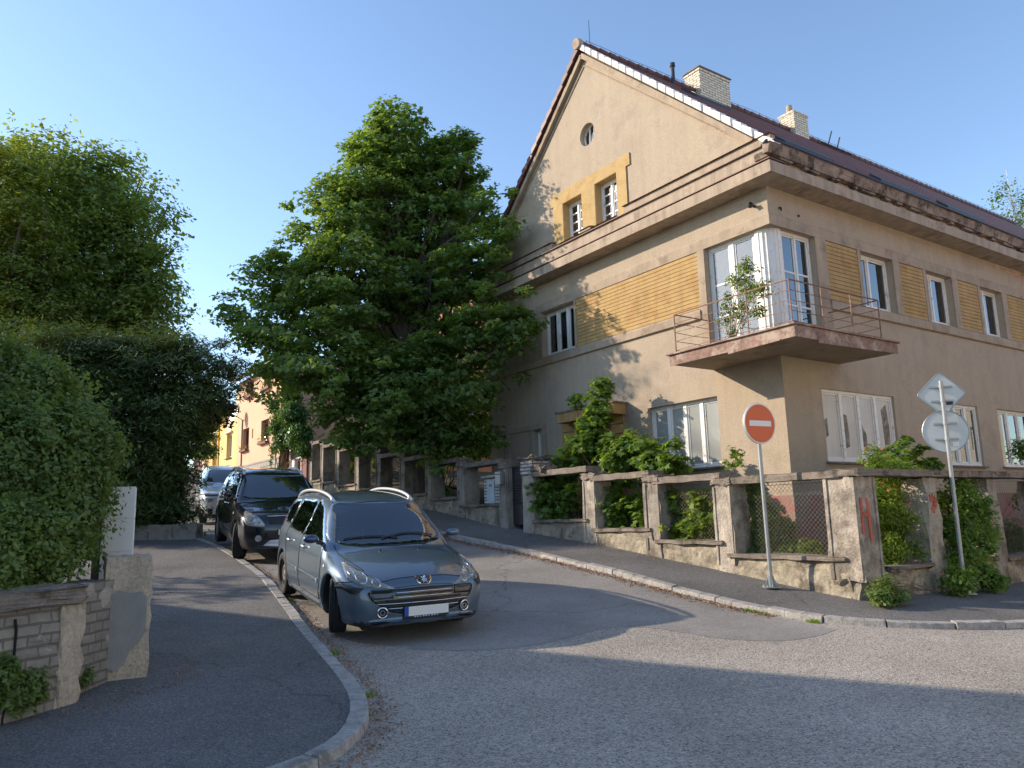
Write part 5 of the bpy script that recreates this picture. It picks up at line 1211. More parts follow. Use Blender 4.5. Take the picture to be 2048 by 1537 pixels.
L_YEW = [(-10.77,18.3,5.86,0.61,0.61,0.61),(-9.65,18.6,6.02,0.54,0.54,0.54),(-11.74,18.3,5.76,0.76,0.76,0.76),(-8.34,18.6,6.05,0.33,0.33,0.33),(-10.28,18.5,6.08,0.31,0.31,0.31),(-9.92,18.6,5.46,1.09,1.09,1.09),(-11.08,18.3,5.19,1.39,1.39,1.39),(-8.7,18.6,5.68,0.9,0.9,0.9),(-7.91,18.8,5.57,0.78,0.78,0.78),(-7.22,18.8,5.49,0.49,0.49,0.49),(-6.77,18.8,5.09,0.29,0.29,0.29),(-8.97,18.8,4.46,1.3,1.3,1.3),(-10.3,19.0,4.15,1.7,1.7,1.7),(-8.04,18.9,4.7,0.72,0.72,0.72),(-7.54,18.9,4.82,0.46,0.46,0.46),(-8.97,19.2,3.26,1.06,1.06,1.06),(-10.03,19.4,2.55,1.47,1.47,1.47),(-8.81,19.5,2.4,0.81,0.81,0.81),(-8.15,19.4,4.01,0.56,0.56,0.56),(-8.64,19.6,1.83,0.68,0.68,0.68),(-9.21,19.6,1.91,0.81,0.81,0.81),(-9.71,19.2,3.15,1.19,1.19,1.19),(-10.43,19.5,2.07,1.08,1.08,1.08),(-11.64,19.2,3.83,1.72,1.72,1.72),(-7.3,18.8,6.07,0.18,0.18,0.18),(-8.27,19.3,3.43,0.53,0.53,0.53)]
L_HEDGE = [(-5.19,8.2,2.56,0.74,0.74,0.74),(-5.67,8.2,3.12,0.62,0.62,0.62),(-5.1,7.8,2.11,0.86,0.86,0.86),(-4.71,8.0,2.11,0.44,0.44,0.44),(-4.54,8.1,2.53,0.31,0.31,0.31),(-4.41,8.1,2.4,0.2,0.2,0.2),(-4.42,7.6,1.65,0.37,0.37,0.37),(-4.35,7.0,1.47,0.43,0.43,0.43),(-4.48,6.6,1.45,0.41,0.41,0.41),(-4.42,7.9,1.97,0.19,0.19,0.19),(-5.12,8.3,3.06,0.34,0.34,0.34),(-5.54,8.3,3.47,0.23,0.23,0.23),(-4.31,7.7,1.64,0.15,0.15,0.15)]
L_SAP1 = [(2.0,16.78,4.44,0.21,0.21,0.21),(1.9,16.94,4.13,0.34,0.34,0.34),(1.45,17.59,4.24,0.22,0.22,0.22),(1.83,17.04,3.7,0.4,0.4,0.4),(1.71,17.21,3.21,0.51,0.51,0.51),(1.38,17.51,2.85,0.48,0.48,0.48),(2.13,16.6,2.98,0.39,0.39,0.39),(0.96,18.12,2.85,0.2,0.2,0.2)]
L_SAP2 = [(2.49,16.08,2.98,0.4,0.4,0.4),(2.75,15.52,2.82,0.36,0.36,0.36),(2.32,16.14,2.67,0.5,0.5,0.5),(3.06,14.89,2.57,0.3,0.3,0.3),(3.14,14.95,2.91,0.14,0.14,0.14),(2.79,15.29,2.55,0.36,0.36,0.36)]
L_BAY1 = [(0.67,17.31,2.24,0.38,0.38,0.38),(0.93,17.11,1.85,0.51,0.51,0.51),(0.49,17.22,1.86,0.19,0.19,0.19),(1.19,16.74,2.1,0.26,0.26,0.26),(1.02,17.34,2.4,0.34,0.34,0.34)]
L_BAY2 = [(1.88,15.81,2.05,0.32,0.32,0.32),(1.99,15.65,1.6,0.42,0.42,0.42),(2.36,15.37,1.78,0.31,0.31,0.31),(1.76,15.89,1.45,0.27,0.27,0.27),(2.45,15.08,1.49,0.21,0.21,0.21)]
L_BAY3 = [(2.91,14.14,1.84,0.24,0.24,0.24),(3.04,14.04,1.39,0.37,0.37,0.37),(3.33,13.7,1.64,0.39,0.39,0.39),(3.25,13.83,1.25,0.37,0.37,0.37),(2.86,14.3,1.3,0.27,0.27,0.27)]
L_BAY4 = [(4.07,13.06,1.86,0.2,0.2,0.2),(4.14,12.96,1.53,0.26,0.26,0.26),(4.02,12.97,1.05,0.34,0.34,0.34),(4.29,12.58,0.93,0.26,0.26,0.26),(4.52,12.14,0.95,0.19,0.19,0.19),(4.33,12.86,1.28,0.24,0.24,0.24),(4.03,13.13,2.04,0.16,0.16,0.16)]
L_TWIG = [(3.92,13.64,2.63,0.13,0.13,0.13),(3.96,13.58,2.45,0.15,0.15,0.15),(3.86,13.73,2.42,0.11,0.11,0.11)]
L_ROSE = [(5.63,12.12,2.34,0.24,0.24,0.24),(5.98,12.49,2.2,0.28,0.28,0.28),(5.62,11.99,1.72,0.4,0.4,0.4),(6.18,12.5,1.71,0.42,0.42,0.42),(5.99,12.37,1.32,0.51,0.51,0.51),(6.61,12.8,1.38,0.34,0.34,0.34),(5.5,11.91,0.97,0.36,0.36,0.36),(6.43,12.67,1.07,0.33,0.33,0.33),(6.9,13.12,1.71,0.25,0.25,0.25),(5.09,11.51,1.28,0.17,0.17,0.17),(6.71,12.87,1.22,0.33,0.33,0.33),(6.99,13.12,1.62,0.26,0.26,0.26),(6.78,12.97,2.0,0.27,0.27,0.27),(6.23,12.53,2.03,0.33,0.33,0.33),(6.36,12.24,1.7,0.22,0.22,0.22),(6.4,12.26,1.24,0.24,0.24,0.24),(6.16,12.1,0.94,0.18,0.18,0.18),(6.44,12.32,2.05,0.17,0.17,0.17)]
L_SAP3 = [(6.88,13.58,2.77,0.12,0.12,0.12),(6.64,13.42,2.54,0.26,0.26,0.26),(7.17,13.79,2.51,0.23,0.23,0.23),(7.64,14.11,2.39,0.19,0.19,0.19),(6.38,13.12,2.31,0.26,0.26,0.26),(7.41,13.95,2.29,0.19,0.19,0.19)]
L_VINE = [(7.33,12.8,1.81,0.29,0.29,0.29),(7.48,12.85,1.52,0.35,0.35,0.35),(7.02,12.47,1.22,0.32,0.32,0.32),(7.39,12.67,1.04,0.32,0.32,0.32),(6.83,12.1,0.77,0.34,0.34,0.34),(7.12,12.11,0.54,0.24,0.24,0.24),(6.42,11.57,0.49,0.23,0.23,0.23),(7.23,12.07,0.43,0.16,0.16,0.16),(7.98,13.37,1.68,0.2,0.2,0.2),(7.9,13.08,1.18,0.16,0.16,0.16)]
L_WEED = [(4.9,10.59,0.5,0.21,0.21,0.21),(5.09,10.66,0.45,0.18,0.18,0.18),(4.75,10.43,0.46,0.14,0.14,0.14),(4.93,10.55,0.39,0.13,0.13,0.13),(4.74,10.36,0.39,0.11,0.11,0.11),(4.99,10.53,0.37,0.11,0.11,0.11)]
L_FARSH = [(9.8,15.35,1.0,0.34,0.34,0.34),(11.28,17.1,2.77,0.26,0.26,0.26),(10.49,16.07,1.67,0.22,0.22,0.22)]
L_BIRCHB = [(4.36,13.62,6.08,0.15,0.15,0.15),(4.25,13.78,5.84,0.19,0.19,0.19),(4.42,13.62,5.6,0.23,0.23,0.23),(4.57,13.4,5.57,0.17,0.17,0.17),(4.08,13.94,5.51,0.17,0.17,0.17),(4.28,13.73,5.25,0.26,0.26,0.26),(4.03,14.01,5.19,0.18,0.18,0.18),(4.49,13.52,5.19,0.15,0.15,0.15),(4.11,13.89,4.87,0.11,0.11,0.11),(4.43,13.6,5.93,0.17,0.17,0.17)]
L_BIRCHR = [(27.83,41.0,18.94,0.37,0.37,0.37),(27.63,41.0,18.49,0.32,0.32,0.32),(28.17,41.0,17.29,0.53,0.53,0.53),(27.63,41.0,16.42,0.43,0.43,0.43),(28.89,41.0,18.46,0.48,0.48,0.48),(28.92,41.0,19.65,0.21,0.21,0.21),(28.74,41.0,16.39,0.59,0.59,0.59),(29.33,41.0,17.55,0.8,0.8,0.8),(29.03,41.0,15.5,0.8,0.8,0.8),(28.35,41.0,19.67,0.19,0.19,0.19)]
L_IVY = [(-9.66,31.55,6.47,0.45,0.45,0.45),(-9.26,30.97,5.55,0.56,0.56,0.56),(-9.05,30.67,4.91,0.52,0.52,0.52),(-8.58,29.97,5.81,0.51,0.51,0.51),(-8.22,29.45,4.95,0.46,0.46,0.46),(-9.76,31.7,4.61,0.29,0.29,0.29),(-9.85,31.83,4.11,0.21,0.21,0.21),(-10.18,32.32,5.52,0.25,0.25,0.25),(-7.88,28.96,4.32,0.26,0.26,0.26),(-8.95,30.52,6.71,0.4,0.4,0.4)]
L_BACK1 = [(-10.93,27.48,5.36,0.32,0.32,0.32),(-11.4,28.17,4.91,0.29,0.29,0.29),(-11.04,27.64,4.3,0.25,0.25,0.25),(-11.71,28.62,4.4,0.26,0.26,0.26)]
L_PURPLE = [(-8.68,22.0,4.83,0.33,0.33,0.33),(-8.33,22.0,4.96,0.27,0.27,0.27),(-8.96,22.0,4.55,0.24,0.24,0.24),(-8.24,22.0,4.53,0.15,0.15,0.15)]
L_FENCEB = [(-6.13,27.91,3.28,0.22,0.22,0.22),(-5.87,27.54,3.52,0.18,0.18,0.18),(-6.96,29.12,3.28,0.19,0.19,0.19),(-4.54,25.61,3.44,0.23,0.23,0.23),(-4.21,25.13,2.92,0.16,0.16,0.16),(-3.2,23.65,3.35,0.31,0.31,0.31),(-2.06,21.99,2.14,0.14,0.14,0.14),(-1.97,21.86,2.35,0.11,0.11,0.11),(-1.79,21.6,3.66,0.28,0.28,0.28),(-1.32,20.92,3.72,0.33,0.33,0.33),(-1.11,20.61,3.42,0.19,0.19,0.19),(-7.57,30.01,3.82,0.2,0.2,0.2)]
L_DARKB = [(-8.92,35.33,4.91,0.69,0.69,0.69),(-6.92,32.42,4.6,0.63,0.63,0.63),(-5.22,29.94,4.53,0.62,0.62,0.62),(-3.76,27.82,4.29,0.62,0.62,0.62),(-2.5,25.98,3.92,0.51,0.51,0.51),(-1.57,24.63,3.7,0.48,0.48,0.48),(-2.09,25.39,5.19,0.99,0.99,0.99),(-1.17,24.05,6.11,0.86,0.86,0.86),(-0.94,23.72,4.77,0.77,0.77,0.77),(-0.88,23.63,3.83,0.46,0.46,0.46),(-2.46,25.93,6.67,1.01,1.01,1.01),(-4.22,28.49,5.68,1.11,1.11,1.11)]
L_WEEDL = [(-3.86,6.1,0.44,0.13,0.13,0.13),(-3.87,6.3,0.45,0.11,0.11,0.11),(-3.88,6.0,0.55,0.12,0.12,0.12),(-3.87,6.45,0.49,0.06,0.06,0.06),(-3.88,6.2,0.33,0.09,0.09,0.09),(-3.83,6.3,0.36,0.09,0.09,0.09),(-3.91,6.1,0.6,0.08,0.08,0.08)]
L_WEEDL2 = [(-3.77,7.0,0.37,0.04,0.04,0.04),(-3.76,6.95,0.32,0.04,0.04,0.04)]
tz = h1(-2.75, 23.4)
def behind_wall(P):                       # keep leaves outside the corner house
    q = P[:, :2] - HC; u = q @ dL; v = q @ dR
    inside = (u > -.3) & (u < 10.15) & (v > -.12) & (P[:, 2] < 13); top = (v > -.6) & (u > -.6) & (u < 10.4) & (P[:, 2] > 7.7) & (P[:, 2] < 8.9)
    rf = (u > -.8) & (u < 11) & (v > -.3) & (P[:, 2] < 14)
    return ~(inside | top | rf)
ex = lambda C: ((np.abs(C[:, 0] + 2.95) < .55) & (C[:, 2] > 6.2) & (C[:, 2] < 7.3))
tree('maple_tree', 'large spreading maple with layered green leaves between the tan house and the street fence', L_MAPLE, (-2.75, 23.4, tz), [(-2.95, 22.9, 4.5), (-3.1, 22.2, 6.5), (-3.1, 22.0, 8.5), (-3.1, 22.0, 11), (-3.2, 22, 13)],
     .24, M['lf_maple'], 1750, 58, .42, .15, 'lobed', 3, 150, inner=.35, excl=ex, wallclip=behind_wall, jag=.5)
tree('lime_tree', 'tall dark green broadleaf tree behind the yew at the left', L_LIME, (-13.5, 25, h1(-13.5, 25)), [(-13.4, 25, 6), (-13.2, 25, 9), (-13.3, 25, 11.5)], .3, M['lf_lime'], 1500, 48, .6, .17, 'quad', 5, 90, inner=.4, flat=.55, jag=.7, shoots=120, slen=.9)
tree('olive_leaved_tree', 'yellowish green tree at the left edge in front of the dark tall tree', L_ACER, (-15.4, 22.6, h1(-15.4, 22.6)), [(-15.2, 22.5, 5), (-15.0, 22.4, 9)], .2, M['lf_acer'], 1000, 55, .55, .13, 'quad', 6, 70, inner=.4, flat=.6, jag=.6)
tree('yew_tree', 'very dark dense yew overhanging the left pavement behind the parked cars', L_YEW, (-10.5, 19.8, h1(-10.5, 19.8)), [(-10.4, 19.7, 3), (-10.2, 19.5, 4.5)], .2, M['lf_yew'], 2500, 70, .42, .15, 'needle', 7, 60, inner=.3, flat=.5, jag=.35)
h_ = shrub('hedge_bush', 'dense dark leafy hedge growing over the low brick garden wall at the left', 'hedge', L_HEDGE, (-5.4, 8.0, .6), M['lf_hedge'], 1500, 62, .17, .052, 'oval', 8, 90, .012, flat=.9, inner=.35, jag=.16, up=.5, zmin=1.12, shoots=170, slen=.3)
def clipv(vmin=None):
    def f(P):
        q = P[:, :2] - HC; u = q @ dL; v = q @ dR
        return ~((v > -.08) & (u > -.05) & (u < 10))
    return f
G1 = 'young maples growing in the corner garden'
shrub('maple_sapling', 'tall young maple shoot rising in front of the ochre door surround', 'young tree', L_SAP1, H(3.9, -.95, 1.2), M['lf_sap'], 300, 13, .17, .125, 'maple', 21, 14, .014, G1, wallclip=clipv(), flat=.45, inner=.1)
shrub('maple_sapling', 'bushy young maple under the left side of the ground floor window', 'young tree', L_SAP2, H(2.6, -.95, 1.2), M['lf_sap'], 300, 13, .17, .125, 'maple', 22, 14, .012, G1, wallclip=clipv(), flat=.45, inner=.1)
shrub('maple_sapling', 'maple leaves crowding through the fence bay beside the black gate', 'young tree', L_BAY1, H(4.4, -1.5, 1.5), M['lf_sap'], 240, 12, .15, .115, 'maple', 23, 10, .01, G1, flat=.5, inner=.1)
shrub('maple_sapling', 'thin maple shoot inside the third fence bay from the street corner', 'young tree', L_BAY2, H(2.6, -1.5, 1.2), M['lf_sap'], 190, 12, .15, .115, 'maple', 24, 10, .01, G1, flat=.5, inner=.1)
shrub('maple_sapling', 'bright sunlit maple leaves filling the second fence bay from the street corner', 'young tree', L_BAY3, H(.7, -1.5, 1.0), M['lf_bright'], 300, 12, .15, .12, 'maple', 25, 10, .01, G1, flat=.5, inner=.1)
shrub('garden_shrub', 'yellow green feathery shrub in the fence bay behind the no entry sign', 'shrub', L_BAY4, H(-.9, -1.3, .8), M['lf_bright'], 480, 22, .14, .07, 'oval', 26, 14, .008, flat=.6, inner=.1)
shrub('maple_sapling', 'small maple shoot against the sunlit wall right of the ground floor window', 'young tree', L_TWIG, H(.3, -1.1, 1.0), M['lf_sap'], 11, 7, .12, .11, 'maple', 27, 5, .008, G1, flat=.5, inner=.1)
rs = shrub('rose_bush', 'pink flowering rose bush filling the first bay right of the corner pillar', 'rose bush', L_ROSE, H(-1.8, -.8, .6), M['lf_bright'], 1150, 26, .13, .05, 'oval', 28, 26, .008, flat=.8, inner=.15, up=.5)
shrub('maple_sapling', 'young maple rising above the beam beneath the round and diamond signs', 'young tree', L_SAP3, H(-1.4, .5, .7), M['lf_sap'], 60, 11, .12, .12, 'maple', 29, 14, .008, G1, flat=.4, inner=.1)
shrub('climbing_vine', 'green vine spilling through the fence down to the pavement behind the grey signpost', 'vine', L_VINE, H(-2.3, 1.0, .5), M['lf_sap'], 480, 24, .13, .06, 'oval', 30, 20, .007, flat=.8, inner=.2, up=.5)
shrub('roadside_weed', 'leafy weed clump at the foot of the fence between pillar H and the signpost', 'weed', L_WEED, H(-2.75, -.9, .42), M['lf_hedge'], 150, 18, .09, .05, 'oval', 31, 10, .005, flat=.8, inner=.1, zmin=.335)
shrub('garden_shrub', 'dark shrub behind the chain link bay at the right edge', 'shrub', L_FARSH, H(-1.4, 3.0, .6), M['lf_sap'], 160, 20, .15, .07, 'oval', 32, 12, .008, flat=.8, inner=.1)
# blossoms
g = np.random.default_rng(44)
def blossoms(name, pts, r, mt, parent, n=7):
    for p in pts:
        V = []; F = []
        for k in range(n):
            d = g.normal(size=3); d /= np.linalg.norm(d); a = np.cross(d, g.normal(size=3)); a /= np.linalg.norm(a); b = np.cross(d, a)
            c = np.array(p) + d * r * .5; i = len(V); V += [c + a*r*.6, c + b*r*.6, c - a*r*.6, c - b*r*.6]; F.append([i, i+1, i+2, i+3])
        npmesh(name, V, F, mt, parent)
def onlobe(L, n, seed):
    gg = np.random.default_rng(seed); P, D = pads_from(L, n * 6, gg, .95); s = (P - 0) @ np.array([0, -1, .3]); o = np.argsort(-s)[:n * 3]; return P[gg.choice(o, n, replace=False)]
blossoms('rose_blossom', onlobe(L_ROSE[:3], 9, 2), .035, M['rosepink'], rs); blossoms('rose_blossom', onlobe(L_ROSE[2:8], 6, 3), .035, M['rosepink'], rs)
# birch seedling growing on the balcony
bb = empty('birch_sapling'); tag(bb, 'little birch growing out of the corner balcony in front of the tall windows', 'young tree')
c, CC = crown('foliage', L_BIRCHB, 190, 12, .12, .056, 'oval', M['lf_birch'], bb, 51, flat=1, inner=.1, droop=.1)
stems('stem', H(.52, -.80, 4.63), CC, M['birchbark'], bb, .012, 22, 5, .08)
tree('birch_tree', 'thin wispy birch behind the far right end of the roof', L_BIRCHR, (19.3, 26.3, 1), [(19.2, 26.2, 6), (18.9, 26, 9), (18.2, 26, 11.0)], .09, M['lf_birch'], 230, 14, .35, .10, 'oval', 52, 40, bark='birchbark', inner=.1, flat=1.2, r1=.01) if False else None
bt = empty('birch_tree'); tag(bt, 'thin wispy birch behind the far right end of the roof', 'tree')
c, CC = crown('crown', L_BIRCHR, 170, 13, .5, .15, 'oval', M['lf_birch'], bt, 52, flat=1.3, inner=.1)
m = MB(); top = Vector(L_BIRCHR[9][:3]); m.tube([(top.x + .6, top.y + .1, .5), (top.x + .5, top.y, 8), (top.x + .2, top.y, 13), tuple(top + Vector((0, 0, .6)))], [.16, .12, .06, .012], 8)
for k in range(50):
    t = Vector(CC[k]); m.tube([(top.x + .1, top.y, t.z - .9), tuple(Vector((top.x, top.y, t.z)).lerp(t, .6)), tuple(t)], [.018, .01, .004], 4, False)
m.build('trunk', M['birchbark'], bt, smooth=True)
# ivy on the pink house, greenery up the street
iv = shrub('ivy', 'glossy green ivy covering the corner of the pink house above the brown gate', 'ivy', L_IVY, H(22.4, -2.3, 3.2), M['lf_ivy'], 1000, 26, .24, .10, 'oval', 61, 20, .02, flat=1, inner=.2, up=.25)
tree('copper_beech', 'small tree with purplish brown leaves beyond the dark yew', L_PURPLE, (-10.2, 22.3, 1.6), [(-9.9, 22.2, 3.5)], .05, M['lf_purple'], 110, 24, .28, .11, 'quad', 62, 14, r1=.008)
tree('garden_tree', 'small sparse tree in the left garden, out of sight, dappling the pavement', [(-14.0, 14.0, 4.6, 1.2, 1.2, .9), (-15.2, 13.2, 4.0, 1.0, 1.0, .8), (-13.6, 12.6, 3.9, .9, .9, .6)], (-14.3, 13.6, .8), [(-14.2, 13.6, 3.0)], .08, M['lf_lime'], 130, 26, .3, .12, 'quad', 64, 20, inner=.2)
shrub('street_bush', 'light green bush past the white car, left of the yellow house', 'bush', L_BACK1, H(30, -5.6, 3.8), M['lf_bright'], 180, 26, .4, .12, 'quad', 63, 12, .02)
for k, (i0, i1, lab) in enumerate(((0, 3, 'weeds sprouting behind the uphill end of the pillar fence'), (3, 6, 'green shoots in the middle bays of the upper pillar fence'), (6, 8, 'low bright plant in the bay beside the meter cabinet'), (8, 11, 'sunlit bush between the maple and the corner house behind the fence'), (11, 12, 'small green tuft by the red wicket gate'))):
    L = L_FENCEB[i0:i1]; q = UV(L[0][0], L[0][1]); b = H(q[0], q[1], hu(q[0], q[1]) + .25)
    shrub('garden_shrub', lab, 'shrub', L, b, M['lf_bright'], 40 * (i1 - i0), 18, .15, .085, 'oval', 70 + k, 8, .008, 'weeds and shrubs behind the upper fence')
shrub('dark_bushes', 'dark mixed bushes filling the garden under the maple', 'bushes', L_DARKB, H(14, .6, 2.2), M['lf_maple'], 800, 30, .45, .12, 'quad', 81, 30, .02)
wd = shrub('flowering_weed', 'weed with small yellow flowers at the foot of the brick wall, lower left', 'weed', L_WEEDL, (-4.05, 6.2, .15), M['lf_hedge'], 380, 18, .08, .045, 'oval', 82, 16, .004, flat=.9, inner=.1, zmin=.1)
blossoms('flower', onlobe(L_WEEDL, 8, 9), .016, M['yellowfl'], wd, 5)
shrub('small_weed', 'tiny weed in the corner between brick wall and beige pillar', 'weed', L_WEEDL2, (-3.72, 6.95, .2), M['lf_hedge'], 26, 12, .05, .035, 'oval', 83, 5, .003, flat=.9, inner=.1)
# grass tufts, dry leaf litter and gravel
def tufts(name, pts, label, n=60, h=.07, spread=.09, seed=1, mt='lf_bright'):
    g = np.random.default_rng(seed); V = []; F = []
    for (x, y) in pts:
        z = h1(x, y)
        for k in range(n):
            bx, by = x + g.normal(0, spread), y + g.normal(0, spread); a = g.uniform(0, 6.28); hh = h * g.uniform(.4, 1.2); l = g.uniform(.2, .9) * hh
            dx, dy = math.cos(a), math.sin(a); i = len(V); w = .004
            V += [(bx - dy*w, by + dx*w, z), (bx + dy*w, by - dx*w, z), (bx + dx*l*.4 + dy*w, by + dy*l*.4 - dx*w, z + hh*.6), (bx + dx*l, by + dy*l, z + hh)]; F.append([i, i+1, i+2, i+3])
    return tag(npmesh(name, V, F, M[mt]), label, 'grass', None, 'stuff')
tufts('grass', [(3.02, 10.5), (3.08, 10.42), (3.16, 10.32), (3.6, 9.82), (3.64, 9.78)], 'grass tufts sprouting in the kerb gap at the right corner', 45, .05, .03, 3)
tufts('grass', [(-1.95, 8.45), (-1.3, 6.85), (-1.2, 6.3), (-3.3, 11.4), (-4.7, 14.2), (-1.35, 5.0), (-2.0, 8.5)], 'little grass tufts along the left kerb', 40, .05, .035, 4)
def litter(name, K, off, n, label, spread=.12, s=.022, seed=1, rng_=(0, 1), mt='litter', lift=.004):
    g = np.random.default_rng(seed); E = poly_eval(offset_poly(K, off), 2000); i = (g.uniform(rng_[0], rng_[1], n) * 1999).astype(int)
    P = E[i] + g.normal(0, spread, (n, 2)) * (g.random((n, 1)) ** .5); Z = hgt(P[:, 0], P[:, 1]) + lift + g.uniform(0, .012, n)
    P = np.concatenate([P, Z[:, None]], 1); N = np.array([0, 0, 1.]) + g.normal(size=(n, 3)) * .45
    V, F = leaves(P, N, s, 'quad', g); return tag(npmesh(name, V, F, M[mt]), label, 'leaf litter', None, 'stuff')
litter('leaf_litter', KR, -.09, 9000, 'dry brown leaves and dust gathered against the right kerb', .12, .03, 5, (.38, .62))
litter('leaf_litter', KL, -.10, 9000, 'dry leaves and grit along the left kerb', .10, .022, 6, (.15, .62))
FB = [uvp(14, -2.12), uvp(5, -2.12), uvp(-2.4, -2.12)]
litter('leaf_litter', FB, -.12, 1500, 'dry leaves along the foot of the fence on the pavement', .2, .025, 7, (0, .8), lift=KERB_H)
litter('leaf_litter', [(-2.5, 6.2), (-1.5, 10), (2.5, 9), (4, 7)], 0, 260, 'scattered specks of grit and leaf on the asphalt', 1.3, .02, 8)
litter('leaf_litter', [(-3.6, 6.3), (-3.1, 7.2), (-3.3, 7.9)], -.05, 260, 'crumbled render and leaves at the foot of the beige pillar', .12, .022, 9, lift=KERB_H)
# ------------------------------------------------------------------ cars: bodies grown from a distance field, details laid on their surface
def crv(P, n=12):
    """dense Catmull-Rom through closed polygon"""
    P = np.array(P, float); N = len(P); out = []
    for i in range(N):
        a, b, c, d = P[i-1], P[i], P[(i+1) % N], P[(i+2) % N]
        for t in np.linspace(0, 1, n, endpoint=False):
            out.append(.5 * ((2*b) + (-a+c)*t + (2*a-5*b+4*c-d)*t*t + (-a+3*b-3*c+d)*t**3))
    return np.array(out)
def sdf2(poly, X, Y):
    P = np.stack([X.ravel(), Y.ravel()], 1); A = poly; B = np.roll(poly, -1, 0); best = np.full(len(P), 1e9); ins = np.zeros(len(P), bool)
    for a, b in zip(A, B):
        e = b - a; w = P - a; t = np.clip((w @ e) / (e @ e + 1e-12), 0, 1); d = w - t[:, None] * e; best = np.minimum(best, (d * d).sum(1))
        c = ((a[1] > P[:, 1]) != (b[1] > P[:, 1])); 
        if c.any():
            xi = (b[0] - a[0]) * (P[:, 1] - a[1]) / (b[1] - a[1] + 1e-12) + a[0]; ins ^= c & (P[:, 0] < xi)
    return (np.sqrt(best) * np.where(ins, -1, 1)).reshape(X.shape)
def smax(a, b, k): h = np.maximum(k - np.abs(a - b), 0) / k; return np.maximum(a, b) + h * h * k * .25
def blur1(G, ax):
    a = np.take(G, np.clip(np.arange(G.shape[ax]) - 1, 0, None), ax); b = np.take(G, np.clip(np.arange(G.shape[ax]) + 1, None, G.shape[ax] - 1), ax)
    return .25 * a + .5 * G + .25 * b
def surfnet(G, o, h):
    S = G < 0; nx, ny, nz = G.shape
    acc = np.zeros((nx-1, ny-1, nz-1, 3)); cnt = np.zeros((nx-1, ny-1, nz-1))
    offs = [(i, j, k) for i in (0, 1) for j in (0, 1) for k in (0, 1)]
    def sub(A, f): return A[f[0]:f[0]+nx-1, f[1]:f[1]+ny-1, f[2]:f[2]+nz-1]
    for f in offs:
        for axn in range(3):
            if f[axn]: continue
            g2 = list(f); g2[axn] = 1
            a, b = sub(G, f), sub(G, g2); c = sub(S, f) != sub(S, g2); t = np.where(c, a / np.where(c, a - b, 1), 0)
            for q in range(3): acc[..., q] += np.where(c, f[q] + (t if q == axn else 0), 0)
            cnt += c
    act = cnt > 0; ids = np.full(act.shape, -1, np.int64); ids[act] = np.arange(act.sum())
    I = np.argwhere(act); V = (I + acc[act] / cnt[act][:, None]) * h + o
    F = []
    for axn in range(3):
        b, c = [(1, 2), (2, 0), (0, 1)][axn]
        sl0 = [slice(1, -1)] * 3; sl0[axn] = slice(0, -1); sl1 = [slice(1, -1)] * 3; sl1[axn] = slice(1, None)
        s0 = S[tuple(sl0)]; s1 = S[tuple(sl1)]
        E = np.argwhere(s0 != s1)
        if not len(E): continue
        flip = s0[tuple(E.T)]
        base = E.copy(); base[:, b] += 1; base[:, c] += 1   # grid coords of edge start
        def cid(db, dc): q = base.copy(); q[:, b] += db; q[:, c] += dc; return ids[q[:, 0], q[:, 1], q[:, 2]]
        q = np.stack([cid(-1, -1), cid(0, -1), cid(0, 0), cid(-1, 0)], 1); q[~flip] = q[~flip][:, ::-1]; F.append(q)
    F = np.concatenate(F); F = F[(F >= 0).all(1)]
    return V, F
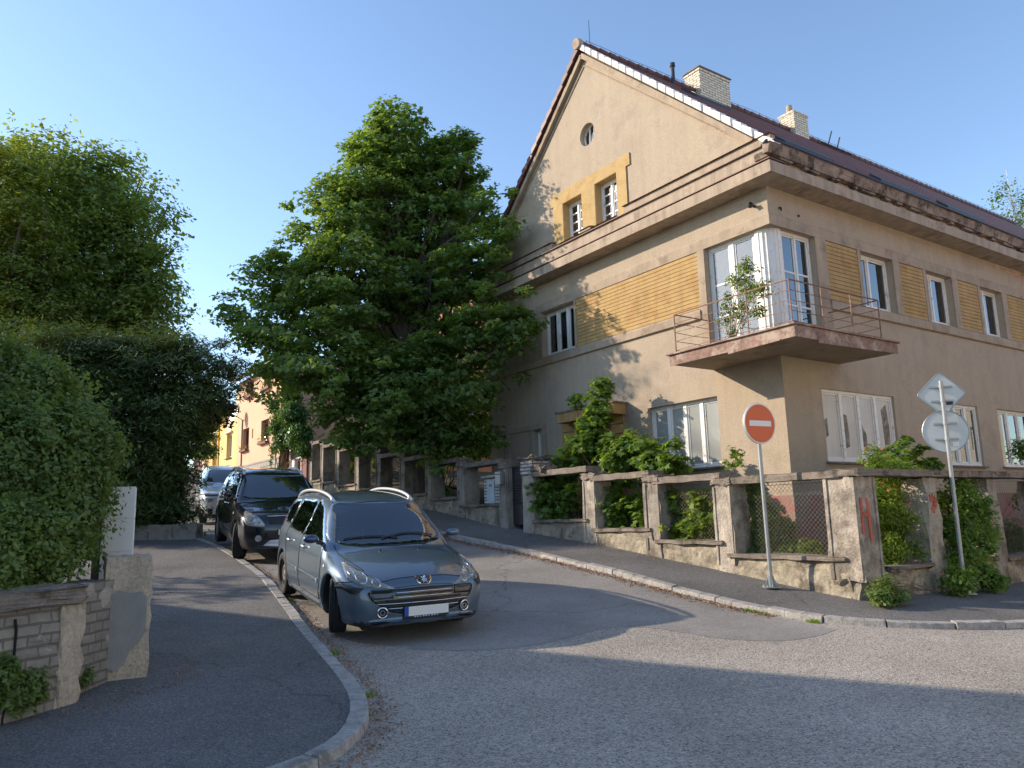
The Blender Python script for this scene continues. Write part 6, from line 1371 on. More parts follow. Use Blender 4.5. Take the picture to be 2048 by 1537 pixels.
class Car:
    def __init__(s, name, label, cat, prof, wplan, tumble, front_warp, rear_warp, crown_, wheels, arch_r, k=.10, h=.02, paint=None, openings=(), belt=.95, cav=(1.0, 4.1), flare=.012, clad=None):
        s.root = empty(name); tag(s.root, label, cat); s.name = name
        poly = crv(prof, 10); L = max(p[0] for p in prof); s.L = L
        iy = np.arange(-.3, L + .3, .01); iz = np.arange(-.1, 2.0, .01); YY, ZZ = np.meshgrid(iy, iz, indexing='ij'); D2 = sdf2(poly, YY, ZZ)
        for _ in range(3): D2 = blur1(blur1(D2, 0), 1)
        def smp(y, z):
            fy = np.clip((y + .3) / .01, 0, len(iy) - 1.001); fz = np.clip((z + .1) / .01, 0, len(iz) - 1.001); a = fy.astype(int); b = fz.astype(int); u = fy - a; v = fz - b
            return D2[a, b]*(1-u)*(1-v) + D2[a+1, b]*u*(1-v) + D2[a, b+1]*(1-u)*v + D2[a+1, b+1]*u*v
        wy = np.linspace(0, L, 400); wv = np.interp(wy, *zip(*wplan)); kk = np.ones(31) / 31; wv = np.convolve(np.pad(wv, 15, mode='edge'), kk, 'valid'); 
        tz = np.linspace(0, 1.8, 300); tv = np.interp(tz, *zip(*tumble)); tk = np.ones(9) / 9; tv = np.convolve(np.pad(tv, 4, mode='edge'), tk, 'valid')
        W = max(w for _, w in wplan)
        X, Y, Z = np.meshgrid(np.arange(-W - .08, W + .081, h), np.arange(-.08, L + .081, h), np.arange(.08, max(p[1] for p in prof) + .08, h), indexing='ij')
        ax_ = np.abs(X)
        wr = np.interp(Y, [0, 1.2, 2.4, L - .6, L], [front_warp, front_warp * .8, 0, -rear_warp * .6, -rear_warp])
        y2 = Y - wr * ax_ ** 2; z2 = Z + crown_ * ax_ ** 2
        dp = smp(y2, z2)
        w = np.interp(Y, wy, wv) * np.interp(Z, tz, tv)
        for (yw, zw) in wheels:
            rr = np.hypot(Y - yw, Z - zw); w = w + flare * np.exp(-((rr - arch_r) / .09) ** 2)
        ds = (ax_ - w) * .93
        d = smax(dp, ds, k)
        solid = d.copy()
        for (yw, zw) in wheels: d = np.maximum(d, -np.maximum(np.hypot(Y - yw, Z - zw) - arch_r, .46 - ax_))
        d = np.maximum(d, -np.maximum(np.maximum(np.abs(Y - (wheels[0][1])) - 99, 0), .12 - 0)) if False else d
        for _ in range(1): solid = blur1(blur1(blur1(solid, 0), 1), 2)
        cavd = np.maximum(np.maximum(solid + .045, belt - .30 - Z), np.maximum(cav[0] + .1 * (Z < belt) - Y, Y - cav[1]))
        cut = cavd
        for (kind, P) in openings:
            P = crv(P, 6) if kind[-1] != '!' else np.array(P, float)
            if kind[0] == 's': q = np.maximum(sdf2(P, Y[0], Z[0])[None] + 0 * X, .35 - ax_)
            elif kind[0] == 'f': q = np.maximum(sdf2(P, X[:, :, 0], Y[:, :, 0])[:, :, None] + 0 * Z, belt - .12 - Z)
            q = np.maximum(q, -(solid + .12)); cut = np.minimum(cut, q)
        d = np.maximum(d, -cut)
        o = np.array([X[0, 0, 0], Y[0, 0, 0], Z[0, 0, 0]])
        Vs, Fs = surfnet(solid, o, h); Vs = s.relax(Vs, Fs, 3)
        s.bvh = BVHTree.FromPolygons([tuple(v) for v in Vs], [tuple(int(i) for i in f) for f in Fs])
        V, F = surfnet(d, o, h)
        # relax the stair steps a little
        V = s.relax(V, F, 3)
        cen = V[F].mean(1); mi = np.zeros(len(F), np.int32)
        if clad: mi[clad(cen)] = 1
        for (yw, zw) in wheels: mi[(np.hypot(cen[:, 1] - yw, cen[:, 2] - zw) < arch_r + .012) & (np.abs(cen[:, 0]) < W - .035)] = 1
        mi[(cen[:, 2] < .24) & (np.abs(cen[:, 0]) < W - .12)] = 1
        s.paint = paint
        s.body = npmesh('body', V, F, [paint, M['blackplastic']], s.root, True, mi)
        s.W = W
    @staticmethod
    def relax(V, F, k):
        n = len(V)
        for it in range(2 * k):                     # Taubin smoothing keeps the volume
            A = np.zeros((n, 3)); c = np.zeros(n)
            for a, b in ((0, 1), (1, 2), (2, 3), (3, 0)):
                np.add.at(A, F[:, a], V[F[:, b]]); np.add.at(A, F[:, b], V[F[:, a]]); np.add.at(c, F[:, a], 1); np.add.at(c, F[:, b], 1)
            w = .6 if it % 2 == 0 else -.52
            V = V + w * (A / np.maximum(c, 1)[:, None] - V)
        return V
    def hit(s, kind, a, b, side=1):
        if kind == 's': o, d = Vector((side * 2, a, b)), Vector((-side, 0, 0))
        elif kind == 'f': o, d = Vector((a, -1, b)), Vector((0, 1, 0))
        elif kind == 't': o, d = Vector((a, b, 3)), Vector((0, 0, -1))
        elif kind == 'r': o, d = Vector((a, 7, b)), Vector((0, -1, 0))
        p, n, i, q = s.bvh.ray_cast(o, d)
        if p is None: p, n, i, q = s.bvh.find_nearest(o + d * (2 if kind == 's' else 1))
        if n.dot(d) > 0: n = -n
        return p, n
    def decal(s, name, kind, P, mt, off=.004, side=1, parent=None, smooth=True, step=.03, thick=.012, curve=False, relax=None):
        P = [tuple(p) for p in (crv(P, 8) if curve else P)]
        B = []
        for a, b in zip(P, P[1:] + P[:1]):
            L = math.hypot(b[0]-a[0], b[1]-a[1]); n = max(1, int(L / step))
            B += [(a[0] + (b[0]-a[0])*k/n, a[1] + (b[1]-a[1])*k/n) for k in range(n)]
        pl = np.array(B); xs = np.arange(pl[:, 0].min(), pl[:, 0].max(), step); ys = np.arange(pl[:, 1].min(), pl[:, 1].max(), step)
        gx, gy = np.meshgrid(xs, ys); inn = sdf2(pl, gx, gy) < -step * .55 if gx.size else np.zeros((0,), bool)
        pts = B + list(zip(gx[inn].tolist(), gy[inn].tolist()))
        vs, es, fs, *_ = delaunay_2d_cdt([Vector(p) for p in pts], [], [list(range(len(B)))], 1, 1e-6)
        V = []; nb = len(B)
        N = []
        for v in vs:
            p, n = s.hit(kind, v.x, v.y, side); V.append(p + n * off); N.append((p, n))
        F = [list(f) for f in fs]
        relax = (14 if step >= .05 else 1) if relax is None else relax
        # skirt along the boundary
        cnt = {}
        for f in F:
            for a, b in zip(f, f[1:] + f[:1]): cnt[(min(a, b), max(a, b))] = cnt.get((min(a, b), max(a, b)), 0) + 1
        bnd = [e for e, c in cnt.items() if c == 1]; mp = {}
        bset = {i for e in bnd for i in e}; nbr = {}
        for (a, b) in cnt: nbr.setdefault(a, []).append(b); nbr.setdefault(b, []).append(a)
        for _ in range(relax):
            V2 = list(V)
            for i in range(len(V)):
                if i not in bset and i in nbr:
                    s0 = Vector((0, 0, 0))
                    for j in nbr[i]: s0 += V[j]
                    V2[i] = V[i] * .4 + s0 * (.6 / len(nbr[i]))
            V = V2
        for e in bnd:
            for i in e:
                if i not in mp: mp[i] = len(V); V.append(N[i][0] + N[i][1] * (off - thick))
        for a, b in bnd: F.append([a, b, mp[b], mp[a]])
        o = npmesh(name, [tuple(v) for v in V], F, mt, parent or s.root, smooth)
        return o
    def line(s, name, kind, P, mt, r=.004, side=1, parent=None, off=.001, n=24, curve=True):
        P = np.array(P, float)
        t = np.linspace(0, len(P) - 1, n); Q = np.stack([np.interp(t, range(len(P)), P[:, 0]), np.interp(t, range(len(P)), P[:, 1])], 1)
        if curve and len(P) > 2:
            for _ in range(4): Q[1:-1] = .25 * Q[:-2] + .5 * Q[1:-1] + .25 * Q[2:]
        m = MB(); pts = []
        for a, b in Q: p, nn = s.hit(kind, a, b, side); pts.append(tuple(p + nn * off))
        m.tube(pts, r, 6); return m.build(name, mt, parent or s.root, smooth=True)
    def place(s, x, y, z, az, pitch, roll=0):
        s.root.location = (x, y, z); s.root.rotation_euler = (pitch, roll, math.pi - az)
def carpaint(name, col, metal=.3, rough=.32, flake=.0):
    m, n, l, b = newmat(name); b.inputs['Base Color'].default_value = (*col, 1); b.inputs['Metallic'].default_value = metal; b.inputs['Roughness'].default_value = rough
    b.inputs['Coat Weight'].default_value = 1; b.inputs['Coat Roughness'].default_value = .03; b.inputs['Coat IOR'].default_value = 1.45
    tc = n.new('ShaderNodeTexCoord'); t = n.new('ShaderNodeTexNoise'); t.inputs['Scale'].default_value = 3; t.inputs['Detail'].default_value = 8; l.new(tc.outputs['Object'], t.inputs['Vector'])
    mr = n.new('ShaderNodeMapRange'); mr.inputs[3].default_value = rough * .7; mr.inputs[4].default_value = rough * 1.4; l.new(t.outputs['Fac'], mr.inputs[0]); l.new(mr.outputs[0], b.inputs['Roughness'])
    t2 = n.new('ShaderNodeTexNoise'); t2.inputs['Scale'].default_value = 9; t2.inputs['Detail'].default_value = 6; l.new(tc.outputs['Object'], t2.inputs['Vector'])
    m2 = n.new('ShaderNodeMapRange'); m2.inputs[1].default_value = .35; m2.inputs[2].default_value = .7; m2.inputs[3].default_value = .01; m2.inputs[4].default_value = .05; l.new(t2.outputs['Fac'], m2.inputs[0]); l.new(m2.outputs[0], b.inputs['Coat Roughness'])
    return m
M['blackplastic'] = mat('black_plastic', (.018,.018,.02), .45, var=.2, vscale=8)
M['blackgloss'] = mat('gloss_black', (.012,.012,.016), .12, coat=.5)
M['carglass'] = glassmat('car_glass', (.012,.018,.03), .40, .01, 2.3)
M['tintglass'] = glassmat('tinted_glass', (.016,.014,.014), .93, .015, 1.55)
M['lens'] = glassmat('lamp_lens', (.62,.60,.50), .30, .04, 1.6)
M['lamp_in'] = mat('lamp_reflector', (.62,.62,.60), .22, metal=.75, var=.3, vscale=25)
M['chrome'] = mat('chrome', (.75,.75,.76), .12, metal=1)
M['silver'] = mat('silver_rail', (.62,.63,.64), .35, metal=.5)
M['tyre'] = mat('tyre_rubber', (.018,.018,.018), .85, var=.3, vscale=9, bump=.5, bscale=50, bdist=.004)
M['steelrim'] = mat('dark_steel_rim', (.10,.085,.07), .55, metal=.5, var=.3, vscale=9)
M['alloy'] = mat('alloy_rim', (.40,.40,.41), .3, metal=.8)
M['seatfab'] = mat('seat_fabric', (.05,.05,.055), .95)
M['redlamp'] = mat('red_lamp', (.45,.015,.01), .15, coat=.8)
M['seam'] = mat('panel_gap', (.006,.006,.007), .9)
M['platew'] = mat('number_plate_white', (.78,.78,.76), .4)
M['plateb'] = mat('plate_blue', (.02,.08,.42), .4)
def wheel(car, x, y, r, w, steer, style, side):
    R0 = bpy.data.objects.new('wheel', None); link(R0, car.root); R0.location = (x, y, r); R0.rotation_euler = (0, 0, steer); R0.empty_display_size = .1
    n = 48
    def lathe(prof, name, mt, parent, close=True):
        V = []; F = []; k = len(prof)
        for i in range(n):
            t = 2 * math.pi * i / n
            for (a, rr) in prof: V.append((a * side, rr * math.cos(t), rr * math.sin(t)))
        for i in range(n):
            j = (i + 1) % n
            for q in range(k if close else k - 1): p = (q + 1) % k; F.append([i*k+q, j*k+q, j*k+p, i*k+p])
        return npmesh(name, V, F, mt, parent, True)
    h = w / 2
    prof = [(-h*.92, r*.66), (-h, r*.80), (-h*.96, r*.93), (-h*.82, r*.985)]
    for gq in (-.55, -.2, .2, .55): prof += [(h*(gq-.06), r), (h*(gq-.035), r-.009), (h*(gq+.035), r-.009), (h*(gq+.06), r)]
    prof += [(h*.82, r*.985), (h*.96, r*.93), (h, r*.80), (h*.92, r*.66), (h*.5, r*.64), (-h*.5, r*.64)]
    ty = lathe(prof, 'tyre', M['tyre'], R0)
    rm = M['steelrim'] if style == 'steel' else M['alloy']
    rim = lathe([(h*.9, r*.66), (h*.93, r*.70), (h*.80, r*.68), (h*.55, r*.60), (h*.2, r*.58), (h*.2, r*.655), (h*.55, r*.655)], 'rim', rm, R0)
    if style == 'steel':
        lathe([(h*.35, .0), (h*.62, .0), (h*.62, .035), (h*.50, .05), (h*.62, r*.25), (h*.66, r*.36), (h*.45, r*.44), (h*.30, r*.59), (h*.22, r*.59), (h*.22, 0)], 'disc', rm, rim, False)
        m = MB()
        for i in range(12): t = 2*math.pi*i/12; m.tube([(side*h*.40, r*.48*math.cos(t), r*.48*math.sin(t)), (side*h*.47, r*.48*math.cos(t), r*.48*math.sin(t))], .018, 10)
        m.build('vent_holes', M['seam'], rim)
    else:
        m = MB()
        for i in range(5):
            for dt in (-.13, .13):
                t = 2*math.pi*i/5; m.hexa([(side*h*.45, .05*math.cos(t+1.2)+.0, .05*math.sin(t+1.2)), (side*h*.45, .05*math.cos(t-1.2), .05*math.sin(t-1.2)), (side*h*.45, r*.64*math.cos(t+dt-.09), r*.64*math.sin(t+dt-.09)), (side*h*.45, r*.64*math.cos(t+dt+.09), r*.64*math.sin(t+dt+.09)),
                    (side*h*.78, .05*math.cos(t+1.2), .05*math.sin(t+1.2)), (side*h*.78, .05*math.cos(t-1.2), .05*math.sin(t-1.2)), (side*h*.86, r*.64*math.cos(t+dt-.07), r*.64*math.sin(t+dt-.07)), (side*h*.86, r*.64*math.cos(t+dt+.07), r*.64*math.sin(t+dt+.07))])
        m.tube([(side*h*.3, 0, 0), (side*h*.84, 0, 0)], .065, 20); m.build('spokes', rm, rim)
        lathe([(h*.25, 0.001), (h*.25, r*.56), (h*.2, r*.56), (h*.2, .001)], 'brake_disc', M['steelrim'], rim, False)
    return R0
def interior(car, dash_y, z0, seats, roofz):
    m = MB()
    m.hexa([(-.66, dash_y, z0-.3), (.66, dash_y, z0-.3), (.66, dash_y+.55, z0-.3), (-.66, dash_y+.55, z0-.3), (-.66, dash_y, z0-.03), (.66, dash_y, z0-.03), (.64, dash_y+.42, z0+.03), (-.64, dash_y+.42, z0+.03)])
    m.build('dashboard', M['blackplastic'], car.root)
    for (y, x) in seats:
        m = MB(); m.hexa([(x-.24, y, z0-.5), (x+.24, y, z0-.5), (x+.24, y+.14, z0-.5), (x-.24, y+.14, z0-.5), (x-.2, y+.16, z0+.16), (x+.2, y+.16, z0+.16), (x+.2, y+.26, z0+.16), (x-.2, y+.26, z0+.16)])
        m.hexa([(x-.13, y+.19, z0+.2), (x+.13, y+.19, z0+.2), (x+.13, y+.27, z0+.2), (x-.13, y+.27, z0+.2), (x-.11, y+.2, z0+.37), (x+.11, y+.2, z0+.37), (x+.11, y+.27, z0+.37), (x-.11, y+.27, z0+.37)])
        m.build('seat', M['seatfab'], car.root, bevel=.03)
    m = MB(); P = [(.36 + .18*math.cos(t), dash_y+.60 + .06*math.sin(t), z0 - .02 + .17*math.sin(t)) for t in np.linspace(0, 2*math.pi, 25)]; m.tube(P, .014, 6, False); m.bar((.2, dash_y+.6, z0-.02), (.52, dash_y+.6, z0-.02), .03, .03); m.build('steering_wheel', M['blackplastic'], car.root)
    m = MB(); m.box((-.12, dash_y+.62, roofz-.17), (.12, dash_y+.66, roofz-.10)); m.build('rear_view_mirror', M['blackplastic'], car.root, bevel=.01)
def mirror(car, y, z, side, mt, size=(.20, .11, .13), base_x=None):
    p, n = car.hit('s', y, z, side); bx = p.x
    m = MB(); m.bar((bx - side*.03, y, z - .04), (bx + side*.09, y - .0, z - .01), .05, .05)
    c = Vector((bx + side * (.06 + size[0]/2), y - .02, z + .03)); sx, sy, sz = size[0]/2, size[1]/2, size[2]/2
    V = []; 
    mm = MB(); mm.hexa([(c.x-sx, c.y+sy, c.z-sz), (c.x+sx, c.y+sy, c.z-sz), (c.x+sx*.8, c.y-sy, c.z-sz*.7), (c.x-sx*.8, c.y-sy, c.z-sz*.7), (c.x-sx, c.y+sy, c.z+sz), (c.x+sx, c.y+sy, c.z+sz), (c.x+sx*.8, c.y-sy, c.z+sz*.7), (c.x-sx*.8, c.y-sy, c.z+sz*.7)])
    o = mm.build('side_mirror', mt, car.root, smooth=True); sb = o.modifiers.new('round', 'SUBSURF'); sb.levels = 2; sb.render_levels = 2
    bm = bmesh.new(); bm.from_mesh(o.data); bmesh.ops.scale(bm, vec=(1.25, 1.25, 1.25), space=Matrix.Translation(-c), verts=bm.verts); bm.to_mesh(o.data); bm.free()
    m.build('mirror_arm', M['blackplastic'], o)
def rail_(car, x, y0, y1, zoff, r, mt):
    m = MB(); P = []
    for t in np.linspace(0, 1, 22):
        y = y0 + (y1 - y0) * t; p, n = car.hit('t', x - .03 * 0, y); e = math.sin(math.pi * min(1, max(0, t))) ** .28
        P.append((p.x, y, p.z + zoff * e - .004))
    m.tube(P, [r * 1.35] + [r] * 20 + [r * 1.35], 10); return m.build('roof_rail', mt, car.root, smooth=True)
def sym(P): return [(-a, b) for a, b in P]
def circ2(cx, cy, r, n=24, k=1): return [(cx + r * math.cos(2*math.pi*i/n), cy + r * k * math.sin(2*math.pi*i/n)) for i in range(n)]
def headlamp(car, P, kind, rings, mt_lens=None, seam=True):
    for sgn in (-1, 1):
        Q = [(sgn * a, b) for a, b in P] if sgn > 0 else sym(P)
        Q = [(sgn * abs(a), b) for a, b in P]
        b = car.decal('headlight', kind, Q, M['lamp_in'], .002, curve=True)
        for (cx, cz, r) in rings:
            cx = sgn * cx
            m = MB(); pts = [tuple((lambda h: h[0] + h[1] * .007)(car.hit(kind, *q))) for q in circ2(cx, cz, r)]; pts.append(pts[0]); m.tube(pts, .006, 6, False); m.build('reflector_ring', M['chrome'], b)
            car.decal('bulb_lens', kind, circ2(cx, cz, r * .55), M['blackgloss'], .006, parent=b)
        car.decal('lens', kind, Q, M['lens'], .011, parent=b, curve=True)

# --- the blue grey estate in front -------------------------------------------------
M['paint_blue'] = carpaint('blue_grey_metallic', (.105,.15,.20), .5, .32)
prof = [(.10,.20),(.01,.28),(.0,.42),(.02,.56),(.07,.66),(.22,.745),(.50,.835),(.80,.895),(1.03,.945),(1.22,1.06),(1.50,1.25),(1.78,1.425),(2.1,1.50),(2.6,1.535),(3.2,1.53),(3.75,1.49),(4.12,1.40),(4.26,1.20),(4.33,1.0),(4.37,.80),(4.42,.62),(4.42,.42),(4.36,.25),(4.1,.20),(2.2,.18)]
wpl = [(0,.60),(.06,.70),(.16,.775),(.32,.83),(.55,.862),(.9,.875),(2.2,.878),(3.4,.875),(3.95,.855),(4.25,.80),(4.42,.70)]
tmb = [(0,.93),(.22,.95),(.40,1.0),(.62,1.0),(.80,.985),(.93,.955),(1.0,.915),(1.2,.815),(1.42,.70),(1.55,.64),(1.8,.55)]
sw1 = [(1.40,1.00),(1.47,1.04),(1.95,1.315),(2.20,1.385),(2.42,1.40),(2.45,1.02),(2.4,.985),(1.5,.965)]
sw2 = [(2.53,1.02),(2.51,1.40),(2.9,1.41),(3.28,1.40),(3.33,1.36),(3.40,1.10),(3.40,1.04),(3.32,1.015)]
sw3 = [(3.50,1.08),(3.43,1.35),(3.47,1.385),(3.8,1.355),(4.0,1.27),(4.08,1.17),(4.08,1.10),(4.0,1.075)]
qt = [(1.28,.985),(1.34,1.01),(1.43,1.02),(1.40,.965),(1.32,.965)]
ws = [(-.66,1.30),(-.40,1.14),(0,1.08),(.40,1.14),(.66,1.30),(.60,1.60),(.55,1.86),(.3,1.80),(0,1.77),(-.3,1.80),(-.55,1.86),(-.60,1.60)]
c1 = Car('parked_car', 'blue grey estate car with silver roof rails, nearest of the three parked cars', 'car', prof, wpl, tmb, .30, .16, .075, [(.88,.315),(3.59,.315)], .365, k=.11, h=.02, paint=M['paint_blue'],
         openings=[('s', sw1), ('s', sw2), ('s', sw3), ('f', ws)], belt=.96, cav=(1.15, 4.05), flare=.014)
c1.decal('windscreen', 't', [(a * 1.035, 1.49 + (b - 1.49) * 1.06) for a, b in ws], M['carglass'], .004, curve=True, step=.05)
c1.decal('roof_panel', 't', [(-.52,1.90),(0,1.83),(.52,1.90),(.53,2.6),(.50,3.6),(0,3.75),(-.50,3.6),(-.53,2.6)], mat('panoramic_roof', (.02,.022,.02), .10, coat=.5, var=.5, vscale=5), .003, curve=True, step=.06)
for sd_ in (-1, 1):
    for nm, P, g_ in (('front_window', sw1, M['carglass']), ('rear_window', sw2, M['tintglass']), ('quarter_window', sw3, M['tintglass'])):
        cy = sum(p[0] for p in P)/len(P); cz = sum(p[1] for p in P)/len(P); Q = [(cy+(a-cy)*1.04, cz+(b-cz)*1.06) for a, b in P]
        c1.decal(nm, 's', Q, g_, .003, sd_, curve=True, step=.05)
    # seams, mouldings, handles
    c1.line('door_gap', 's', [(1.36,.97),(1.32,.80),(1.33,.5),(1.42,.30)], M['seam'], .005, sd_)
    c1.line('door_gap', 's', [(2.49,1.40),(2.50,1.0),(2.47,.6),(2.47,.30)], M['seam'], .005, sd_)
    c1.line('door_gap', 's', [(3.40,1.38),(3.47,1.08),(3.44,.85),(3.28,.66),(3.20,.50),(3.15,.30)], M['seam'], .005, sd_)
    c1.line('sill_gap', 's', [(1.42,.30),(2.3,.295),(3.15,.30)], M['seam'], .005, sd_)
    c1.line('bonnet_edge_gap', 't', [(sd_*.60,.42),(sd_*.67,.70),(sd_*.715,1.0),(sd_*.72,1.25)], M['seam'], .005)
    for (y0, y1) in ((1.42, 2.42), (2.53, 3.16)):
        c1.decal('side_moulding', 's', [(y0,.50),(y0,.55),(y1,.56),(y1,.51)], M['paint_blue'], .014, sd_, thick=.02)
        c1.line('moulding_shadow', 's', [(y0,.495),(y1,.505)], M['seam'], .004, sd_)
    for y0 in (2.22, 3.12):
        c1.decal('door_recess', 's', circ2(y0+.04, .85, .06, k=.6), M['seam'], .001, sd_, thick=.004)
        p, n = c1.hit('s', y0, .85, sd_); m = MB(); m.tube([(p.x - sd_*.01, y0-.09, .855), (p.x + sd_*.03, y0-.06, .86), (p.x + sd_*.03, y0+.06, .862), (p.x - sd_*.01, y0+.10, .86)], .014, 8); m.build('door_handle', M['silver'], c1.root, smooth=True)
    c1.decal('side_indicator', 's', circ2(1.16,.74,.028,k=.7), M['platew'], .006, sd_)
    c1.decal('bumper_strip', 's', [(.20,.53),(.18,.60),(.42,.63),(.60,.60),(.62,.56),(.50,.57),(.4,.575)], M['blackplastic'], .010, sd_, thick=.02)
    c1.line('bumper_gap', 's', [(.30,.66),(.45,.64),(.58,.62),(.60,.5)], M['seam'], .005, sd_)
    c1.decal('tail_light', 's', [(4.12,.88),(4.10,1.05),(4.16,1.22),(4.24,1.2),(4.30,1.0),(4.32,.88)], M['redlamp'], .006, sd_)
    c1.decal('fuel_flap_dot', 's', circ2(3.98,.93,.012), M['seam'], .003, sd_) if False else None
    mirror(c1, 1.47, 1.0, sd_, carpaint('mirror_blue', (.03,.05,.13), .3, .3) if sd_ < 0 else M['paint_blue'], (.20, .10, .125))
    rail_(c1, sd_*.545, 1.98, 3.95, .065, .022, M['silver'])
    ty = wheel(c1, sd_*.755, .88, .315, .20, R(-17), 'steel', sd_); wheel(c1, sd_*.765, 3.59, .315, .20, 0, 'steel', sd_)
interior(c1, 1.15, .93, [(1.95,-.36),(1.95,.36),(2.9,-.4),(2.9,.4)], 1.47)
headlamp(c1, [(.34,.585),(.50,.60),(.66,.62),(.775,.665),(.785,.74),(.755,.82),(.70,.80),(.60,.725),(.47,.65)], 'f', [(.66,.695,.052), (.53,.645,.040), (.735,.74,.025)])
c1.decal('grille', 'f', [(-.60,.575),(-.3,.592),(0,.597),(.3,.592),(.60,.575),(.635,.545),(.60,.46),(.52,.39),(.42,.345),(.27,.315),(-.27,.315),(-.42,.345),(-.52,.39),(-.60,.46),(-.635,.545)], M['blackgloss'], .004)
c1.line('grille_rim', 'f', [(-.60,.580),(0,.602),(.60,.580),(.645,.548),(.60,.455),(.42,.338),(.27,.308),(-.27,.308),(-.42,.338),(-.60,.455),(-.645,.548),(-.60,.580)], M['paint_blue'], .008, n=90)
for z_, w_ in ((.55,.34), (.50,.33), (.435,.55), (.385,.43)): c1.line('grille_slat', 'f', [(-w_, z_-.004), (0, z_+.004), (w_, z_-.004)], M['chrome'], .0055, off=.006)
for z_, w_ in ((.525,.35), (.47,.45), (.41,.48), (.355,.38)): c1.line('grille_bar', 'f', [(-w_, z_-.004), (0, z_+.004), (w_, z_-.004)], M['blackplastic'], .009, off=.004)
for sg in (-1, 1):
    c1.decal('grille_end_panel', 'f', [(sg*.38,.572),(sg*.58,.562),(sg*.615,.54),(sg*.58,.475),(sg*.36,.49)], M['blackgloss'], .013)
    p, n = c1.hit('f', sg*.485, .345)
    m = MB(); m.tube([p + n*(-.02), p + n*.025], .058, 24); fl = m.build('fog_light', M['blackgloss'], c1.root)
    m = MB(); a = n.orthogonal().normalized(); b = n.cross(a); pts = [tuple(p + n*.026 + a*.055*math.cos(t) + b*.055*math.sin(t)) for t in np.linspace(0, 2*math.pi, 25)]; m.tube(pts, .009, 8, False)
    pts = [tuple(p + n*.027 + a*.025*math.cos(t) + b*.025*math.sin(t)) for t in np.linspace(0, 2*math.pi, 17)]; m.tube(pts, .006, 6, False); m.build('chrome_ring', M['chrome'], fl)
c1.line('bonnet_gap', 'f', [(-.50,.655),(-.3,.690),(0,.702),(.3,.690),(.50,.655)], M['seam'], .0045)
c1.line('bumper_top_gap', 'f', [(-.36,.597),(-.2,.612),(0,.616),(.2,.612),(.36,.597)], M['seam'], .003)
# badge: shield with a rampant lion
c1.decal('badge', 'f', [(-.10,.70),(.10,.70),(.085,.645),(.05,.615),(-.05,.615),(-.085,.645)], M['chrome'], .010)
c1.decal('badge_field', 'f', [(-.085,.692),(.085,.692),(.072,.648),(.042,.626),(-.042,.626),(-.072,.648)], M['blackgloss'], .013)
LION = [(-.028,.688),(-.012,.692),(.002,.686),(.012,.676),(.020,.684),(.034,.684),(.030,.676),(.020,.670),(.022,.660),(.034,.662),(.036,.652),(.022,.650),(.018,.642),(.026,.634),(.016,.630),(.006,.640),(-.002,.648),(-.012,.640),(-.022,.632),(-.034,.634),(-.020,.644),(-.014,.654),(-.026,.652),(-.036,.658),(-.022,.664),(-.012,.668),(-.018,.676),(-.034,.678)]
c1.decal('lion_emblem', 'f', [(-a, b) for a, b in LION], M['chrome'], .017, step=.02)
# number plate (its number is blanked in the picture)
p, n = c1.hit('f', 0, .34); py = p.y - .012
m = MB(); m.box((-.27, py - .012, .275), (.27, py + .03, .405)); pf = m.build('plate_holder', M['blackplastic'], c1.root, bevel=.004)
m = MB(); m.box((-.215, py - .017, .297), (.262, py - .013, .399)); m.build('number_plate', M['platew'], pf)
m = MB(); m.box((-.262, py - .017, .297), (-.217, py - .013, .399)); m.build('blue_band', M['plateb'], pf)
m = MB(); 
for k in range(9): m.box((-.15 + k*.034, py - .0145, .281), (-.15 + k*.034 + .02 - (k % 3)*.004, py - .0125, .290))
m.build('holder_lettering', M['platew'], pf)
m = MB(); p1, n1 = c1.hit('t', -.55, 1.20); pts = []
for t in np.linspace(0, 1, 9): q, nn = c1.hit('t', -.15 + .72*t, 1.16 + .10*t + .03*math.sin(3*t)); pts.append(tuple(q + nn*.018))
m.tube(pts, .009, 6); pts = []
for t in np.linspace(0, 1, 9): q, nn = c1.hit('t', -.60 + .66*t, 1.28 - .12*t); pts.append(tuple(q + nn*.018))
m.tube(pts, .009, 6); m.build('wipers', M['blackplastic'], c1.root)
c1.decal('scuttle', 't', [(-.66,1.25),(-.4,1.08),(0,1.02),(.4,1.08),(.66,1.25),(.66,1.30),(.4,1.13),(0,1.07),(-.4,1.13),(-.66,1.30)], M['blackplastic'], .003)
for sx in (-.25, .25):
    q, nn = c1.hit('t', sx, .90); m = MB(); m.tube([q, q + nn*.02], .013, 8); m.build('washer_jet', M['blackplastic'], c1.root)
m = MB(); 
for y_ in (.06,): m.hexa([(-.62,.10,.215),(.62,.10,.215),(.62,.4,.215),(-.62,.4,.215),(-.60,.02,.245),(.60,.02,.245),(.62,.4,.25),(-.62,.4,.25)])
m.build('front_lip', M['blackplastic'], c1.root, bevel=.01)
q, nn = c1.hit('t', 0, 3.85); m = MB(); m.tube([q, q + Vector((0,.12,.06))], .006, 6); m.build('aerial', M['blackplastic'], c1.root)
c1.place(-1.045, 8.964, .263, R(151.88), R(5.0), R(-.8))

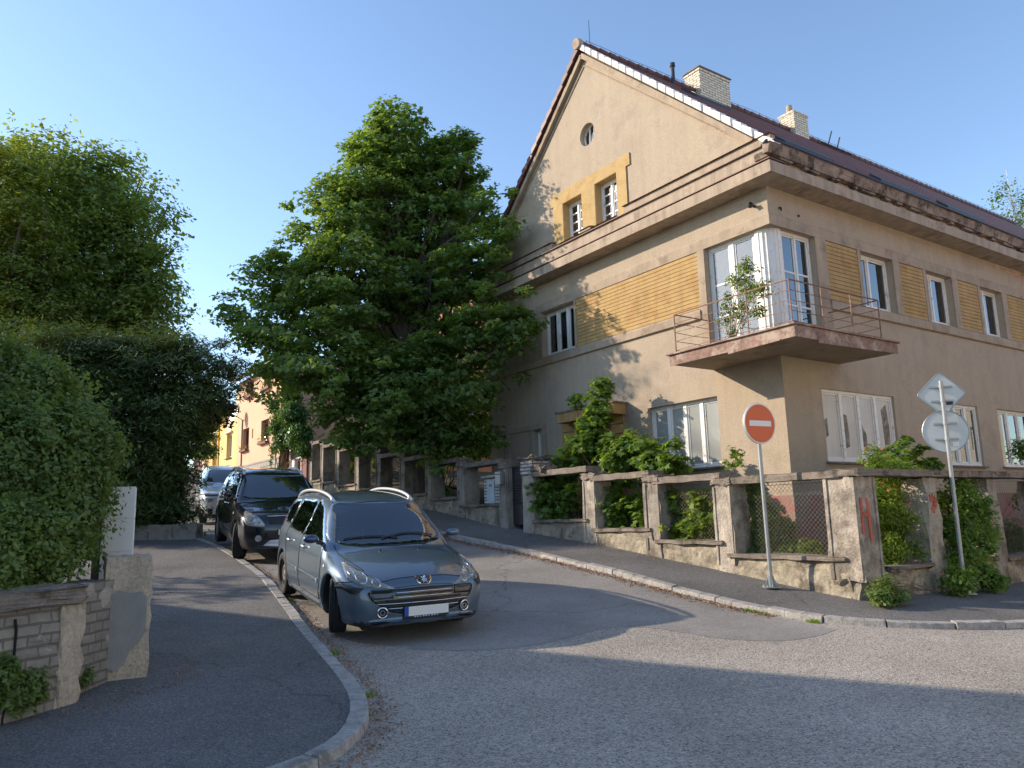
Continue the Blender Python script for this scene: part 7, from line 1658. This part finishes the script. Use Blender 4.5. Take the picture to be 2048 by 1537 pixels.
# --- the black SUV behind it ---------------------------------------------------------
M['paint_black'] = carpaint('black_blue_paint', (.003,.004,.010), 0, .2)
prof = [(.12,.27),(.02,.36),(.0,.52),(.02,.70),(.08,.83),(.20,.93),(.55,1.0),(.9,1.055),(1.18,1.10),(1.4,1.24),(1.7,1.43),(1.95,1.57),(2.3,1.655),(2.8,1.69),(3.4,1.68),(3.9,1.62),(4.2,1.50),(4.36,1.25),(4.45,1.0),(4.52,.75),(4.5,.45),(4.4,.3),(2.2,.24)]
wpl = [(0,.62),(.06,.73),(.16,.81),(.35,.875),(.6,.905),(1,.92),(2.2,.925),(3.5,.92),(4.1,.89),(4.4,.80),(4.52,.72)]
tmb = [(0,.92),(.28,.94),(.48,1.0),(.75,1.0),(.95,.985),(1.06,.96),(1.14,.92),(1.35,.82),(1.55,.72),(1.72,.64),(1.8,.6)]
b1 = [(1.55,1.14),(1.62,1.19),(2.05,1.48),(2.3,1.545),(2.52,1.56),(2.56,1.18),(2.5,1.13)]
b2 = [(2.64,1.17),(2.62,1.56),(3.0,1.565),(3.35,1.54),(3.50,1.26),(3.45,1.18)]
b3 = [(3.60,1.27),(3.50,1.50),(3.75,1.50),(4.0,1.40),(4.10,1.30),(3.95,1.25)]
ws = [(-.68,1.45),(-.4,1.30),(0,1.24),(.4,1.30),(.68,1.45),(.63,1.72),(.57,2.0),(.3,1.94),(0,1.92),(-.3,1.94),(-.57,2.0),(-.63,1.72)]
c2 = Car('parked_car', 'black SUV parked between the blue grey estate and the pale car', 'car', prof, wpl, tmb, .30, .16, .07, [(.93,.35),(3.62,.35)], .415, k=.12, h=.024, paint=M['paint_black'],
         openings=[('s', b1), ('s', b2), ('s', b3), ('f', ws)], belt=1.10, cav=(1.3, 4.1), flare=.02, clad=lambda c: c[:, 2] < .40)
c2.decal('windscreen', 't', [(a * 1.035, 1.6 + (b - 1.6) * 1.06) for a, b in ws], M['carglass'], .004, curve=True, step=.05)
for sd_ in (-1, 1):
    for nm, P, g_ in (('front_window', b1, M['tintglass']), ('rear_window', b2, M['tintglass']), ('quarter_window', b3, M['tintglass'])):
        cy = sum(p[0] for p in P)/len(P); cz = sum(p[1] for p in P)/len(P)
        c2.decal(nm, 's', [(cy+(a-cy)*1.04, cz+(b-cz)*1.06) for a, b in P], g_, .003, sd_, curve=True, step=.05)
    c2.line('window_trim', 's', [(1.5,1.115),(2.5,1.12),(3.45,1.16),(4.05,1.24)], M['chrome'], .008, sd_, off=.004)
    c2.line('door_gap', 's', [(1.50,1.1),(1.42,.9),(1.44,.6),(1.52,.40)], M['seam'], .005, sd_); c2.line('door_gap', 's', [(2.6,1.55),(2.6,1.1),(2.58,.4)], M['seam'], .005, sd_)
    for y0 in (2.35, 3.25): p, n = c2.hit('s', y0, .98, sd_); m = MB(); m.tube([(p.x - sd_*.01, y0-.1, .98), (p.x + sd_*.03, y0-.06, .985), (p.x + sd_*.03, y0+.06, .985), (p.x - sd_*.01, y0+.1, .98)], .015, 8); m.build('door_handle', M['chrome'], c2.root, smooth=True)
    c2.decal('side_indicator', 's', circ2(1.20,.86,.024), M['platew'], .006, sd_)
    mirror(c2, 1.62, 1.17, sd_, M['paint_black'], (.19, .11, .15)); rail_(c2, sd_*.60, 2.15, 3.95, .055, .024, M['silver'])
    wheel(c2, sd_*.80, .93, .35, .22, R(-16), 'alloy', sd_); wheel(c2, sd_*.81, 3.62, .35, .22, 0, 'alloy', sd_)
    p, n = c2.hit('f', sd_*.60, .47); m = MB(); m.tube([p - n*.02, p + n*.015], .05, 20); f_ = m.build('fog_light', M['lamp_in'], c2.root)
    m = MB(); a = n.orthogonal().normalized(); b = n.cross(a); m.tube([tuple(p + n*.016 + a*.055*math.cos(t) + b*.055*math.sin(t)) for t in np.linspace(0, 2*math.pi, 21)], .008, 6, False); m.build('ring', M['chrome'], f_)
interior(c2, 1.32, 1.07, [(2.1,-.38),(2.1,.38),(3.1,-.4),(3.1,.4)], 1.63)
headlamp(c2, [(.50,.70),(.66,.69),(.80,.715),(.835,.80),(.82,.90),(.76,.935),(.66,.90),(.56,.81)], 'f', [(.73,.81,.062), (.60,.755,.04)])
c2.decal('grille', 'f', [(-.45,.86),(0,.88),(.45,.86),(.42,.74),(0,.72),(-.42,.74)], M['blackplastic'], .004)
c2.line('grille_rim', 'f', [(-.45,.87),(0,.89),(.45,.87)], M['chrome'], .009, off=.005)
c2.decal('lower_grille', 'f', [(-.50,.62),(.50,.62),(.44,.46),(-.44,.46)], M['blackplastic'], .004)
c2.decal('skid_plate', 'f', [(-.52,.335),(-.40,.44),(-.2,.46),(.2,.46),(.40,.44),(.52,.335),(.3,.32),(-.3,.32)], M['silver'], .012)
m = MB(); p, n = c2.hit('f', 0, .60); m.box((-.26, p.y-.02, .54), (.26, p.y+.02, .65)); m.build('number_plate', M['platew'], c2.root)
c2.line('bonnet_gap', 'f', [(-.52,.88),(-.3,.93),(0,.945),(.3,.93),(.52,.88)], M['seam'], .005)
c2.place(-4.266, 14.867, .855, R(151.97), R(6.0), R(.3))

# --- the pale car at the back --------------------------------------------------------
M['paint_pale'] = carpaint('pale_silver_paint', (.62,.64,.66), .25, .35)
prof = [(.12,.24),(.02,.34),(.0,.55),(.02,.78),(.08,.90),(.22,.99),(.6,1.06),(1.0,1.10),(1.2,1.15),(1.45,1.31),(1.75,1.48),(2.0,1.58),(2.4,1.65),(2.9,1.67),(3.5,1.655),(4.0,1.58),(4.25,1.42),(4.38,1.15),(4.46,.9),(4.5,.6),(4.4,.3),(2.2,.22)]
wpl = [(0,.64),(.06,.74),(.16,.82),(.35,.88),(.6,.91),(1,.92),(3.5,.92),(4.1,.89),(4.5,.74)]
tmb = [(0,.92),(.28,.94),(.48,1.0),(.8,1.0),(1.0,.985),(1.08,.96),(1.16,.92),(1.35,.83),(1.55,.73),(1.70,.65),(1.8,.6)]
ws = [(-.70,1.48),(-.4,1.32),(0,1.27),(.4,1.32),(.70,1.48),(.65,1.76),(.58,2.05),(.3,1.98),(0,1.96),(-.3,1.98),(-.58,2.05),(-.65,1.76)]
q1 = [(1.60,1.17),(1.70,1.23),(2.1,1.47),(2.35,1.53),(2.55,1.54),(2.58,1.18)]; q2 = [(2.66,1.18),(2.64,1.54),(3.1,1.55),(3.5,1.50),(3.66,1.28),(3.6,1.20)]; q3 = [(3.75,1.28),(3.62,1.47),(3.95,1.43),(4.1,1.32)]
c3 = Car('parked_car', 'pale silver car farthest up the street, partly hidden by the black SUV', 'car', prof, wpl, tmb, .26, .16, .06, [(.95,.35),(3.67,.35)], .41, k=.12, h=.028, paint=M['paint_pale'],
         openings=[('s', q1), ('s', q2), ('f', ws)], belt=1.12, cav=(1.35, 4.1), flare=.02, clad=lambda c: c[:, 2] < .36)
c3.decal('windscreen', 't', [(a * 1.035, 1.64 + (b - 1.64) * 1.06) for a, b in ws], M['carglass'], .004, curve=True, step=.06)
for sd_ in (-1, 1):
    for nm, P, g_ in (('front_window', q1, M['tintglass']), ('rear_window', q2, M['tintglass']), ('quarter_window', q3, M['tintglass'])):
        cy = sum(p[0] for p in P)/len(P); cz = sum(p[1] for p in P)/len(P)
        c3.decal(nm, 's', [(cy+(a-cy)*1.04, cz+(b-cz)*1.06) for a, b in P], g_, .003, sd_, curve=True, step=.06)
    mirror(c3, 1.62, 1.2, sd_, M['silver'], (.19, .11, .15)); wheel(c3, sd_*.80, .95, .35, .22, R(-5), 'alloy', sd_); wheel(c3, sd_*.81, 3.67, .35, .22, 0, 'alloy', sd_)
    c3.decal('daytime_lamp', 'f', [(sd_*.42,.93),(sd_*.80,.915),(sd_*.82,.87),(sd_*.44,.875)], M['blackgloss'], .005)
    c3.decal('headlight', 'f', [(sd_*.52,.82),(sd_*.80,.82),(sd_*.80,.70),(sd_*.62,.70)], M['lamp_in'], .005)
    c3.decal('air_intake', 'f', [(sd_*.60,.52),(sd_*.74,.52),(sd_*.70,.34),(sd_*.58,.36)], M['blackgloss'], .005)
c3.decal('grille', 'f', [(-.5,.62),(.5,.62),(.42,.42),(-.42,.42)], M['blackplastic'], .005)
interior(c3, 1.4, 1.1, [(2.2,-.38),(2.2,.38),(3.2,-.4),(3.2,.4)], 1.62)
c3.place(-8.452, 23.34, 1.572, R(155.1), R(6.6), 0)

for c_ in (c1, c2, c3): c_.root['group'] = 'cars parked along the left kerb'
